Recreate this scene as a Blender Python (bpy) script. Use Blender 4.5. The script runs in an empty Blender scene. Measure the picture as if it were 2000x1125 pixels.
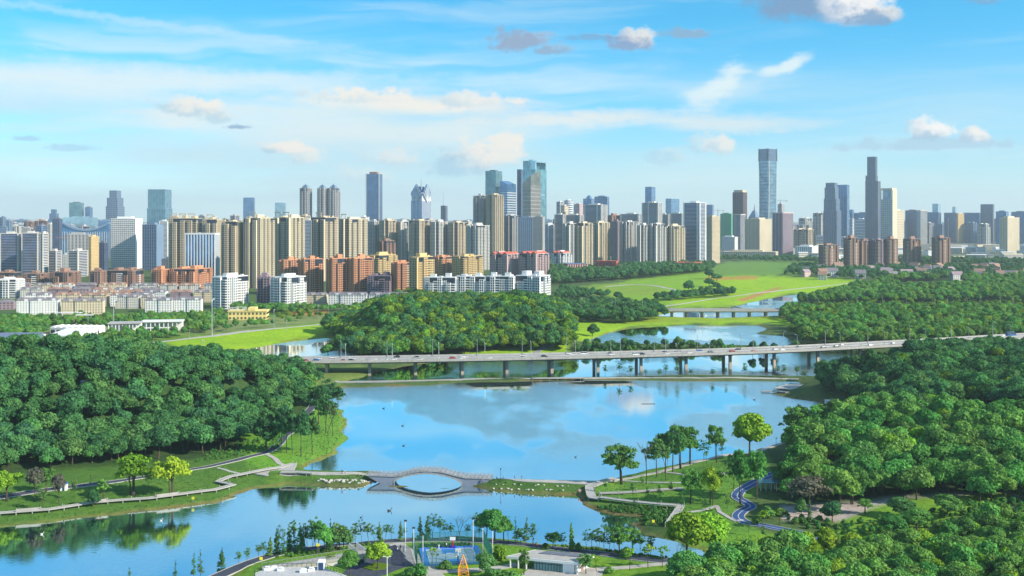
import bpy, math, random
import numpy as np
from mathutils import Vector, Matrix
R = math.radians
random.seed(7)
S = bpy.context.scene
COL = S.collection
# ---------------------------------------------------------------- camera, sky, sun, exposure
F, H, YH, CX = 2200.0, 108.0, 430.0, 1000.0      # focal length in photo pixels, eye height, horizon row
cd = bpy.data.cameras.new('camera'); cam = bpy.data.objects.new('camera', cd); COL.objects.link(cam)
cam.location = (0, 0, H); cam.rotation_euler = (R(90), 0, 0)
cd.sensor_width = 36; cd.lens = 36 * F / 2000; cd.shift_y = -(562.5 - YH) / 2000
cd.clip_start = 1; cd.clip_end = 60000
S.camera = cam
SUN_EL, SUN_AZ = R(30), R(112)                    # azimuth clockwise from the view direction
sl = bpy.data.lights.new('sun', 'SUN'); sl.energy = 5.0; sl.angle = R(0.6); sl.color = (1.0, 0.88, 0.70)
so = bpy.data.objects.new('sun', sl); COL.objects.link(so)
sdir = Vector((math.sin(SUN_AZ) * math.cos(SUN_EL), math.cos(SUN_AZ) * math.cos(SUN_EL), math.sin(SUN_EL)))
so.rotation_euler = (-sdir).to_track_quat('-Z', 'Y').to_euler()
S.view_settings.view_transform = 'Standard'; S.view_settings.look = 'None'
S.view_settings.exposure = 0.62; S.view_settings.gamma = 1.0; S.view_settings.use_curve_mapping = False
S.render.engine = 'CYCLES'
S.cycles.max_bounces = 5; S.cycles.diffuse_bounces = 2; S.cycles.glossy_bounces = 2; S.cycles.transmission_bounces = 2
S.cycles.volume_bounces = 0; S.cycles.transparent_max_bounces = 4; S.cycles.caustics_reflective = False; S.cycles.caustics_refractive = False

class E:
    """a node socket with arithmetic"""
    nt = None
    def __init__(s, k): s.k = k
    @staticmethod
    def m(op, *a, clamp=False):
        n = E.nt.nodes.new('ShaderNodeMath'); n.operation = op; n.use_clamp = clamp
        for i, v in enumerate(a):
            if isinstance(v, E): E.nt.links.new(v.k, n.inputs[i])
            else: n.inputs[i].default_value = v
        return E(n.outputs[0])
    def __add__(s, o): return E.m('ADD', s, o)
    def __radd__(s, o): return E.m('ADD', o, s)
    def __sub__(s, o): return E.m('SUBTRACT', s, o)
    def __rsub__(s, o): return E.m('SUBTRACT', o, s)
    def __mul__(s, o): return E.m('MULTIPLY', s, o)
    def __rmul__(s, o): return E.m('MULTIPLY', o, s)
    def __truediv__(s, o): return E.m('DIVIDE', s, o)
    def clamp(s): return E.m('ADD', s, 0.0, clamp=True)
def ss(a, b, x):                                   # smoothstep
    n = E.nt.nodes.new('ShaderNodeMapRange'); n.interpolation_type = 'SMOOTHSTEP'
    E.nt.links.new(x.k, n.inputs[0]); n.inputs[1].default_value = a; n.inputs[2].default_value = b
    return E(n.outputs[0])
def xyz(x, y, z):
    n = E.nt.nodes.new('ShaderNodeCombineXYZ')
    for i, v in enumerate((x, y, z)):
        if isinstance(v, E): E.nt.links.new(v.k, n.inputs[i])
        else: n.inputs[i].default_value = v
    return E(n.outputs[0])
def noise(vec, scale, detail=4, rough=0.55, out=0):
    n = E.nt.nodes.new('ShaderNodeTexNoise')
    if vec is not None: E.nt.links.new(vec.k, n.inputs['Vector'])
    n.inputs['Scale'].default_value = scale; n.inputs['Detail'].default_value = detail; n.inputs['Roughness'].default_value = rough
    return E(n.outputs[out])
def mix(f, a, b, blend='MIX'):
    n = E.nt.nodes.new('ShaderNodeMix'); n.data_type = 'RGBA'; n.blend_type = blend
    if isinstance(f, E): E.nt.links.new(f.k, n.inputs[0])
    else: n.inputs[0].default_value = f
    for i, v in ((6, a), (7, b)):
        if isinstance(v, E): E.nt.links.new(v.k, n.inputs[i])
        else: n.inputs[i].default_value = (*v, 1) if len(v) == 3 else v
    return E(n.outputs[2])

W = bpy.data.worlds.new('World'); S.world = W; W.use_nodes = True
nt = W.node_tree; nt.nodes.clear(); E.nt = nt
wo = nt.nodes.new('ShaderNodeOutputWorld'); bg = nt.nodes.new('ShaderNodeBackground'); bg.inputs[1].default_value = 0.11
nt.links.new(bg.outputs[0], wo.inputs[0])
sky = nt.nodes.new('ShaderNodeTexSky'); sky.sky_type = 'NISHITA'; sky.sun_disc = False
sky.sun_elevation = SUN_EL; sky.sun_rotation = SUN_AZ; sky.altitude = 100; sky.air_density = 1.0; sky.dust_density = 0.3; sky.ozone_density = 3.0
tc = nt.nodes.new('ShaderNodeTexCoord'); sx = nt.nodes.new('ShaderNodeSeparateXYZ'); nt.links.new(tc.outputs['Generated'], sx.inputs[0])
dx, dy, dz = (E(sx.outputs[i]) for i in range(3))
U = E.m('ARCTAN2', dx, dy)
V = dz / E.m('MAXIMUM', E.m('SQRT', dx * dx + dy * dy), 0.02)
def uv(px, py):
    u = math.atan((px - CX) / F); return u, (YH - py) / F * math.cos(u)
base = mix(1.0, E(sky.outputs[0]), (0.22, 0.90, 1.10), 'MULTIPLY')
base = mix(ss(0.20, 0.0, V) * 0.85, base, mix(1.0, E(sky.outputs[0]), (0.70, 0.93, 1.17), 'MULTIPLY'))
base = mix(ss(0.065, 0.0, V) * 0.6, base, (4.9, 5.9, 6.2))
WH, WARM, GREY = (4.7, 5.5, 5.7), (5.7, 5.4, 4.9), (1.3, 2.3, 3.6)
# high thin streaks all round the sky, thicker in a band over the horizon
wp = noise(xyz(U * 3.0, V * 9.0, 3.0), 1.6, 3, 0.6)
st = noise(xyz(U * 2.2 + wp * 0.55, V * 26.0 + wp * 1.1, 0.0), 1.5, 6, 0.55)
band = ss(0.17, 0.125, V) * 0.5 + 0.5  # floor keeps streaks above the view, added to lighten the water
left = ss(0.20, -0.10, U) * 0.5 + 0.45
cir = ss(0.44, 0.70, st) * band * left
col = mix(cir * 0.72, base, WH)
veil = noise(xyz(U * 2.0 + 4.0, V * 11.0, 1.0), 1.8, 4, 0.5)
col = mix(ss(0.36, 0.64, veil) * (ss(0.15, 0.09, V) * left * 0.8 + ss(0.20, 0.26, V) * 0.5), col, (3.6, 4.8, 5.3))  # upper term: unseen cloud veil added overhead to brighten the lake's reflection
NS = noise(xyz(U * 3.0, V * 14.0, 2.0), 5.0, 5, 0.6)
N1 = noise(xyz(U * 1.0, V * 1.25, 0.3), 85.0, 6, 0.62); N2 = noise(xyz(U * 1.0, V * 1.3, 5.0), 30.0, 2, 0.5)
def streak(px, py, wx, wy, k, c=WH, tilt=0.0, amp=0.5):
    global col
    u, v = uv(px, py); a = (U - u) + (N2 - 0.5) * 0.03; b = (V - v) - a * tilt + (N1 - 0.5) * 0.012
    n_ = NS
    d = E.m('SQRT', (a / (wx / F)) * (a / (wx / F)) + (b / (wy / F)) * (b / (wy / F)))
    col = mix(ss(1.05, 0.1, d + (n_ - 0.5) * (amp * 2)) * k, col, c)
streak(300, 152, 900, 34, 0.75); streak(820, 205, 330, 26, 0.95, WARM, -0.02); streak(120, 180, 420, 40, 0.35)
streak(1120, 232, 330, 22, 0.75, WARM, 0.03); streak(950, 262, 330, 34, 0.5, WH, 0.12); streak(1430, 240, 230, 26, 0.55, WARM, -0.03)
streak(370, 225, 100, 34, 0.5, WARM); streak(520, 225, 480, 44, 0.6, (5.0, 5.4, 5.2)); streak(760, 262, 420, 40, 0.5, (4.9, 5.3, 5.2), 0.02); streak(200, 165, 520, 30, 0.5, WH); streak(560, 250, 420, 60, 0.42); streak(1400, 345, 380, 70, 0.3)
streak(1425, 148, 48, 34, 0.9, WH, 0.3, 1.1); streak(1375, 188, 85, 30, 0.75, WH, 0.45, 1.0); streak(1532, 132, 66, 20, 0.9, WH, 0.42, 0.8); streak(1430, 170, 130, 44, .3, WH, 0.3, 1.2)
streak(250, 40, 600, 12, 0.35, WH, -0.09)
def puff(px, py, w, h, k=1.0, lit=0.5, hi=WARM, lo=GREY, flat=True, amp=1.0):
    """a cumulus: ragged edge, lit on the right, grey below and left"""
    global col
    u, v = uv(px, py); a = (U - u) / (w / F); b = (V - v) / (h / F)
    n1, n2 = N1, N2
    bb = E.m('MAXIMUM', b, b * (-1.9)) if flat else b
    d = E.m('SQRT', a * a + bb * bb) + (n1 - 0.5) * (2.0 * amp) + (n2 - 0.5) * (1.6 * amp)
    m = ss(1.18, 0.50, d) * k
    sh = ss(-0.5, 0.75, a * 0.55 + b * 0.75 + (n1 - 0.5) * 2.2 + (lit - 0.5) * 2)
    col = mix(m, col, mix(sh, lo, hi))
G2 = (2.16, 3.00, 3.96)
puff(1585, 10, 112, 62, 1, 0.12, WH, (1.20, 2.16, 3.48), True, 0.5); puff(1665, 14, 72, 60, 1, 0.75, (5.46, 5.46, 5.46), (2.04, 2.88, 4.08), True, 0.6); puff(1715, 36, 48, 26, .9, 0.3, WARM, GREY, True, .8)
puff(1015, 84, 66, 32, 1, 0.12, (4.59, 4.09, 4.22), (1.80, 2.52, 3.60)); puff(1070, 100, 42, 16, 0.9, 0.1, (3.72, 3.72, 4.22), (1.68, 2.64, 3.72))
puff(1232, 86, 50, 26, 1, 0.32, WARM, (1.56, 2.40, 3.72)); puff(1345, 68, 52, 15, 0.9, 0.1, (4.09, 3.84, 4.22), (1.56, 2.64, 3.84)); puff(1160, 74, 50, 9, 0.6, 0.1)
puff(955, 300, 78, 44, 0.95, 0.85, WARM, (2.40, 3.78, 4.74)); puff(895, 322, 60, 36, 0.7, 0.4, WARM, (2.40, 3.78, 4.74)); puff(545, 292, 34, 15, 0.9, 0.7, WARM, (2.79, 3.91, 4.71)); puff(600, 310, 40, 22, 0.7, 0.6, WARM, (3.41, 4.34, 4.96))
puff(465, 248, 26, 9, 0.8, 0.05, (3.10, 3.97, 4.59)); puff(1390, 288, 52, 28, 0.85, 0.55, WARM, (2.85, 4.09, 4.96)); puff(1310, 310, 46, 26, 0.5, 0.4, WARM, (2.64, 3.96, 4.80))
puff(1818, 258, 46, 26, 1.0, 0.6, (5.95, 5.83, 5.58), (2.40, 3.60, 4.56)); puff(1905, 268, 24, 20, 0.95, 0.55, (5.70, 5.52, 5.21), (2.85, 3.84, 4.71)); puff(1800, 285, 150, 16, 0.6, 0.1, (3.72, 4.34, 4.96), (2.52, 3.66, 4.56))
puff(1915, 2, 32, 12, 0.6, 0.2); puff(50, 272, 34, 8, 0.5, 0.0, G2, G2); puff(140, 290, 50, 9, 0.4, 0.0, G2, G2)
puff(372, 215, 62, 30, 0.95, 0.6, WARM, (3.0, 4.2, 4.9)); puff(430, 232, 50, 20, 0.8, 0.3, WARM, (3.0, 4.2, 4.9)); puff(700, 190, 110, 20, 0.9, 0.7, WARM, (3.4, 4.5, 5.0)); puff(930, 200, 80, 20, 0.8, 0.6, WARM, (3.2, 4.3, 4.9)); puff(985, 285, 44, 34, 0.95, 0.85, WARM, (3.2, 4.4, 5.1)); puff(560, 290, 44, 14, 0.9, 0.8, WARM, (3.0, 4.2, 5.0)); puff(760, 310, 70, 24, 0.6, 0.6, WARM, (3.41, 4.34, 4.96)); puff(700, 345, 60, 22, 0.35, 0.6, WARM, (3.41, 4.34, 4.96))
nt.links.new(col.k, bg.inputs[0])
W.cycles.sampling_method = 'MANUAL'; W.cycles.sample_map_resolution = 512

# ---------------------------------------------------------------- object helpers
def tag(o, label=None, cat=None, group=None, kind=None):
    if label: o['label'] = label
    if cat: o['category'] = cat
    if group: o['group'] = group
    if kind: o['kind'] = kind
    return o
def empty(name, loc, label, cat, group=None, rz=0.0):
    o = bpy.data.objects.new(name, None); COL.objects.link(o); o.location = loc; o.rotation_euler = (0, 0, rz)
    o.empty_display_size = 0.5
    return tag(o, label, cat, group)
class MB:
    """collects boxes, tubes and faces, builds one mesh"""
    def __init__(s): s.v = []; s.f = []; s.mi = []; s.c = 0
    def add(s, vs, fs, m=0):
        k = len(s.v); s.v.extend(vs); s.f.extend(tuple(i + k for i in f) for f in fs); s.mi.extend([m] * len(fs))
    def box(s, x0, x1, y0, y1, z0, z1, m=0, bottom=True):
        vs = [(x0, y0, z0), (x1, y0, z0), (x1, y1, z0), (x0, y1, z0), (x0, y0, z1), (x1, y0, z1), (x1, y1, z1), (x0, y1, z1)]
        fs = [(4, 5, 6, 7), (0, 1, 5, 4), (1, 2, 6, 5), (2, 3, 7, 6), (3, 0, 4, 7)]
        if bottom: fs.append((3, 2, 1, 0))
        s.add(vs, fs, m)
    def obox(s, p, a, b, w, z0, z1, m=0):
        """box along the segment a-b on the ground, width w"""
        d = Vector((b[0] - a[0], b[1] - a[1])); L = d.length or 1; n = Vector((-d.y, d.x)) / L * w / 2
        vs = [(a[0] - n.x, a[1] - n.y, z0), (b[0] - n.x, b[1] - n.y, z0), (b[0] + n.x, b[1] + n.y, z0), (a[0] + n.x, a[1] + n.y, z0)]
        vs += [(x, y, z1) for x, y, z in vs]
        s.add(vs, [(4, 5, 6, 7), (0, 1, 5, 4), (1, 2, 6, 5), (2, 3, 7, 6), (3, 0, 4, 7), (3, 2, 1, 0)], m)
    def bar(s, a, b, r0, r1=None, n=5, m=0, cap=True):
        a = Vector(a); b = Vector(b); r1 = r0 if r1 is None else r1
        d = (b - a); d.normalize() if d.length else None
        u = d.orthogonal().normalized(); w = d.cross(u)
        vs = []
        for p, r in ((a, r0), (b, r1)):
            for i in range(n):
                t = 2 * math.pi * i / n; vs.append(tuple(p + u * (r * math.cos(t)) + w * (r * math.sin(t))))
        fs = [(i, (i + 1) % n, n + (i + 1) % n, n + i) for i in range(n)]
        if cap: fs += [tuple(range(n, 2 * n)), tuple(range(n - 1, -1, -1))]
        s.add(vs, fs, m)
    def tube(s, pts, rs, n=6, m=0):
        for i in range(len(pts) - 1): s.bar(pts[i], pts[i + 1], rs[i], rs[i + 1], n, m, i == len(pts) - 2)
    def prism(s, poly, z0, z1, m=0, top=None):
        n = len(poly); vs = [(x, y, z0) for x, y in poly] + [(x, y, z1 if top is None else top[i]) for i, (x, y) in enumerate(poly)]
        s.add(vs, [(i, (i + 1) % n, n + (i + 1) % n, n + i) for i in range(n)] + [tuple(range(n, 2 * n)), tuple(range(n - 1, -1, -1))], m)
    def mesh(s, name, mats, smooth=False):
        me = bpy.data.meshes.new(name); me.from_pydata(s.v, [], s.f)
        for m in (mats if isinstance(mats, (list, tuple)) else [mats]): me.materials.append(m)
        if any(s.mi): me.polygons.foreach_set('material_index', s.mi)
        if smooth: me.polygons.foreach_set('use_smooth', [True] * len(s.f))
        me.update(); return me
    def build(s, name, mats, parent=None, smooth=False, kind=None):
        o = bpy.data.objects.new(name, s.mesh(name, mats, smooth)); COL.objects.link(o); o.parent = parent
        if kind: o['kind'] = kind
        return o
def link(name, me, parent=None, loc=(0, 0, 0), rz=0.0, sc=1.0):
    o = bpy.data.objects.new(name, me); COL.objects.link(o); o.parent = parent; o.location = loc; o.rotation_euler = (0, 0, rz)
    o.scale = (sc, sc, sc) if not isinstance(sc, tuple) else sc
    return o
def copy_tree(o, parent=None):
    c = o.copy(); COL.objects.link(c); c.parent = parent
    for ch in list(KIDS.get(o.name, ())):
        n = copy_tree(ch, c); KIDS.setdefault(c.name, []).append(n)
    return c
KIDS = {}
def kids(root, *ch):
    KIDS.setdefault(root.name, []).extend(ch); return root

# ---------------------------------------------------------------- materials
def mat(name, c, rough=0.8, spec=0.3, metal=0.0, var=0.12, scale=0.5, bump=0.0, bscale=4.0, c2=None, dirt=0.0, emis=None):
    m = bpy.data.materials.new(name); m.use_nodes = True; nt = m.node_tree; E.nt = nt
    b = nt.nodes['Principled BSDF']; b.inputs['Roughness'].default_value = rough
    b.inputs['Specular IOR Level'].default_value = spec; b.inputs['Metallic'].default_value = metal
    g = nt.nodes.new('ShaderNodeNewGeometry'); P = E(g.outputs['Position'])
    n = noise(P, scale, 5, 0.6); k = ss(0.3, 0.7, n)
    hi = c2 or tuple(min(1, x * (1 + var)) for x in c); lo = tuple(x * (1 - var) for x in c)
    out = mix(k, lo, hi)
    if dirt:
        z = noise(mix(1.0, P, (1, 1, 0.12), 'MULTIPLY'), 0.9, 4, 0.6)
        out = mix(ss(0.5, 0.75, z) * dirt, out, tuple(x * 0.45 for x in c))
    nt.links.new(out.k, b.inputs['Base Color'])
    if bump:
        bn = nt.nodes.new('ShaderNodeBump'); bn.inputs['Strength'].default_value = bump
        nt.links.new(noise(P, bscale, 4).k, bn.inputs['Height']); nt.links.new(bn.outputs[0], b.inputs['Normal'])
    return m
def leafmat(name, c, c2, var=0.45, trans=0.25):
    """foliage: per-leaf-clump value from the attribute, per-tree value from the object's random number"""
    m = bpy.data.materials.new(name); m.use_nodes = True; nt = m.node_tree; E.nt = nt
    nt.nodes.remove(nt.nodes['Principled BSDF'])
    at = nt.nodes.new('ShaderNodeAttribute'); at.attribute_name = 'tint'; t = E(at.outputs['Fac'])
    oi = nt.nodes.new('ShaderNodeObjectInfo'); r = E(oi.outputs['Random'])
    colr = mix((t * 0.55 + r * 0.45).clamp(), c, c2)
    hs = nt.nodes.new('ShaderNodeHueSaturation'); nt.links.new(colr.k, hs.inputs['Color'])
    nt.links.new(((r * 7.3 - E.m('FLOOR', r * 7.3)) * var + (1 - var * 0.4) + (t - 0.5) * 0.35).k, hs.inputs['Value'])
    nt.links.new((E.m('FRACT', r * 13.7) * 0.05 + 0.472).k, hs.inputs['Hue'])
    d = nt.nodes.new('ShaderNodeBsdfDiffuse'); tr = nt.nodes.new('ShaderNodeBsdfTranslucent'); mx = nt.nodes.new('ShaderNodeMixShader')
    nt.links.new(hs.outputs[0], d.inputs[0]); nt.links.new(mix(1.0, E(hs.outputs[0]), (1.15, 1.25, 0.55), 'MULTIPLY').k, tr.inputs[0])
    mx.inputs[0].default_value = trans; nt.links.new(d.outputs[0], mx.inputs[1]); nt.links.new(tr.outputs[0], mx.inputs[2])
    nt.links.new(mx.outputs[0], nt.nodes['Material Output'].inputs[0])
    return m
def glassmat(name, c, rough=0.12, refl=0.5, var=0.25):
    m = mat(name, c, rough, 0.6, 0.0, var, 0.06); b = m.node_tree.nodes['Principled BSDF']
    b.inputs['Metallic'].default_value = refl; return m
M = {}
M['leaf_deep'] = leafmat('leaf_deep', (0.026, 0.112, 0.065), (0.100, 0.254, 0.068))
M['leaf_warm'] = leafmat('leaf_warm', (0.060, 0.165, 0.030), (0.200, 0.345, 0.036))
M['leaf_mid'] = leafmat('leaf_mid', (0.057, 0.186, 0.060), (0.159, 0.354, 0.071))
M['leaf_bright'] = leafmat('leaf_bright', (0.121, 0.270, 0.030), (0.257, 0.432, 0.041))
M['leaf_fir'] = leafmat('leaf_fir', (0.058, 0.157, 0.063), (0.132, 0.281, 0.079))
M['leaf_purple'] = leafmat('leaf_purple', (0.10, 0.105, 0.10), (0.15, 0.16, 0.11))
M['bark'] = mat('bark', (0.085, 0.070, 0.055), 0.9, 0.1, var=0.3, scale=1.0)
M['concrete'] = mat('concrete', (0.40, 0.40, 0.38), 0.85, 0.2, var=0.1, scale=0.3, dirt=0.5)
M['pier'] = mat('pier_concrete', (0.46, 0.38, 0.30), 0.85, 0.2, var=0.12, scale=0.3, dirt=0.6)
M['white'] = mat('white_paint', (0.78, 0.79, 0.80), 0.6, 0.3, var=0.04)
M['offwhite'] = mat('pale_board', (0.36, 0.36, 0.35), 0.7, 0.3, var=0.08, scale=0.7)
M['deck_grey'] = mat('weathered_deck', (0.42, 0.43, 0.45), 0.8, 0.2, var=0.12, scale=1.0)
M['asphalt'] = mat('asphalt', (0.055, 0.065, 0.095), 0.9, 0.2, var=0.2, scale=0.6)
M['road'] = mat('road_surface', (0.26, 0.27, 0.29), 0.85, 0.2, var=0.1, scale=0.15)
M['bluepath'] = mat('blue_asphalt', (0.035, 0.085, 0.22), 0.85, 0.2, var=0.15)
M['paving'] = mat('pale_paving', (0.38, 0.37, 0.36), 0.85, 0.2, var=0.1, scale=0.4)
M['metal'] = mat('grey_metal', (0.45, 0.47, 0.50), 0.4, 0.5, 0.6, var=0.05)
M['darkmetal'] = mat('dark_metal', (0.05, 0.055, 0.06), 0.5, 0.5, 0.3)
M['stone'] = mat('pale_stone', (0.45, 0.44, 0.42), 0.9, 0.2, var=0.2, scale=1.0)
M['bridge'] = mat('bridge_stone', (0.29, 0.33, 0.43), 0.8, 0.2, var=0.08, scale=0.4, dirt=0.3)
M['glass'] = glassmat('window_glass', (0.10, 0.17, 0.27), 0.1, 0.5)

# ---------------------------------------------------------------- terrain
def gp(px, py, z=0.0):
    Y = F * (H - z) / (py - YH); return ((px - CX) * Y / F, Y)
def proj(x, y, z): return CX + F * x / y, YH + F * (H - z) / y
def vn(x, y, seed=0):
    """smooth value noise in -1..1"""
    xi = np.floor(x); yi = np.floor(y); fx = x - xi; fy = y - yi
    fx = fx * fx * (3 - 2 * fx); fy = fy * fy * (3 - 2 * fy)
    def h(a, b): t = np.sin(a * 127.1 + b * 311.7 + seed * 74.7) * 43758.5453; return (t - np.floor(t)) * 2 - 1
    return (h(xi, yi) * (1 - fx) + h(xi + 1, yi) * fx) * (1 - fy) + (h(xi, yi + 1) * (1 - fx) + h(xi + 1, yi + 1) * fx) * fy
WATER = [
 # main lake
 [(648,757),(700,756),(760,755),(830,753),(890,748),(1000,745),(1140,742),(1250,743),(1350,745),(1500,744),(1555,745),(1560,752),(1540,762),(1500,768),(1545,778),(1600,786),(1640,798),(1650,815),(1610,838),(1545,858),(1480,880),(1400,893),(1330,905),(1280,916),(1210,934),(1150,940),(1060,938),(950,936),(900,930),(730,922),(600,919),(588,916),(622,902),(655,886),(682,857),(668,845),(680,822),(664,800),(640,788),(600,782),(596,772),(640,765)],
 # arch opening
 [(738,900),(738,948),(918,956),(918,900)],
 # lower lake
 [(735,938),(760,950),(840,952),(905,958),(925,953),(960,960),(1050,966),(1128,968),(1142,985),(1170,1000),(1200,1006),(1250,1012),(1225,1022),(1250,1042),(1300,1056),(1345,1066),(1400,1090),(1330,1094),(1180,1072),(1080,1062),(1000,1054),(930,1050),(860,1047),(750,1055),(690,1060),(610,1072),(520,1092),(470,1110),(440,1130),(340,1200),(-700,1260),(-700,1075),(0,1028),(100,1021),(200,1008),(300,996),(420,982),(455,972),(500,954),(560,946),(640,950),(710,950)],
 # water between viaduct and low causeway
 [(655,748),(705,738),(728,729),(760,722),(800,714),(860,706),(1000,702),(1120,694),(1300,686),(1500,684),(1660,682),(1790,692),(1760,712),(1700,720),(1640,730),(1600,738),(1560,736),(1450,734),(1350,733),(1140,737),(1000,739),(860,744),(700,750)],
 # channel on the left
 [(380,694),(470,684),(520,675),(570,667),(640,660),(700,690),(640,712),(600,705),(480,700)],
 # pond
 [(1150,664),(1185,652),(1210,645),(1260,639),(1350,635),(1480,636),(1500,643),(1478,652),(1530,657),(1560,668),(1530,676),(1380,673),(1260,672),(1180,672)],
 # river
 [(1270,618),(1310,611),(1420,602),(1455,593),(1500,584),(1540,577),(1640,568),(1640,574),(1570,582),(1545,594),(1530,604),(1525,617),(1400,622)],
 # narrow stream, far left of the meadow
 [(1095,590),(1160,588),(1270,590),(1270,594),(1160,593),(1095,594)],
]
def world_poly(p, z=0.0): return np.array([gp(a, b, z) for a, b in p])
def sd_poly(P, X, Y):
    n = len(P); d = np.full(X.shape, 1e18); ins = np.zeros(X.shape, bool)
    for i in range(n):
        ax, ay = P[i]; bx, by = P[(i + 1) % n]; ex, ey = bx - ax, by - ay
        t = np.clip(((X - ax) * ex + (Y - ay) * ey) / (ex * ex + ey * ey + 1e-9), 0, 1)
        d = np.minimum(d, (X - ax - t * ex) ** 2 + (Y - ay - t * ey) ** 2)
        c = (ay > Y) != (by > Y)
        ins ^= c & (X < (bx - ax) * (Y - ay) / (by - ay + (1e-12 if by == ay else 0)) + ax)
    d = np.sqrt(d); return np.where(ins, -d, d)
WP = [world_poly(p) for p in WATER]
def hill(X, Y, px, py, z, sx_, sy_, p=1.0):
    cx, cy = gp(px, py, z)
    return z * np.exp(-(((X - cx) / sx_) ** 2 + ((Y - cy) / sy_) ** 2) ** p)
def sstep(a, b, x): t = np.clip((x - a) / (b - a), 0, 1); return t * t * (3 - 2 * t)
TT = np.concatenate([np.arange(1100, 20, -2.0), np.geomspace(20, 1.6, 26)])
UU = np.arange(-1600, 1601, 6.0)
GU, GT = np.meshgrid(UU, TT)
GY = F * H / GT; GX = GU * GY / F
sd = np.full(GX.shape, 1e9)
for P in WP: sd = np.minimum(sd, sd_poly(P, GX, GY))
sd = sd + vn(GX / 9, GY / 9) * 1.6 + vn(GX / 3.1, GY / 3.1, 2) * 0.7
land = sstep(0, 45, sd)
GZ = np.where(sd < 0, np.maximum(sd * 0.3, -3.0), 1.5 * (1 - np.exp(-np.maximum(sd, 0) / 5)))
LC = np.array([(-600,535,34),(-328,535,34),(-243,535,35),(-216,538,36),(-189,550,33),(-168,564,28.5),(-147,586,23),(-132,616,15.5),(-124,638,8),(-115,650,6),(-90,655,1),(-60,655,0)])
_yc = np.interp(GX + vn(GX / 60, GY / 60, 8) * 6, LC[:, 0], LC[:, 1]); _zc = np.interp(GX, LC[:, 0], LC[:, 2]); _d = GY - _yc
hl = _zc * np.where(_d < 0, np.exp(-(_d / 36) ** 2), np.exp(-(_d / 85) ** 2)) * (1 + .05 * vn(GX / 30, GY / 30, 9))
hl = hl + hill(GX, GY, 800, 618, 23, 58, 62, 1.2) + hill(GX, GY, 1010, 609, 26, 46, 62, 1.2) + hill(GX, GY, 690, 655, 9, 32, 50)
hl = hl + hill(GX, GY, 1830, 730, 9, 120, 90) + hill(GX, GY, 2050, 780, 12, 120, 150) + hill(GX, GY, 1680, 900, 4, 60, 60) + hill(GX, GY, 1900, 860, 6, 70, 50)
hl = hl + hill(GX, GY, 470, 648, 3.2, 130, 26) + hill(GX, GY, 640, 640, 3, 80, 40)
hl = hl + hill(GX, GY, 1350, 545, 7, 220, 260) + hill(GX, GY, 1560, 540, 6, 250, 160)
hl = hl + hill(GX, GY, 1370, 930, 3.0, 40, 25) + hill(GX, GY, 560, 905, 2.6, 35, 30) + hill(GX, GY, 200, 950, 3.0, 90, 26)
GZ = GZ + land * hl + land * (vn(GX / 40, GY / 40, 5) * 0.6 + vn(GX / 14, GY / 14, 6) * 0.22) * (GY < 2500)
def ridge(p, q, z, w):
    (ax, ay), (bx, by) = p, q; ex, ey = bx - ax, by - ay; t = np.clip(((GX - ax) * ex + (GY - ay) * ey) / (ex * ex + ey * ey), 0, 1)
    return z * np.exp(-(((GX - ax - t * ex) ** 2 + (GY - ay - t * ey) ** 2) / w ** 2) ** 1.5)
rid = np.maximum(ridge(gp(560, 926, 3), gp(722, 927, 3), 1.6, 9), ridge(gp(950, 937, 3), gp(1160, 943, 3), 1.5, 8))
GZ = GZ + rid * sstep(1, 9, sd)
def ground_z(x, y):
    t = F * H / y; u = x / y * F
    i = np.interp(t, TT[::-1], np.arange(len(TT))[::-1]); j = (u - UU[0]) / 6.0
    i = min(max(i, 0), len(TT) - 1.001); j = min(max(j, 0), len(UU) - 1.001)
    i0 = int(i); j0 = int(j); a = i - i0; b = j - j0
    return float((GZ[i0, j0] * (1 - b) + GZ[i0, j0 + 1] * b) * (1 - a) + (GZ[i0 + 1, j0] * (1 - b) + GZ[i0 + 1, j0 + 1] * b) * a)
def hit(px, py, lift=0.0):
    """the terrain point seen at a photo pixel"""
    z = 1.0
    lo = F * (H - 45) / (py - YH); hi = F * (H + 0) / (py - YH) * 1.02
    lo_ok = lo
    n = 60
    for k in range(n + 1):
        Y = lo + (hi - lo) * k / n; zr = H - (py - YH) * Y / F; x = (px - CX) * Y / F
        if zr <= max(ground_z(x, Y), 0) + lift: 
            a, b = (lo + (hi - lo) * max(k - 1, 0) / n), Y
            for _ in range(12):
                c = (a + b) / 2
                if H - (py - YH) * c / F <= max(ground_z((px - CX) * c / F, c), 0) + lift: b = c
                else: a = c
            Y = b; break
    x = (px - CX) * Y / F
    return x, Y, max(ground_z(x, Y), 0)
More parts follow.
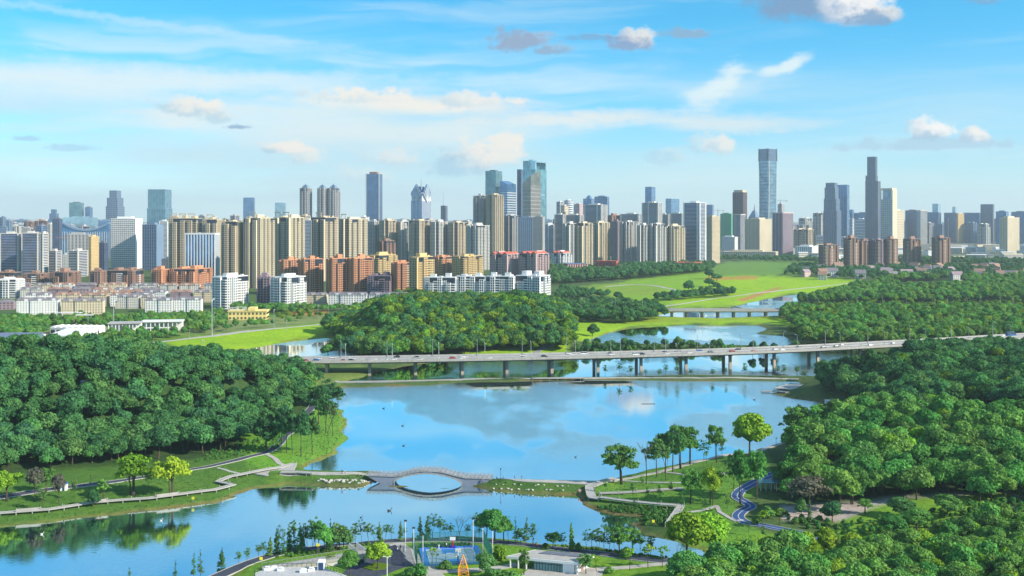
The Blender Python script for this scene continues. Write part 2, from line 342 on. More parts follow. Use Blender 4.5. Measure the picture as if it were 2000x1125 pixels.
# ground sheet: colour zones painted as a vertex colour (grass kinds, soil, gravel), given as outlines of where they lie
def zone_mask(poly, soft, jit=0.0):
    PX, PY = proj(GX, GY, np.maximum(GZ, 0))
    P = np.array(poly, float); return sstep(soft, -soft, sd_poly(P, PX, PY) + vn(GX / 12, GY / 12, 11) * jit)
GRASS, LIME, DARKG, SOIL = (0.080, 0.175, 0.032), (0.26, 0.44, 0.02), (0.040, 0.085, 0.030), (0.26, 0.13, 0.07)
colr = np.zeros(GX.shape + (3,)); colr[:] = (0.075, 0.130, 0.045)
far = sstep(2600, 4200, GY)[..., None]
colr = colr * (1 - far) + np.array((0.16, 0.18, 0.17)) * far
ZONES = [
 ([(-400,1080),(-400,700),(640,700),(690,780),(690,925),(560,960),(0,1040)], GRASS, 6, 4),
 ([(-400,955),(-400,690),(600,690),(640,740),(600,800),(560,835),(500,872),(350,900),(0,930)], DARKG, 8, 5),
 ([(470,840),(560,845),(610,860),(600,900),(540,925),(480,905)], (0.13, 0.30, 0.035), 8, 5),
 ([(600,800),(660,780),(690,830),(660,900),(590,920),(570,880)], (0.13, 0.29, 0.04), 6, 4),
 ([(300,668),(420,652),(640,628),(648,655),(540,672),(480,685),(380,682)], LIME, 3, 2),
 ([(540,665),(650,650),(650,665),(560,675)], (0.20, 0.30, 0.03), 2, 2),
 ([(1110,625),(1180,628),(1300,628),(1500,618),(1560,610),(1560,640),(1500,632),(1350,632),(1220,640),(1150,668),(1108,660)], LIME, 4, 3),
 ([(1260,598),(1540,608),(1530,622),(1300,630),(1220,628)], (0.25, 0.36, 0.03), 3, 2),
 ([(1110,690),(1110,672),(1000,676),(900,690),(880,700),(1000,706),(1090,698)], LIME, 4, 2),
 ([(1180,560),(1240,545),(1380,530),(1450,515),(1560,515),(1580,530),(1480,540),(1680,548),(1640,572),(1540,572),(1450,598),(1330,600),(1250,592),(1190,580)], (0.20, 0.37, 0.03), 5, 3),
 ([(1400,545),(1500,538),(1680,548),(1640,570),(1540,574),(1440,596),(1300,598),(1340,578)], LIME, 4, 3),
 ([(1130,560),(1200,552),(1290,560),(1300,575),(1200,580),(1140,572)], (0.20, 0.32, 0.04), 3, 3),
 ([(1420,512),(1480,508),(1640,512),(1640,532),(1400,540),(1370,525)], (0.13, 0.26, 0.05), 5, 3),
 ([(1380,541),(1480,539),(1480,546),(1380,548)], (0.42, 0.26, 0.06), 2, 2),
 ([(1440,585),(1520,560),(1530,562),(1450,590)], (0.42, 0.24, 0.09), 1, 1),
 ([(1740,556),(1870,550),(1880,562),(1760,572)], (0.22, 0.32, 0.05), 4, 3),
 ([(1700,640),(2500,600),(2500,540),(1900,520),(1540,600)], DARKG, 10, 5),
 ([(1150,950),(1300,905),(1480,880),(1520,900),(1480,960),(1440,990),(1480,1040),(1560,1080),(1400,1110),(1320,1060),(1250,1010),(1150,990)], (0.105, 0.235, 0.036), 6, 4),
 ([(1150,985),(1240,985),(1330,1000),(1300,1045),(1230,1030),(1160,1000)], (0.05, 0.10, 0.03), 4, 3),
 ([(1480,1040),(1620,1060),(1600,1125),(1420,1125),(1330,1060)], (0.15, 0.31, 0.035), 8, 5),
 ([(1520,985),(1600,970),(2100,940),(2100,965),(1900,975),(1740,975),(1740,1005),(1660,1020),(1530,1012)], (0.42, 0.37, 0.40), 4, 4),
 ([(1640,1020),(1750,975),(1990,960),(1900,1000),(1720,1060),(1600,1050)], (0.15, 0.30, 0.035), 6, 4),
 ([(1500,880),(1700,860),(2100,850),(2100,950),(1520,990)], DARKG, 8, 4),
 ([(590,730),(700,712),(740,728),(655,750),(600,752)], (0.15, 0.22, 0.06), 3, 2),
 ([(430,1130),(560,1070),(760,1052),(1000,1054),(1400,1100),(1400,1200),(400,1200)], (0.13, 0.27, 0.03), 4, 3),
 ([(550,936),(735,936),(735,948),(600,944)], (0.06, 0.13, 0.035), 3, 2), ([(945,935),(1150,945),(1140,970),(950,958)], (0.07, 0.15, 0.035), 3, 2),
 ([(-300,690),(-300,622),(200,618),(640,604),(645,628),(430,650),(300,672)], (0.13, 0.24, 0.045), 5, 4),
 ([(0,655),(210,640),(230,665),(100,680),(0,685)], (0.30, 0.30, 0.24), 4, 2),
 ([(350,632),(640,614),(645,626),(430,650),(350,652)], (0.20, 0.26, 0.10), 3, 2),
 ([(560,608),(640,606),(640,614),(560,616)], (0.42, 0.20, 0.09), 2, 2),
]
for poly, c, soft, jit in ZONES:
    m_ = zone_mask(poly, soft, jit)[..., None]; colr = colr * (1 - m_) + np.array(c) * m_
shore = (np.exp(-((sd - 0.8) / 1.5) ** 2) * (0.55 + 0.45 * vn(GX / 25, GY / 25, 3)))[..., None] * 0.85
colr = colr * (1 - shore) + np.array((0.24, 0.155, 0.08)) * shore
nr, nc = GX.shape
me = bpy.data.meshes.new('ground')
vid = np.arange(nr * nc).reshape(nr, nc)
q4 = np.stack([vid[:-1, :-1], vid[:-1, 1:], vid[1:, 1:], vid[1:, :-1]], -1).reshape(-1, 4)
# leave out deep lake bed that nothing shows
me.vertices.add(nr * nc); me.vertices.foreach_set('co', np.stack([GX, GY, GZ], -1).ravel())
me.loops.add(len(q4) * 4); me.loops.foreach_set('vertex_index', q4.ravel())
me.polygons.add(len(q4)); me.polygons.foreach_set('loop_start', np.arange(0, len(q4) * 4, 4)); me.polygons.foreach_set('use_smooth', np.ones(len(q4), bool))
me.update(calc_edges=True)
ca = me.color_attributes.new('zone', 'FLOAT_COLOR', 'POINT'); ca.data.foreach_set('color', np.concatenate([colr, np.ones(GX.shape + (1,))], -1).ravel())
ground = bpy.data.objects.new('ground', me); COL.objects.link(ground); ground['kind'] = 'structure'
m = bpy.data.materials.new('ground_cover'); m.use_nodes = True; nt = m.node_tree; E.nt = nt; b = nt.nodes['Principled BSDF']
at = nt.nodes.new('ShaderNodeAttribute'); at.attribute_name = 'zone'; g = nt.nodes.new('ShaderNodeNewGeometry'); P = E(g.outputs['Position'])
n1 = noise(P, 0.05, 4, 0.6); n2 = noise(P, 0.35, 5, 0.7); n3 = noise(P, 2.2, 3, 0.6)
c_ = mix(ss(0.35, 0.65, n1) * 0.35, E(at.outputs['Color']), mix(1.0, E(at.outputs['Color']), (0.55, 0.75, 0.75), 'MULTIPLY'))
c_ = mix(ss(0.42, 0.66, n2) * 0.7, c_, mix(1.0, c_, (0.55, 0.62, 0.5), 'MULTIPLY'))
c_ = mix(ss(0.47, 0.62, noise(P, 0.12, 6, 0.75)) * 0.6, c_, mix(1.0, c_, (1.35, 1.12, 0.9), 'MULTIPLY'))
c_ = mix(ss(0.4, 0.75, n3) * 0.5, c_, mix(1.0, c_, (1.5, 1.35, 1.1), 'MULTIPLY'))
nt.links.new(c_.k, b.inputs['Base Color']); b.inputs['Roughness'].default_value = 0.95; b.inputs['Specular IOR Level'].default_value = 0.1
bn = nt.nodes.new('ShaderNodeBump'); bn.inputs['Strength'].default_value = 0.8; bn.inputs['Distance'].default_value = 0.6
nt.links.new((n2 + n3 * 0.4).k, bn.inputs['Height']); nt.links.new(bn.outputs[0], b.inputs['Normal'])
me.materials.append(m)
# water
m = bpy.data.materials.new('lake_water'); m.use_nodes = True; nt = m.node_tree; E.nt = nt; nt.nodes.remove(nt.nodes['Principled BSDF'])
g = nt.nodes.new('ShaderNodeNewGeometry'); P = E(g.outputs['Position'])
big = noise(mix(1.0, P, (0.006, 0.0035, 1), 'MULTIPLY'), 1.6, 3, 0.5); big2 = noise(mix(1.0, P, (0.012, 0.004, 1), 'MULTIPLY'), 2.0, 3, 0.5)
rip = ss(0.455, 0.53, big * 0.6 + big2 * 0.4)               # wind-ruffled patches
nearm = E(g.outputs['Position']); sp = nt.nodes.new('ShaderNodeSeparateXYZ'); nt.links.new(P.k, sp.inputs[0]); Yw = E(sp.outputs[1])
calm = ss(470, 560, Yw)                                        # the sheltered lower lake stays smooth
rip = rip * (calm * 0.9 + 0.1)
wav = noise(P, 0.9, 3, 0.6) * 0.6 + noise(mix(1.0, P, (1.0, 2.4, 1), 'MULTIPLY'), 0.35, 2, 0.5)
bn = nt.nodes.new('ShaderNodeBump'); bn.inputs['Distance'].default_value = 0.25; nt.links.new(wav.k, bn.inputs['Height']); nt.links.new((rip * 0.55 + 0.015).k, bn.inputs['Strength'])
gl = nt.nodes.new('ShaderNodeBsdfGlossy'); nt.links.new((rip * 0.13 + 0.03).k, gl.inputs['Roughness']); nt.links.new(bn.outputs[0], gl.inputs['Normal'])
gl.inputs['Color'].default_value = (0.90, 1.0, 1.0, 1)
df = nt.nodes.new('ShaderNodeBsdfDiffuse'); df.inputs['Color'].default_value = (0.03, 0.11, 0.12, 1)
fr = nt.nodes.new('ShaderNodeFresnel'); fr.inputs[0].default_value = 1.34
mx = nt.nodes.new('ShaderNodeMixShader'); nt.links.new((E(fr.outputs[0]) * 1.15 + 0.66 - rip * 0.16).clamp().k, mx.inputs[0])
nt.links.new(df.outputs[0], mx.inputs[1]); nt.links.new(gl.outputs[0], mx.inputs[2]); nt.links.new(mx.outputs[0], nt.nodes['Material Output'].inputs[0])
w = MB(); w.add([(-420, 180, 0), (420, 180, 0), (2300, 3000, 0), (-2300, 3000, 0)], [(0, 1, 2, 3)])
wat = w.build('water', m); wat['kind'] = 'structure'

# ---------------------------------------------------------------- tree meshes
def leafset(name, material, clumps, size, seed, core=True, out=0.8, limbs=None):
    """clumps: list of (centre, radius xyz, leaf count).  Leaf-sized faces on and just inside each lobe"""
    rg = np.random.default_rng(seed); V_, F_, T_ = [], [], []
    k = 0
    for (c, r, n, base) in clumps:
        d = rg.normal(size=(n, 3)); d /= np.linalg.norm(d, axis=1)[:, None]
        d[:, 2] = np.where(d[:, 2] < -0.35, -d[:, 2], d[:, 2])
        rad = out * 0.92 + (1.20 - out * 0.92) * rg.random(n) ** 0.7
        p = np.array(c) + d * np.array(r) * rad[:, None]
        nrm = d + rg.normal(size=(n, 3)) * 0.5; nrm /= np.linalg.norm(nrm, axis=1)[:, None]
        a = np.cross(nrm, rg.normal(size=(n, 3))); a /= np.linalg.norm(a, axis=1)[:, None] + 1e-9; b_ = np.cross(nrm, a)
        s_ = size * (0.55 + 0.75 * rg.random((n, 1)))
        j = lambda: 0.75 + 0.5 * rg.random((n, 1))
        q = np.stack([p - a * s_ * j() , p - b_ * s_ * 0.8 * j() - nrm * s_ * 0.25, p + a * s_ * j(), p + b_ * s_ * 0.8 * j() - nrm * s_ * 0.25], 1).reshape(-1, 3)
        V_.append(q); F_.append(np.arange(k, k + 4 * n).reshape(-1, 4)); k += 4 * n
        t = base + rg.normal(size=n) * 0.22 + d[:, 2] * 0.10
        T_.append(np.repeat(np.clip(t, 0, 1), 4))
        if core:
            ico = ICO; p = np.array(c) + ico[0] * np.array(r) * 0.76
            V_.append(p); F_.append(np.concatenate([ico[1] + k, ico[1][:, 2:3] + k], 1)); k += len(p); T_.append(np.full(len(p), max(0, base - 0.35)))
    V_ = np.concatenate(V_); T_ = np.concatenate(T_)
    faces = [tuple(f[:3]) if f[2] == f[3] else tuple(f) for A in F_ for f in A.tolist()]
    me = bpy.data.meshes.new(name); me.from_pydata(V_.tolist(), [], faces)
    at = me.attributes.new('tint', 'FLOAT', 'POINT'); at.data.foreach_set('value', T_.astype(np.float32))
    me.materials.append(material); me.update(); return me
def _ico():
    import bmesh
    bm = bmesh.new(); bmesh.ops.create_icosphere(bm, subdivisions=1, radius=1)
    v = np.array([x.co[:] for x in bm.verts]); f = np.array([[q.index for q in t.verts] for t in bm.faces]); bm.free(); return v, f
ICO = _ico()
def crown_broad(material, seed, w=10.0, h=8.0, z0=4.0, size=0.55, nl=15, dens=1.0, core=True, name='crown'):
    rg = random.Random(seed); cl = []
    for i in range(nl):
        t = i / (nl - 1); el = math.asin(min(1, 0.02 + 0.96 * (1 - t))); az = i * 2.399 + rg.uniform(-0.5, 0.5)
        rr = (0.62 if i else 0.1) * (0.7 + 0.55 * rg.random())
        x = math.cos(el) * math.cos(az) * w / 2 * rr; y = math.cos(el) * math.sin(az) * w / 2 * rr
        z = z0 + h * (0.30 + 0.44 * math.sin(el) + rg.uniform(-0.06, 0.06)); r = w * rg.uniform(0.13, 0.26)
        cl.append(((x, y, z), (r, r, r * rg.uniform(0.72, 0.95)), int(r * r * 34 * dens / (size / 0.55) ** 2), rg.uniform(0.2, 0.75)))
    cl.append(((0, 0, z0 + h * 0.38), (w * 0.30, w * 0.30, h * 0.34), int(w * w * 1.2 * dens), 0.3))
    return leafset(name, material, cl, size, seed, core)
def crown_airy(material, seed, w=9.0, h=7.0, z0=6.0, size=0.42, nl=24, core=False, spread=1.0, n0=46):
    rg = random.Random(seed); cl = []
    for i in range(nl):
        az = i * 2.399 + rg.uniform(-0.6, 0.6); t = rg.random() ** 0.6; el = rg.uniform(-0.2, 1.4)
        x = math.cos(el) * math.cos(az) * w / 2 * t; y = math.cos(el) * math.sin(az) * w / 2 * t; z = z0 + h * (0.42 + 0.46 * math.sin(el) * t)
        r = w * rg.uniform(0.09, 0.17) * spread
        cl.append(((x, y, z), (r, r, r * 0.62), int(n0 * r), rg.uniform(0.15, 0.8)))
    return leafset('crown', material, cl, size, seed, core, 0.3)
def crown_fir(material, seed, w=3.4, h=10.0, z0=1.0, size=0.30, gaps=0.75, n0=15):
    rg = random.Random(seed); cl = []; z = z0
    while z < z0 + h:
        t = (z - z0) / h; r = w / 2 * (1 - t) ** 0.8 + 0.15
        for k in range(4 if t < 0.75 else 2):
            if rg.random() > gaps: continue
            az = rg.uniform(0, 6.28); cl.append(((math.cos(az) * r * 0.5, math.sin(az) * r * 0.5, z + rg.uniform(-.2, .2)), (r * 0.62, r * 0.62, 0.34), int(n0 * (r + 0.25)), rg.uniform(0.2, 0.8)))
        z += h / 17
    return leafset('crown', material, cl, size, seed, False, 0.2)
def trunk(seed, h=6.0, r=0.28, limbs=5, spread=3.0, top=9.0, lean=0.0, stems=1):
    rg = random.Random(seed); b = MB()
    for s_ in range(stems):
        ox, oy = (0, 0) if stems == 1 else (rg.uniform(-.5, .5) * stems * .5, rg.uniform(-.5, .5) * stems * .4)
        lx, ly = lean + (rg.uniform(-1, 1) * 0.12 * h if stems > 1 else 0), rg.uniform(-.3, .3)
        p0, p1, p2 = (ox, oy, -0.6), (ox + lx * .4 + rg.uniform(-.15, .15), oy + ly * .4, h * .5), (ox + lx, oy + ly, h)
        b.tube([p0, p1, p2], [r * 1.25, r * .85, r * .62], 6)
        for i in range(limbs):
            a = 6.283 * i / limbs + rg.uniform(-.5, .5); sp_ = spread * rg.uniform(.5, 1)
            t0 = (p2[0], p2[1], h * rg.uniform(.72, 1)); m_ = (p2[0] + math.cos(a) * sp_ * .5, p2[1] + math.sin(a) * sp_ * .5, h + (top - h) * .45)
            b.tube([t0, m_, (p2[0] + math.cos(a) * sp_, p2[1] + math.sin(a) * sp_, h + (top - h) * rg.uniform(.8, 1.05))], [r * .45, r * .28, r * .08], 4)
    return b.mesh('trunk', M['bark'])
def branches(seed, h=8.0, r=0.16, n=5, depth=3, spread=0.6, name='branches'):
    """bare forking limbs for leafless or thin trees"""
    rg = random.Random(seed); b = MB()
    def go(p, d, L, r_, k):
        q = p + d * L; b.bar(p, q, r_, r_ * .65, 4)
        if k == 0: return
        for _ in range(rg.choice((2, 3))):
            e = (d + Vector((rg.uniform(-1, 1), rg.uniform(-1, 1), rg.uniform(-.1, .6))) * spread).normalized(); go(q, e, L * rg.uniform(.6, .8), r_ * .6, k - 1)
    go(Vector((0, 0, -.3)), Vector((0, 0, 1)), h * .3, r, depth + 1)
    return b.mesh(name, M['bark'])
LIB = {}
for k_, mt in (('deep', 'leaf_deep'), ('warm', 'leaf_warm'), ('mid', 'leaf_mid'), ('bright', 'leaf_bright')):
    LIB[k_] = []
    for i in range(4):
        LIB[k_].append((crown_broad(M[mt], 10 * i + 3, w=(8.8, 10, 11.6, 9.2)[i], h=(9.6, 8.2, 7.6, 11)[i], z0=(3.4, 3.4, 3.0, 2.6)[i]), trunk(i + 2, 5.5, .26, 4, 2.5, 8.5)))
# ---------------------------------------------------------------- woods
def tree(lib, x, y, sc, label, group=None, name='broadleaf_tree', cat='tree', rz=None, z=None, sz=1.0):
    c, t = lib
    o = empty(name, (x, y, (max(ground_z(x, y), 0) if z is None else z) - 0.15), label, cat, group, random.uniform(0, 6.28) if rz is None else rz)
    o.scale = (sc, sc, sc * sz); o.rotation_euler.x = random.uniform(-.07, .07); o.rotation_euler.y = random.uniform(-.07, .07)
    if t is not None: link('trunk', t, o)
    link('crown', c, o) if c is not None else None
    return o
def scatter_pts(poly, step, jit=0.42, seed=1, zmin=0.7, margin=60, avoid=()):
    """points on a jittered world grid whose ground shows inside an outline"""
    rg = np.random.default_rng(seed); P = np.array(poly, float)
    xs, ys = [], []
    for a, b in poly:
        for zz in (0, 30):
            x, y = gp(a, b, zz); xs.append(x); ys.append(y)
    X, Y = np.meshgrid(np.arange(min(xs), max(xs), step), np.arange(min(ys), max(ys), step))
    X = X + (rg.random(X.shape) - .5) * 2 * jit * step; Y = Y + (rg.random(X.shape) - .5) * 2 * jit * step
    X, Y = X.ravel(), Y.ravel(); t = F * H / Y; u = X / Y * F
    i = np.clip(np.interp(t, TT[::-1], np.arange(len(TT))[::-1]), 0, len(TT) - 1.01); j = np.clip((u - UU[0]) / 6, 0, len(UU) - 1.01)
    i0, j0 = i.astype(int), j.astype(int); Z = GZ[i0, j0]
    px, py = proj(X, Y, Z); ok = (sd_poly(P, px, py) < 0) & (Z > zmin)
    for av in avoid: ok &= sd_poly(np.array(av, float), px, py) > 0
    return np.stack([X, Y, Z], 1)[ok]
OFFICE = [[(436,612),(540,612),(540,636),(436,640)], [(95,640),(205,640),(205,662),(95,662)], [(205,640),(370,634),(370,652),(205,658)]]
AVOID = [[(1530,597),(1700,592),(2400,590),(2400,612),(1700,614),(1530,616)], [(1735,553),(1880,547),(1890,564),(1760,570)], [(1660,642),(1800,630),(1830,640),(1700,652)]]
WOODS = [  # name, outline of the trunk feet, spacing, kind, scale, label for single trees
 ('left', [(-330,975),(-100,945),(0,925),(110,918),(240,902),(350,893),(440,880),(500,862),(506,842),(560,820),(590,800),(600,770),(606,752),(594,742),(560,730),(480,716),(300,708),(100,706),(-330,710)], 6.6, 'deep', 1.0, 'dark green tree in the left hill wood', 'woodland on the left hill'),
 ('mid', [(608,700),(615,678),(632,655),(680,632),(740,600),(800,585),(900,592),(950,585),(1000,575),(1050,590),(1100,612),(1118,655),(1125,684),(1060,690),(1000,686),(900,694),(760,703)], 8.0, 'warm', 1.08, 'sunlit tree on the wooded hill behind the viaduct', 'woodland on the middle hill'),
 ('right', [(1605,770),(1600,742),(1640,738),(1700,733),(1760,715),(1820,700),(2000,690),(2300,690),(2300,800),(2000,812),(1900,800),(1760,812),(1680,800)], 7.4, 'deep', 1.05, 'dark tree below the viaduct right end', 'woodland right of the lake'),
 ('right2', [(1640,850),(1645,826),(1700,820),(1900,835),(2300,815),(2300,905),(2000,925),(1900,915),(1750,915),(1560,905),(1540,890),(1600,868)], 7.6, 'mid', 1.0, 'green tree in the right shore wood', 'woodland on the right shore'),
 ('right3', [(1545,945),(1560,915),(1750,925),(1900,925),(2300,935),(2300,985),(1950,982),(1840,978),(1740,978),(1690,970),(1600,985),(1530,980)], 7.4, 'mid', 0.95, 'green tree above the gravel clearing', 'woodland above the gravel clearing'),
 ('rightb', [(1330,1140),(1420,1112),(1500,1105),(1620,1098),(1700,1088),(1790,1080),(1850,1066),(1950,1040),(2300,1020),(2300,1250),(1300,1250)], 6.0, 'mid', 0.72, 'bushy tree in the bottom right thicket', 'thicket in the bottom right corner'),
 ('farright', [(1550,668),(1545,640),(1530,625),(1545,600),(1620,580),(1700,560),(1760,545),(1900,548),(2300,540),(2300,672),(2000,662),(1850,672),(1700,682),(1600,688)], 10.5, 'mid', 1.05, None, 'woodland beyond the viaduct on the right'),
 ('belt', [(1080,606),(1160,598),(1280,602),(1300,625),(1220,633),(1120,628)], 9, 'deep', 0.9, None, 'trees around the second bridge'),
 ('belt2', [(1075,560),(1130,553),(1250,545),(1380,532),(1400,522),(1300,520),(1180,528),(1075,530)], 12, 'deep', 1.1, None, 'trees before the red halls'),
 ('belt3', [(1085,590),(1100,570),(1180,580),(1250,588),(1440,570),(1430,580),(1280,590),(1200,590)], 10, 'deep', 0.85, None, 'tree belt along the stream'),
 ('belt4', [(1530,540),(1550,520),(1700,522),(2300,520),(2300,545),(1900,545),(1700,548)], 17, 'deep', .85, None, 'far woods before the villas'),
 ('belt5', [(-300,650),(0,628),(200,626),(400,622),(470,604),(640,606),(830,600),(1080,594),(1080,606),(700,608),(640,610),(540,616),(400,630),(210,640),(0,648),(-300,672)], 9, 'mid', 0.68, None, 'tree belt in front of the white apartment rows'),
 ('belt6', [(200,668),(215,655),(380,655),(430,645),(640,628),(560,634),(420,652),(300,668),(250,678)], 9, 'mid', 0.62, None, 'street trees along the embankment'),
 ('belt7', [(1120,684),(1180,676),(1300,678),(1500,680),(1560,676),(1570,688),(1400,692),(1180,697)], 8, 'deep', 0.55, None, 'bushes on the strip below the pond'),
 ('belt8', [(1380,508),(1440,504),(1600,506),(2300,512),(2300,520),(1700,516),(1500,512)], 19, 'deep', .95, None, 'far trees at the foot of the towers'),
 ('belt9', [(-300,690),(0,680),(60,672),(200,672),(250,680),(250,690)], 9, 'mid', 0.7, None, 'trees beside the white halls'),
]
WOODS += [('yard', [(200,640),(400,628),(440,626),(440,642),(300,660),(200,668)], 8.5, 'mid', .62, None, 'garden trees around the white halls'), ('yard2', [(-100,640),(90,636),(95,652),(60,664),(-100,668)], 9, 'mid', .7, None, 'garden trees at the left edge'), ('yardb', [(200,640),(400,628),(540,618),(640,614),(640,622),(440,640),(300,662),(200,668)], 15, 'warm', .55, None, 'light garden trees around the white halls'), ('roadside', [(1545,598),(1700,593),(2300,591),(2300,611),(1700,613),(1545,615)], 13, 'warm', .48, None, 'small trees along the second road'), ('farright2', WOODS[6][1], 17, 'warm', .95, None, 'lighter trees beyond the viaduct on the right'), ('belt5b', WOODS[11][1], 15, 'warm', .6, None, 'lighter trees in front of the white apartment rows'), ('midd', WOODS[1][1], 10.5, 'deep', 1.15, None, 'darker trees on the middle hill'), ('midm', [(608,700),(615,678),(632,655),(680,632),(700,615),(800,640),(780,703)], 10, 'mid', 1.1, None, 'green trees on the left flank of the middle hill'), ('rightc', WOODS[5][1], 11, 'bright', .62, None, 'bright bushy trees in the thicket at the bottom right'), ('right2c', WOODS[3][1], 19, 'bright', .8, None, 'bright trees on the right shore'), ('rightw', WOODS[2][1], 22, 'warm', .9, None, 'lighter trees right of the lake')]
WOODS[6] = WOODS[6][:2] + (11.5,) + WOODS[6][3:]
allp = []
for nm, poly, step, kind, sc, lab, grp in WOODS:
    pts = scatter_pts(poly, step, seed=len(nm) + int(step * 10), avoid=AVOID if nm.startswith('farright') else OFFICE if nm.startswith(('belt5', 'yard', 'belt6')) else ())
    for p in pts: allp.append((p, nm, kind, sc, lab, grp))
vis = [a for a in allp if a[4] and -15 < proj(*a[0])[0] < 2015]
vis.sort(key=lambda a: a[0][1]); single = set()
for nm_, q_ in (('left', 80), ('mid', 40), ('right', 25), ('right2', 30), ('right3', 30), ('rightb', 60)):
    single |= {id(a) for a in [b for b in vis if b[1] == nm_][:q_]}
SEG = {'left': ((180, 380), ('above the left edge lawn', 'above the large lawn trees', 'near the footpath bend')), 'mid': ((760, 940), ('left flank', 'middle of the slope', 'right flank')), 'right': ((1740, 1870), ('by the dock', 'middle part', 'towards the right edge')),
       'right2': ((1660, 1830), ('nearest the promenade', 'middle part', 'towards the right edge')), 'right3': ((1660, 1830), ('behind the teal shelter', 'middle part', 'towards the right edge')), 'rightb': ((1530, 1760), ('by the bright round trees', 'middle part', 'right corner'))}
RANK = {}
for nm_ in SEG:
    w_ = [b for b in vis if b[1] == nm_ and id(b) in single]
    for k_, b in enumerate(w_): RANK[id(b)] = k_ / max(1, len(w_))
rg = random.Random(4)
for a in allp:
    if id(a) in single:
        p, nm, kind, sc, lab, grp = a
        X0, Y0 = proj(*p); seg = SEG[nm]; j = sum(X0 > c for c in seg[0]); depth = 'front edge' if RANK[id(a)] < .4 else 'just inside' if RANK[id(a)] < .75 else 'deeper in'
        tree(rg.choice(LIB[kind]), p[0], p[1], sc * rg.uniform(.76, 1.3), '%s, %s, %s' % (lab, depth, seg[1][j]), grp, 'woodland_tree')
bx_ = 0
for px_, py_ in ((1500, 1100), (1545, 1108), (1590, 1112), (1660, 1098)):   # single bright trees at the thicket's front
    x_, y_, z_ = hit(px_, py_); tree(LIB['bright'][bx_], x_, y_, .7, 'bright green tree at the upper edge of the bottom right thicket, %s of four' % ('leftmost', 'second', 'third', 'rightmost')[bx_], None, 'woodland_tree'); bx_ += 1
SRC = {k: [] for k in LIB}
for o in list(COL.objects):
    if o.name.startswith('crown'):
        for k in LIB:
            for i, (c, t) in enumerate(LIB[k]):
                if o.data == c and not any(s_.data == c for s_ in SRC[k]): SRC[k].append(o)
def forest_stuff(name, pts, kind, sc, label, seed=0, smin=.74, smax=1.32):
    if not len(pts): return
    me = bpy.data.meshes.new(name); me.from_pydata([tuple(p) for p in pts], [], [])
    r_ = np.random.default_rng(seed)
    for an, v in (('size', sc * (smin + (smax - smin) * r_.random(len(pts)))), ('turn', r_.random(len(pts)) * 6.28)):
        me.attributes.new(an, 'FLOAT', 'POINT').data.foreach_set('value', v.astype(np.float32))
    src = SRC[kind]; me.attributes.new('pick', 'INT', 'POINT').data.foreach_set('value', r_.integers(0, max(1, len(src)), len(pts)).astype(np.int32))
    o = bpy.data.objects.new(name, me); COL.objects.link(o); tag(o, label, 'woodland', None, 'stuff')
    ng = bpy.data.node_groups.new(name, 'GeometryNodeTree')
    ng.interface.new_socket('Geometry', in_out='INPUT', socket_type='NodeSocketGeometry'); ng.interface.new_socket('Geometry', in_out='OUTPUT', socket_type='NodeSocketGeometry')
    N = ng.nodes; L = ng.links; gi = N.new('NodeGroupInput'); go = N.new('NodeGroupOutput'); j = N.new('GeometryNodeJoinGeometry'); ip = N.new('GeometryNodeInstanceOnPoints')
    for s_ in src[::-1]:
        oi = N.new('GeometryNodeObjectInfo'); oi.transform_space = 'ORIGINAL'; oi.inputs['Object'].default_value = s_; oi.inputs['As Instance'].default_value = True
        L.new(oi.outputs['Geometry'], j.inputs[0])
    def att(n_, t_):
        a = N.new('GeometryNodeInputNamedAttribute'); a.data_type = t_; a.inputs['Name'].default_value = n_; return a.outputs[0]
    cx = N.new('ShaderNodeCombineXYZ'); L.new(att('turn', 'FLOAT'), cx.inputs[2])
    L.new(gi.outputs[0], ip.inputs['Points']); L.new(j.outputs[0], ip.inputs['Instance']); ip.inputs['Pick Instance'].default_value = True
    L.new(att('pick', 'INT'), ip.inputs['Instance Index']); L.new(cx.outputs[0], ip.inputs['Rotation']); L.new(att('size', 'FLOAT'), ip.inputs['Scale'])
    L.new(ip.outputs[0], go.inputs[0])
    md = o.modifiers.new('scatter', 'NODES'); md.node_group = ng
    return o
for nm, poly, step, kind, sc, lab, grp in WOODS:
    pts = [a[0] for a in allp if a[1] == nm and id(a) not in single]
    forest_stuff('woodland', pts, kind, sc, grp, len(nm))
# ---------------------------------------------------------------- the city
def cm(name, c, **k):
    M[name] = mat(name, c, k.pop('rough', 0.8), k.pop('spec', 0.25), var=k.pop('var', 0.07), scale=0.02, dirt=k.pop('dirt', 0.35), **k)
cm('cream', (0.62, 0.54, 0.40)); cm('beige', (0.53, 0.45, 0.33)); cm('greywall', (0.40, 0.40, 0.41)); cm('palewall', (0.56, 0.55, 0.52)); cm('whitewall', (0.74, 0.75, 0.76))
cm('orange', (0.58, 0.28, 0.16)); cm('gold', (0.60, 0.44, 0.22)); cm('brown', (0.30, 0.19, 0.15)); cm('mauve', (0.30, 0.23, 0.27)); cm('redbrick', (0.50, 0.11, 0.075)); cm('pink', (0.56, 0.42, 0.42))
cm('bluewall', (0.16, 0.24, 0.36)); cm('slate', (0.13, 0.15, 0.20)); cm('roofgrey', (0.20, 0.19, 0.22)); cm('roofred', (0.50, 0.09, 0.05)); cm('yellow', (0.78, 0.62, 0.24)); cm('greennet', (0.10, 0.38, 0.22)); cm('darkbrown', (0.13, 0.09, 0.08)); cm('roofblue', (0.12, 0.16, 0.26))
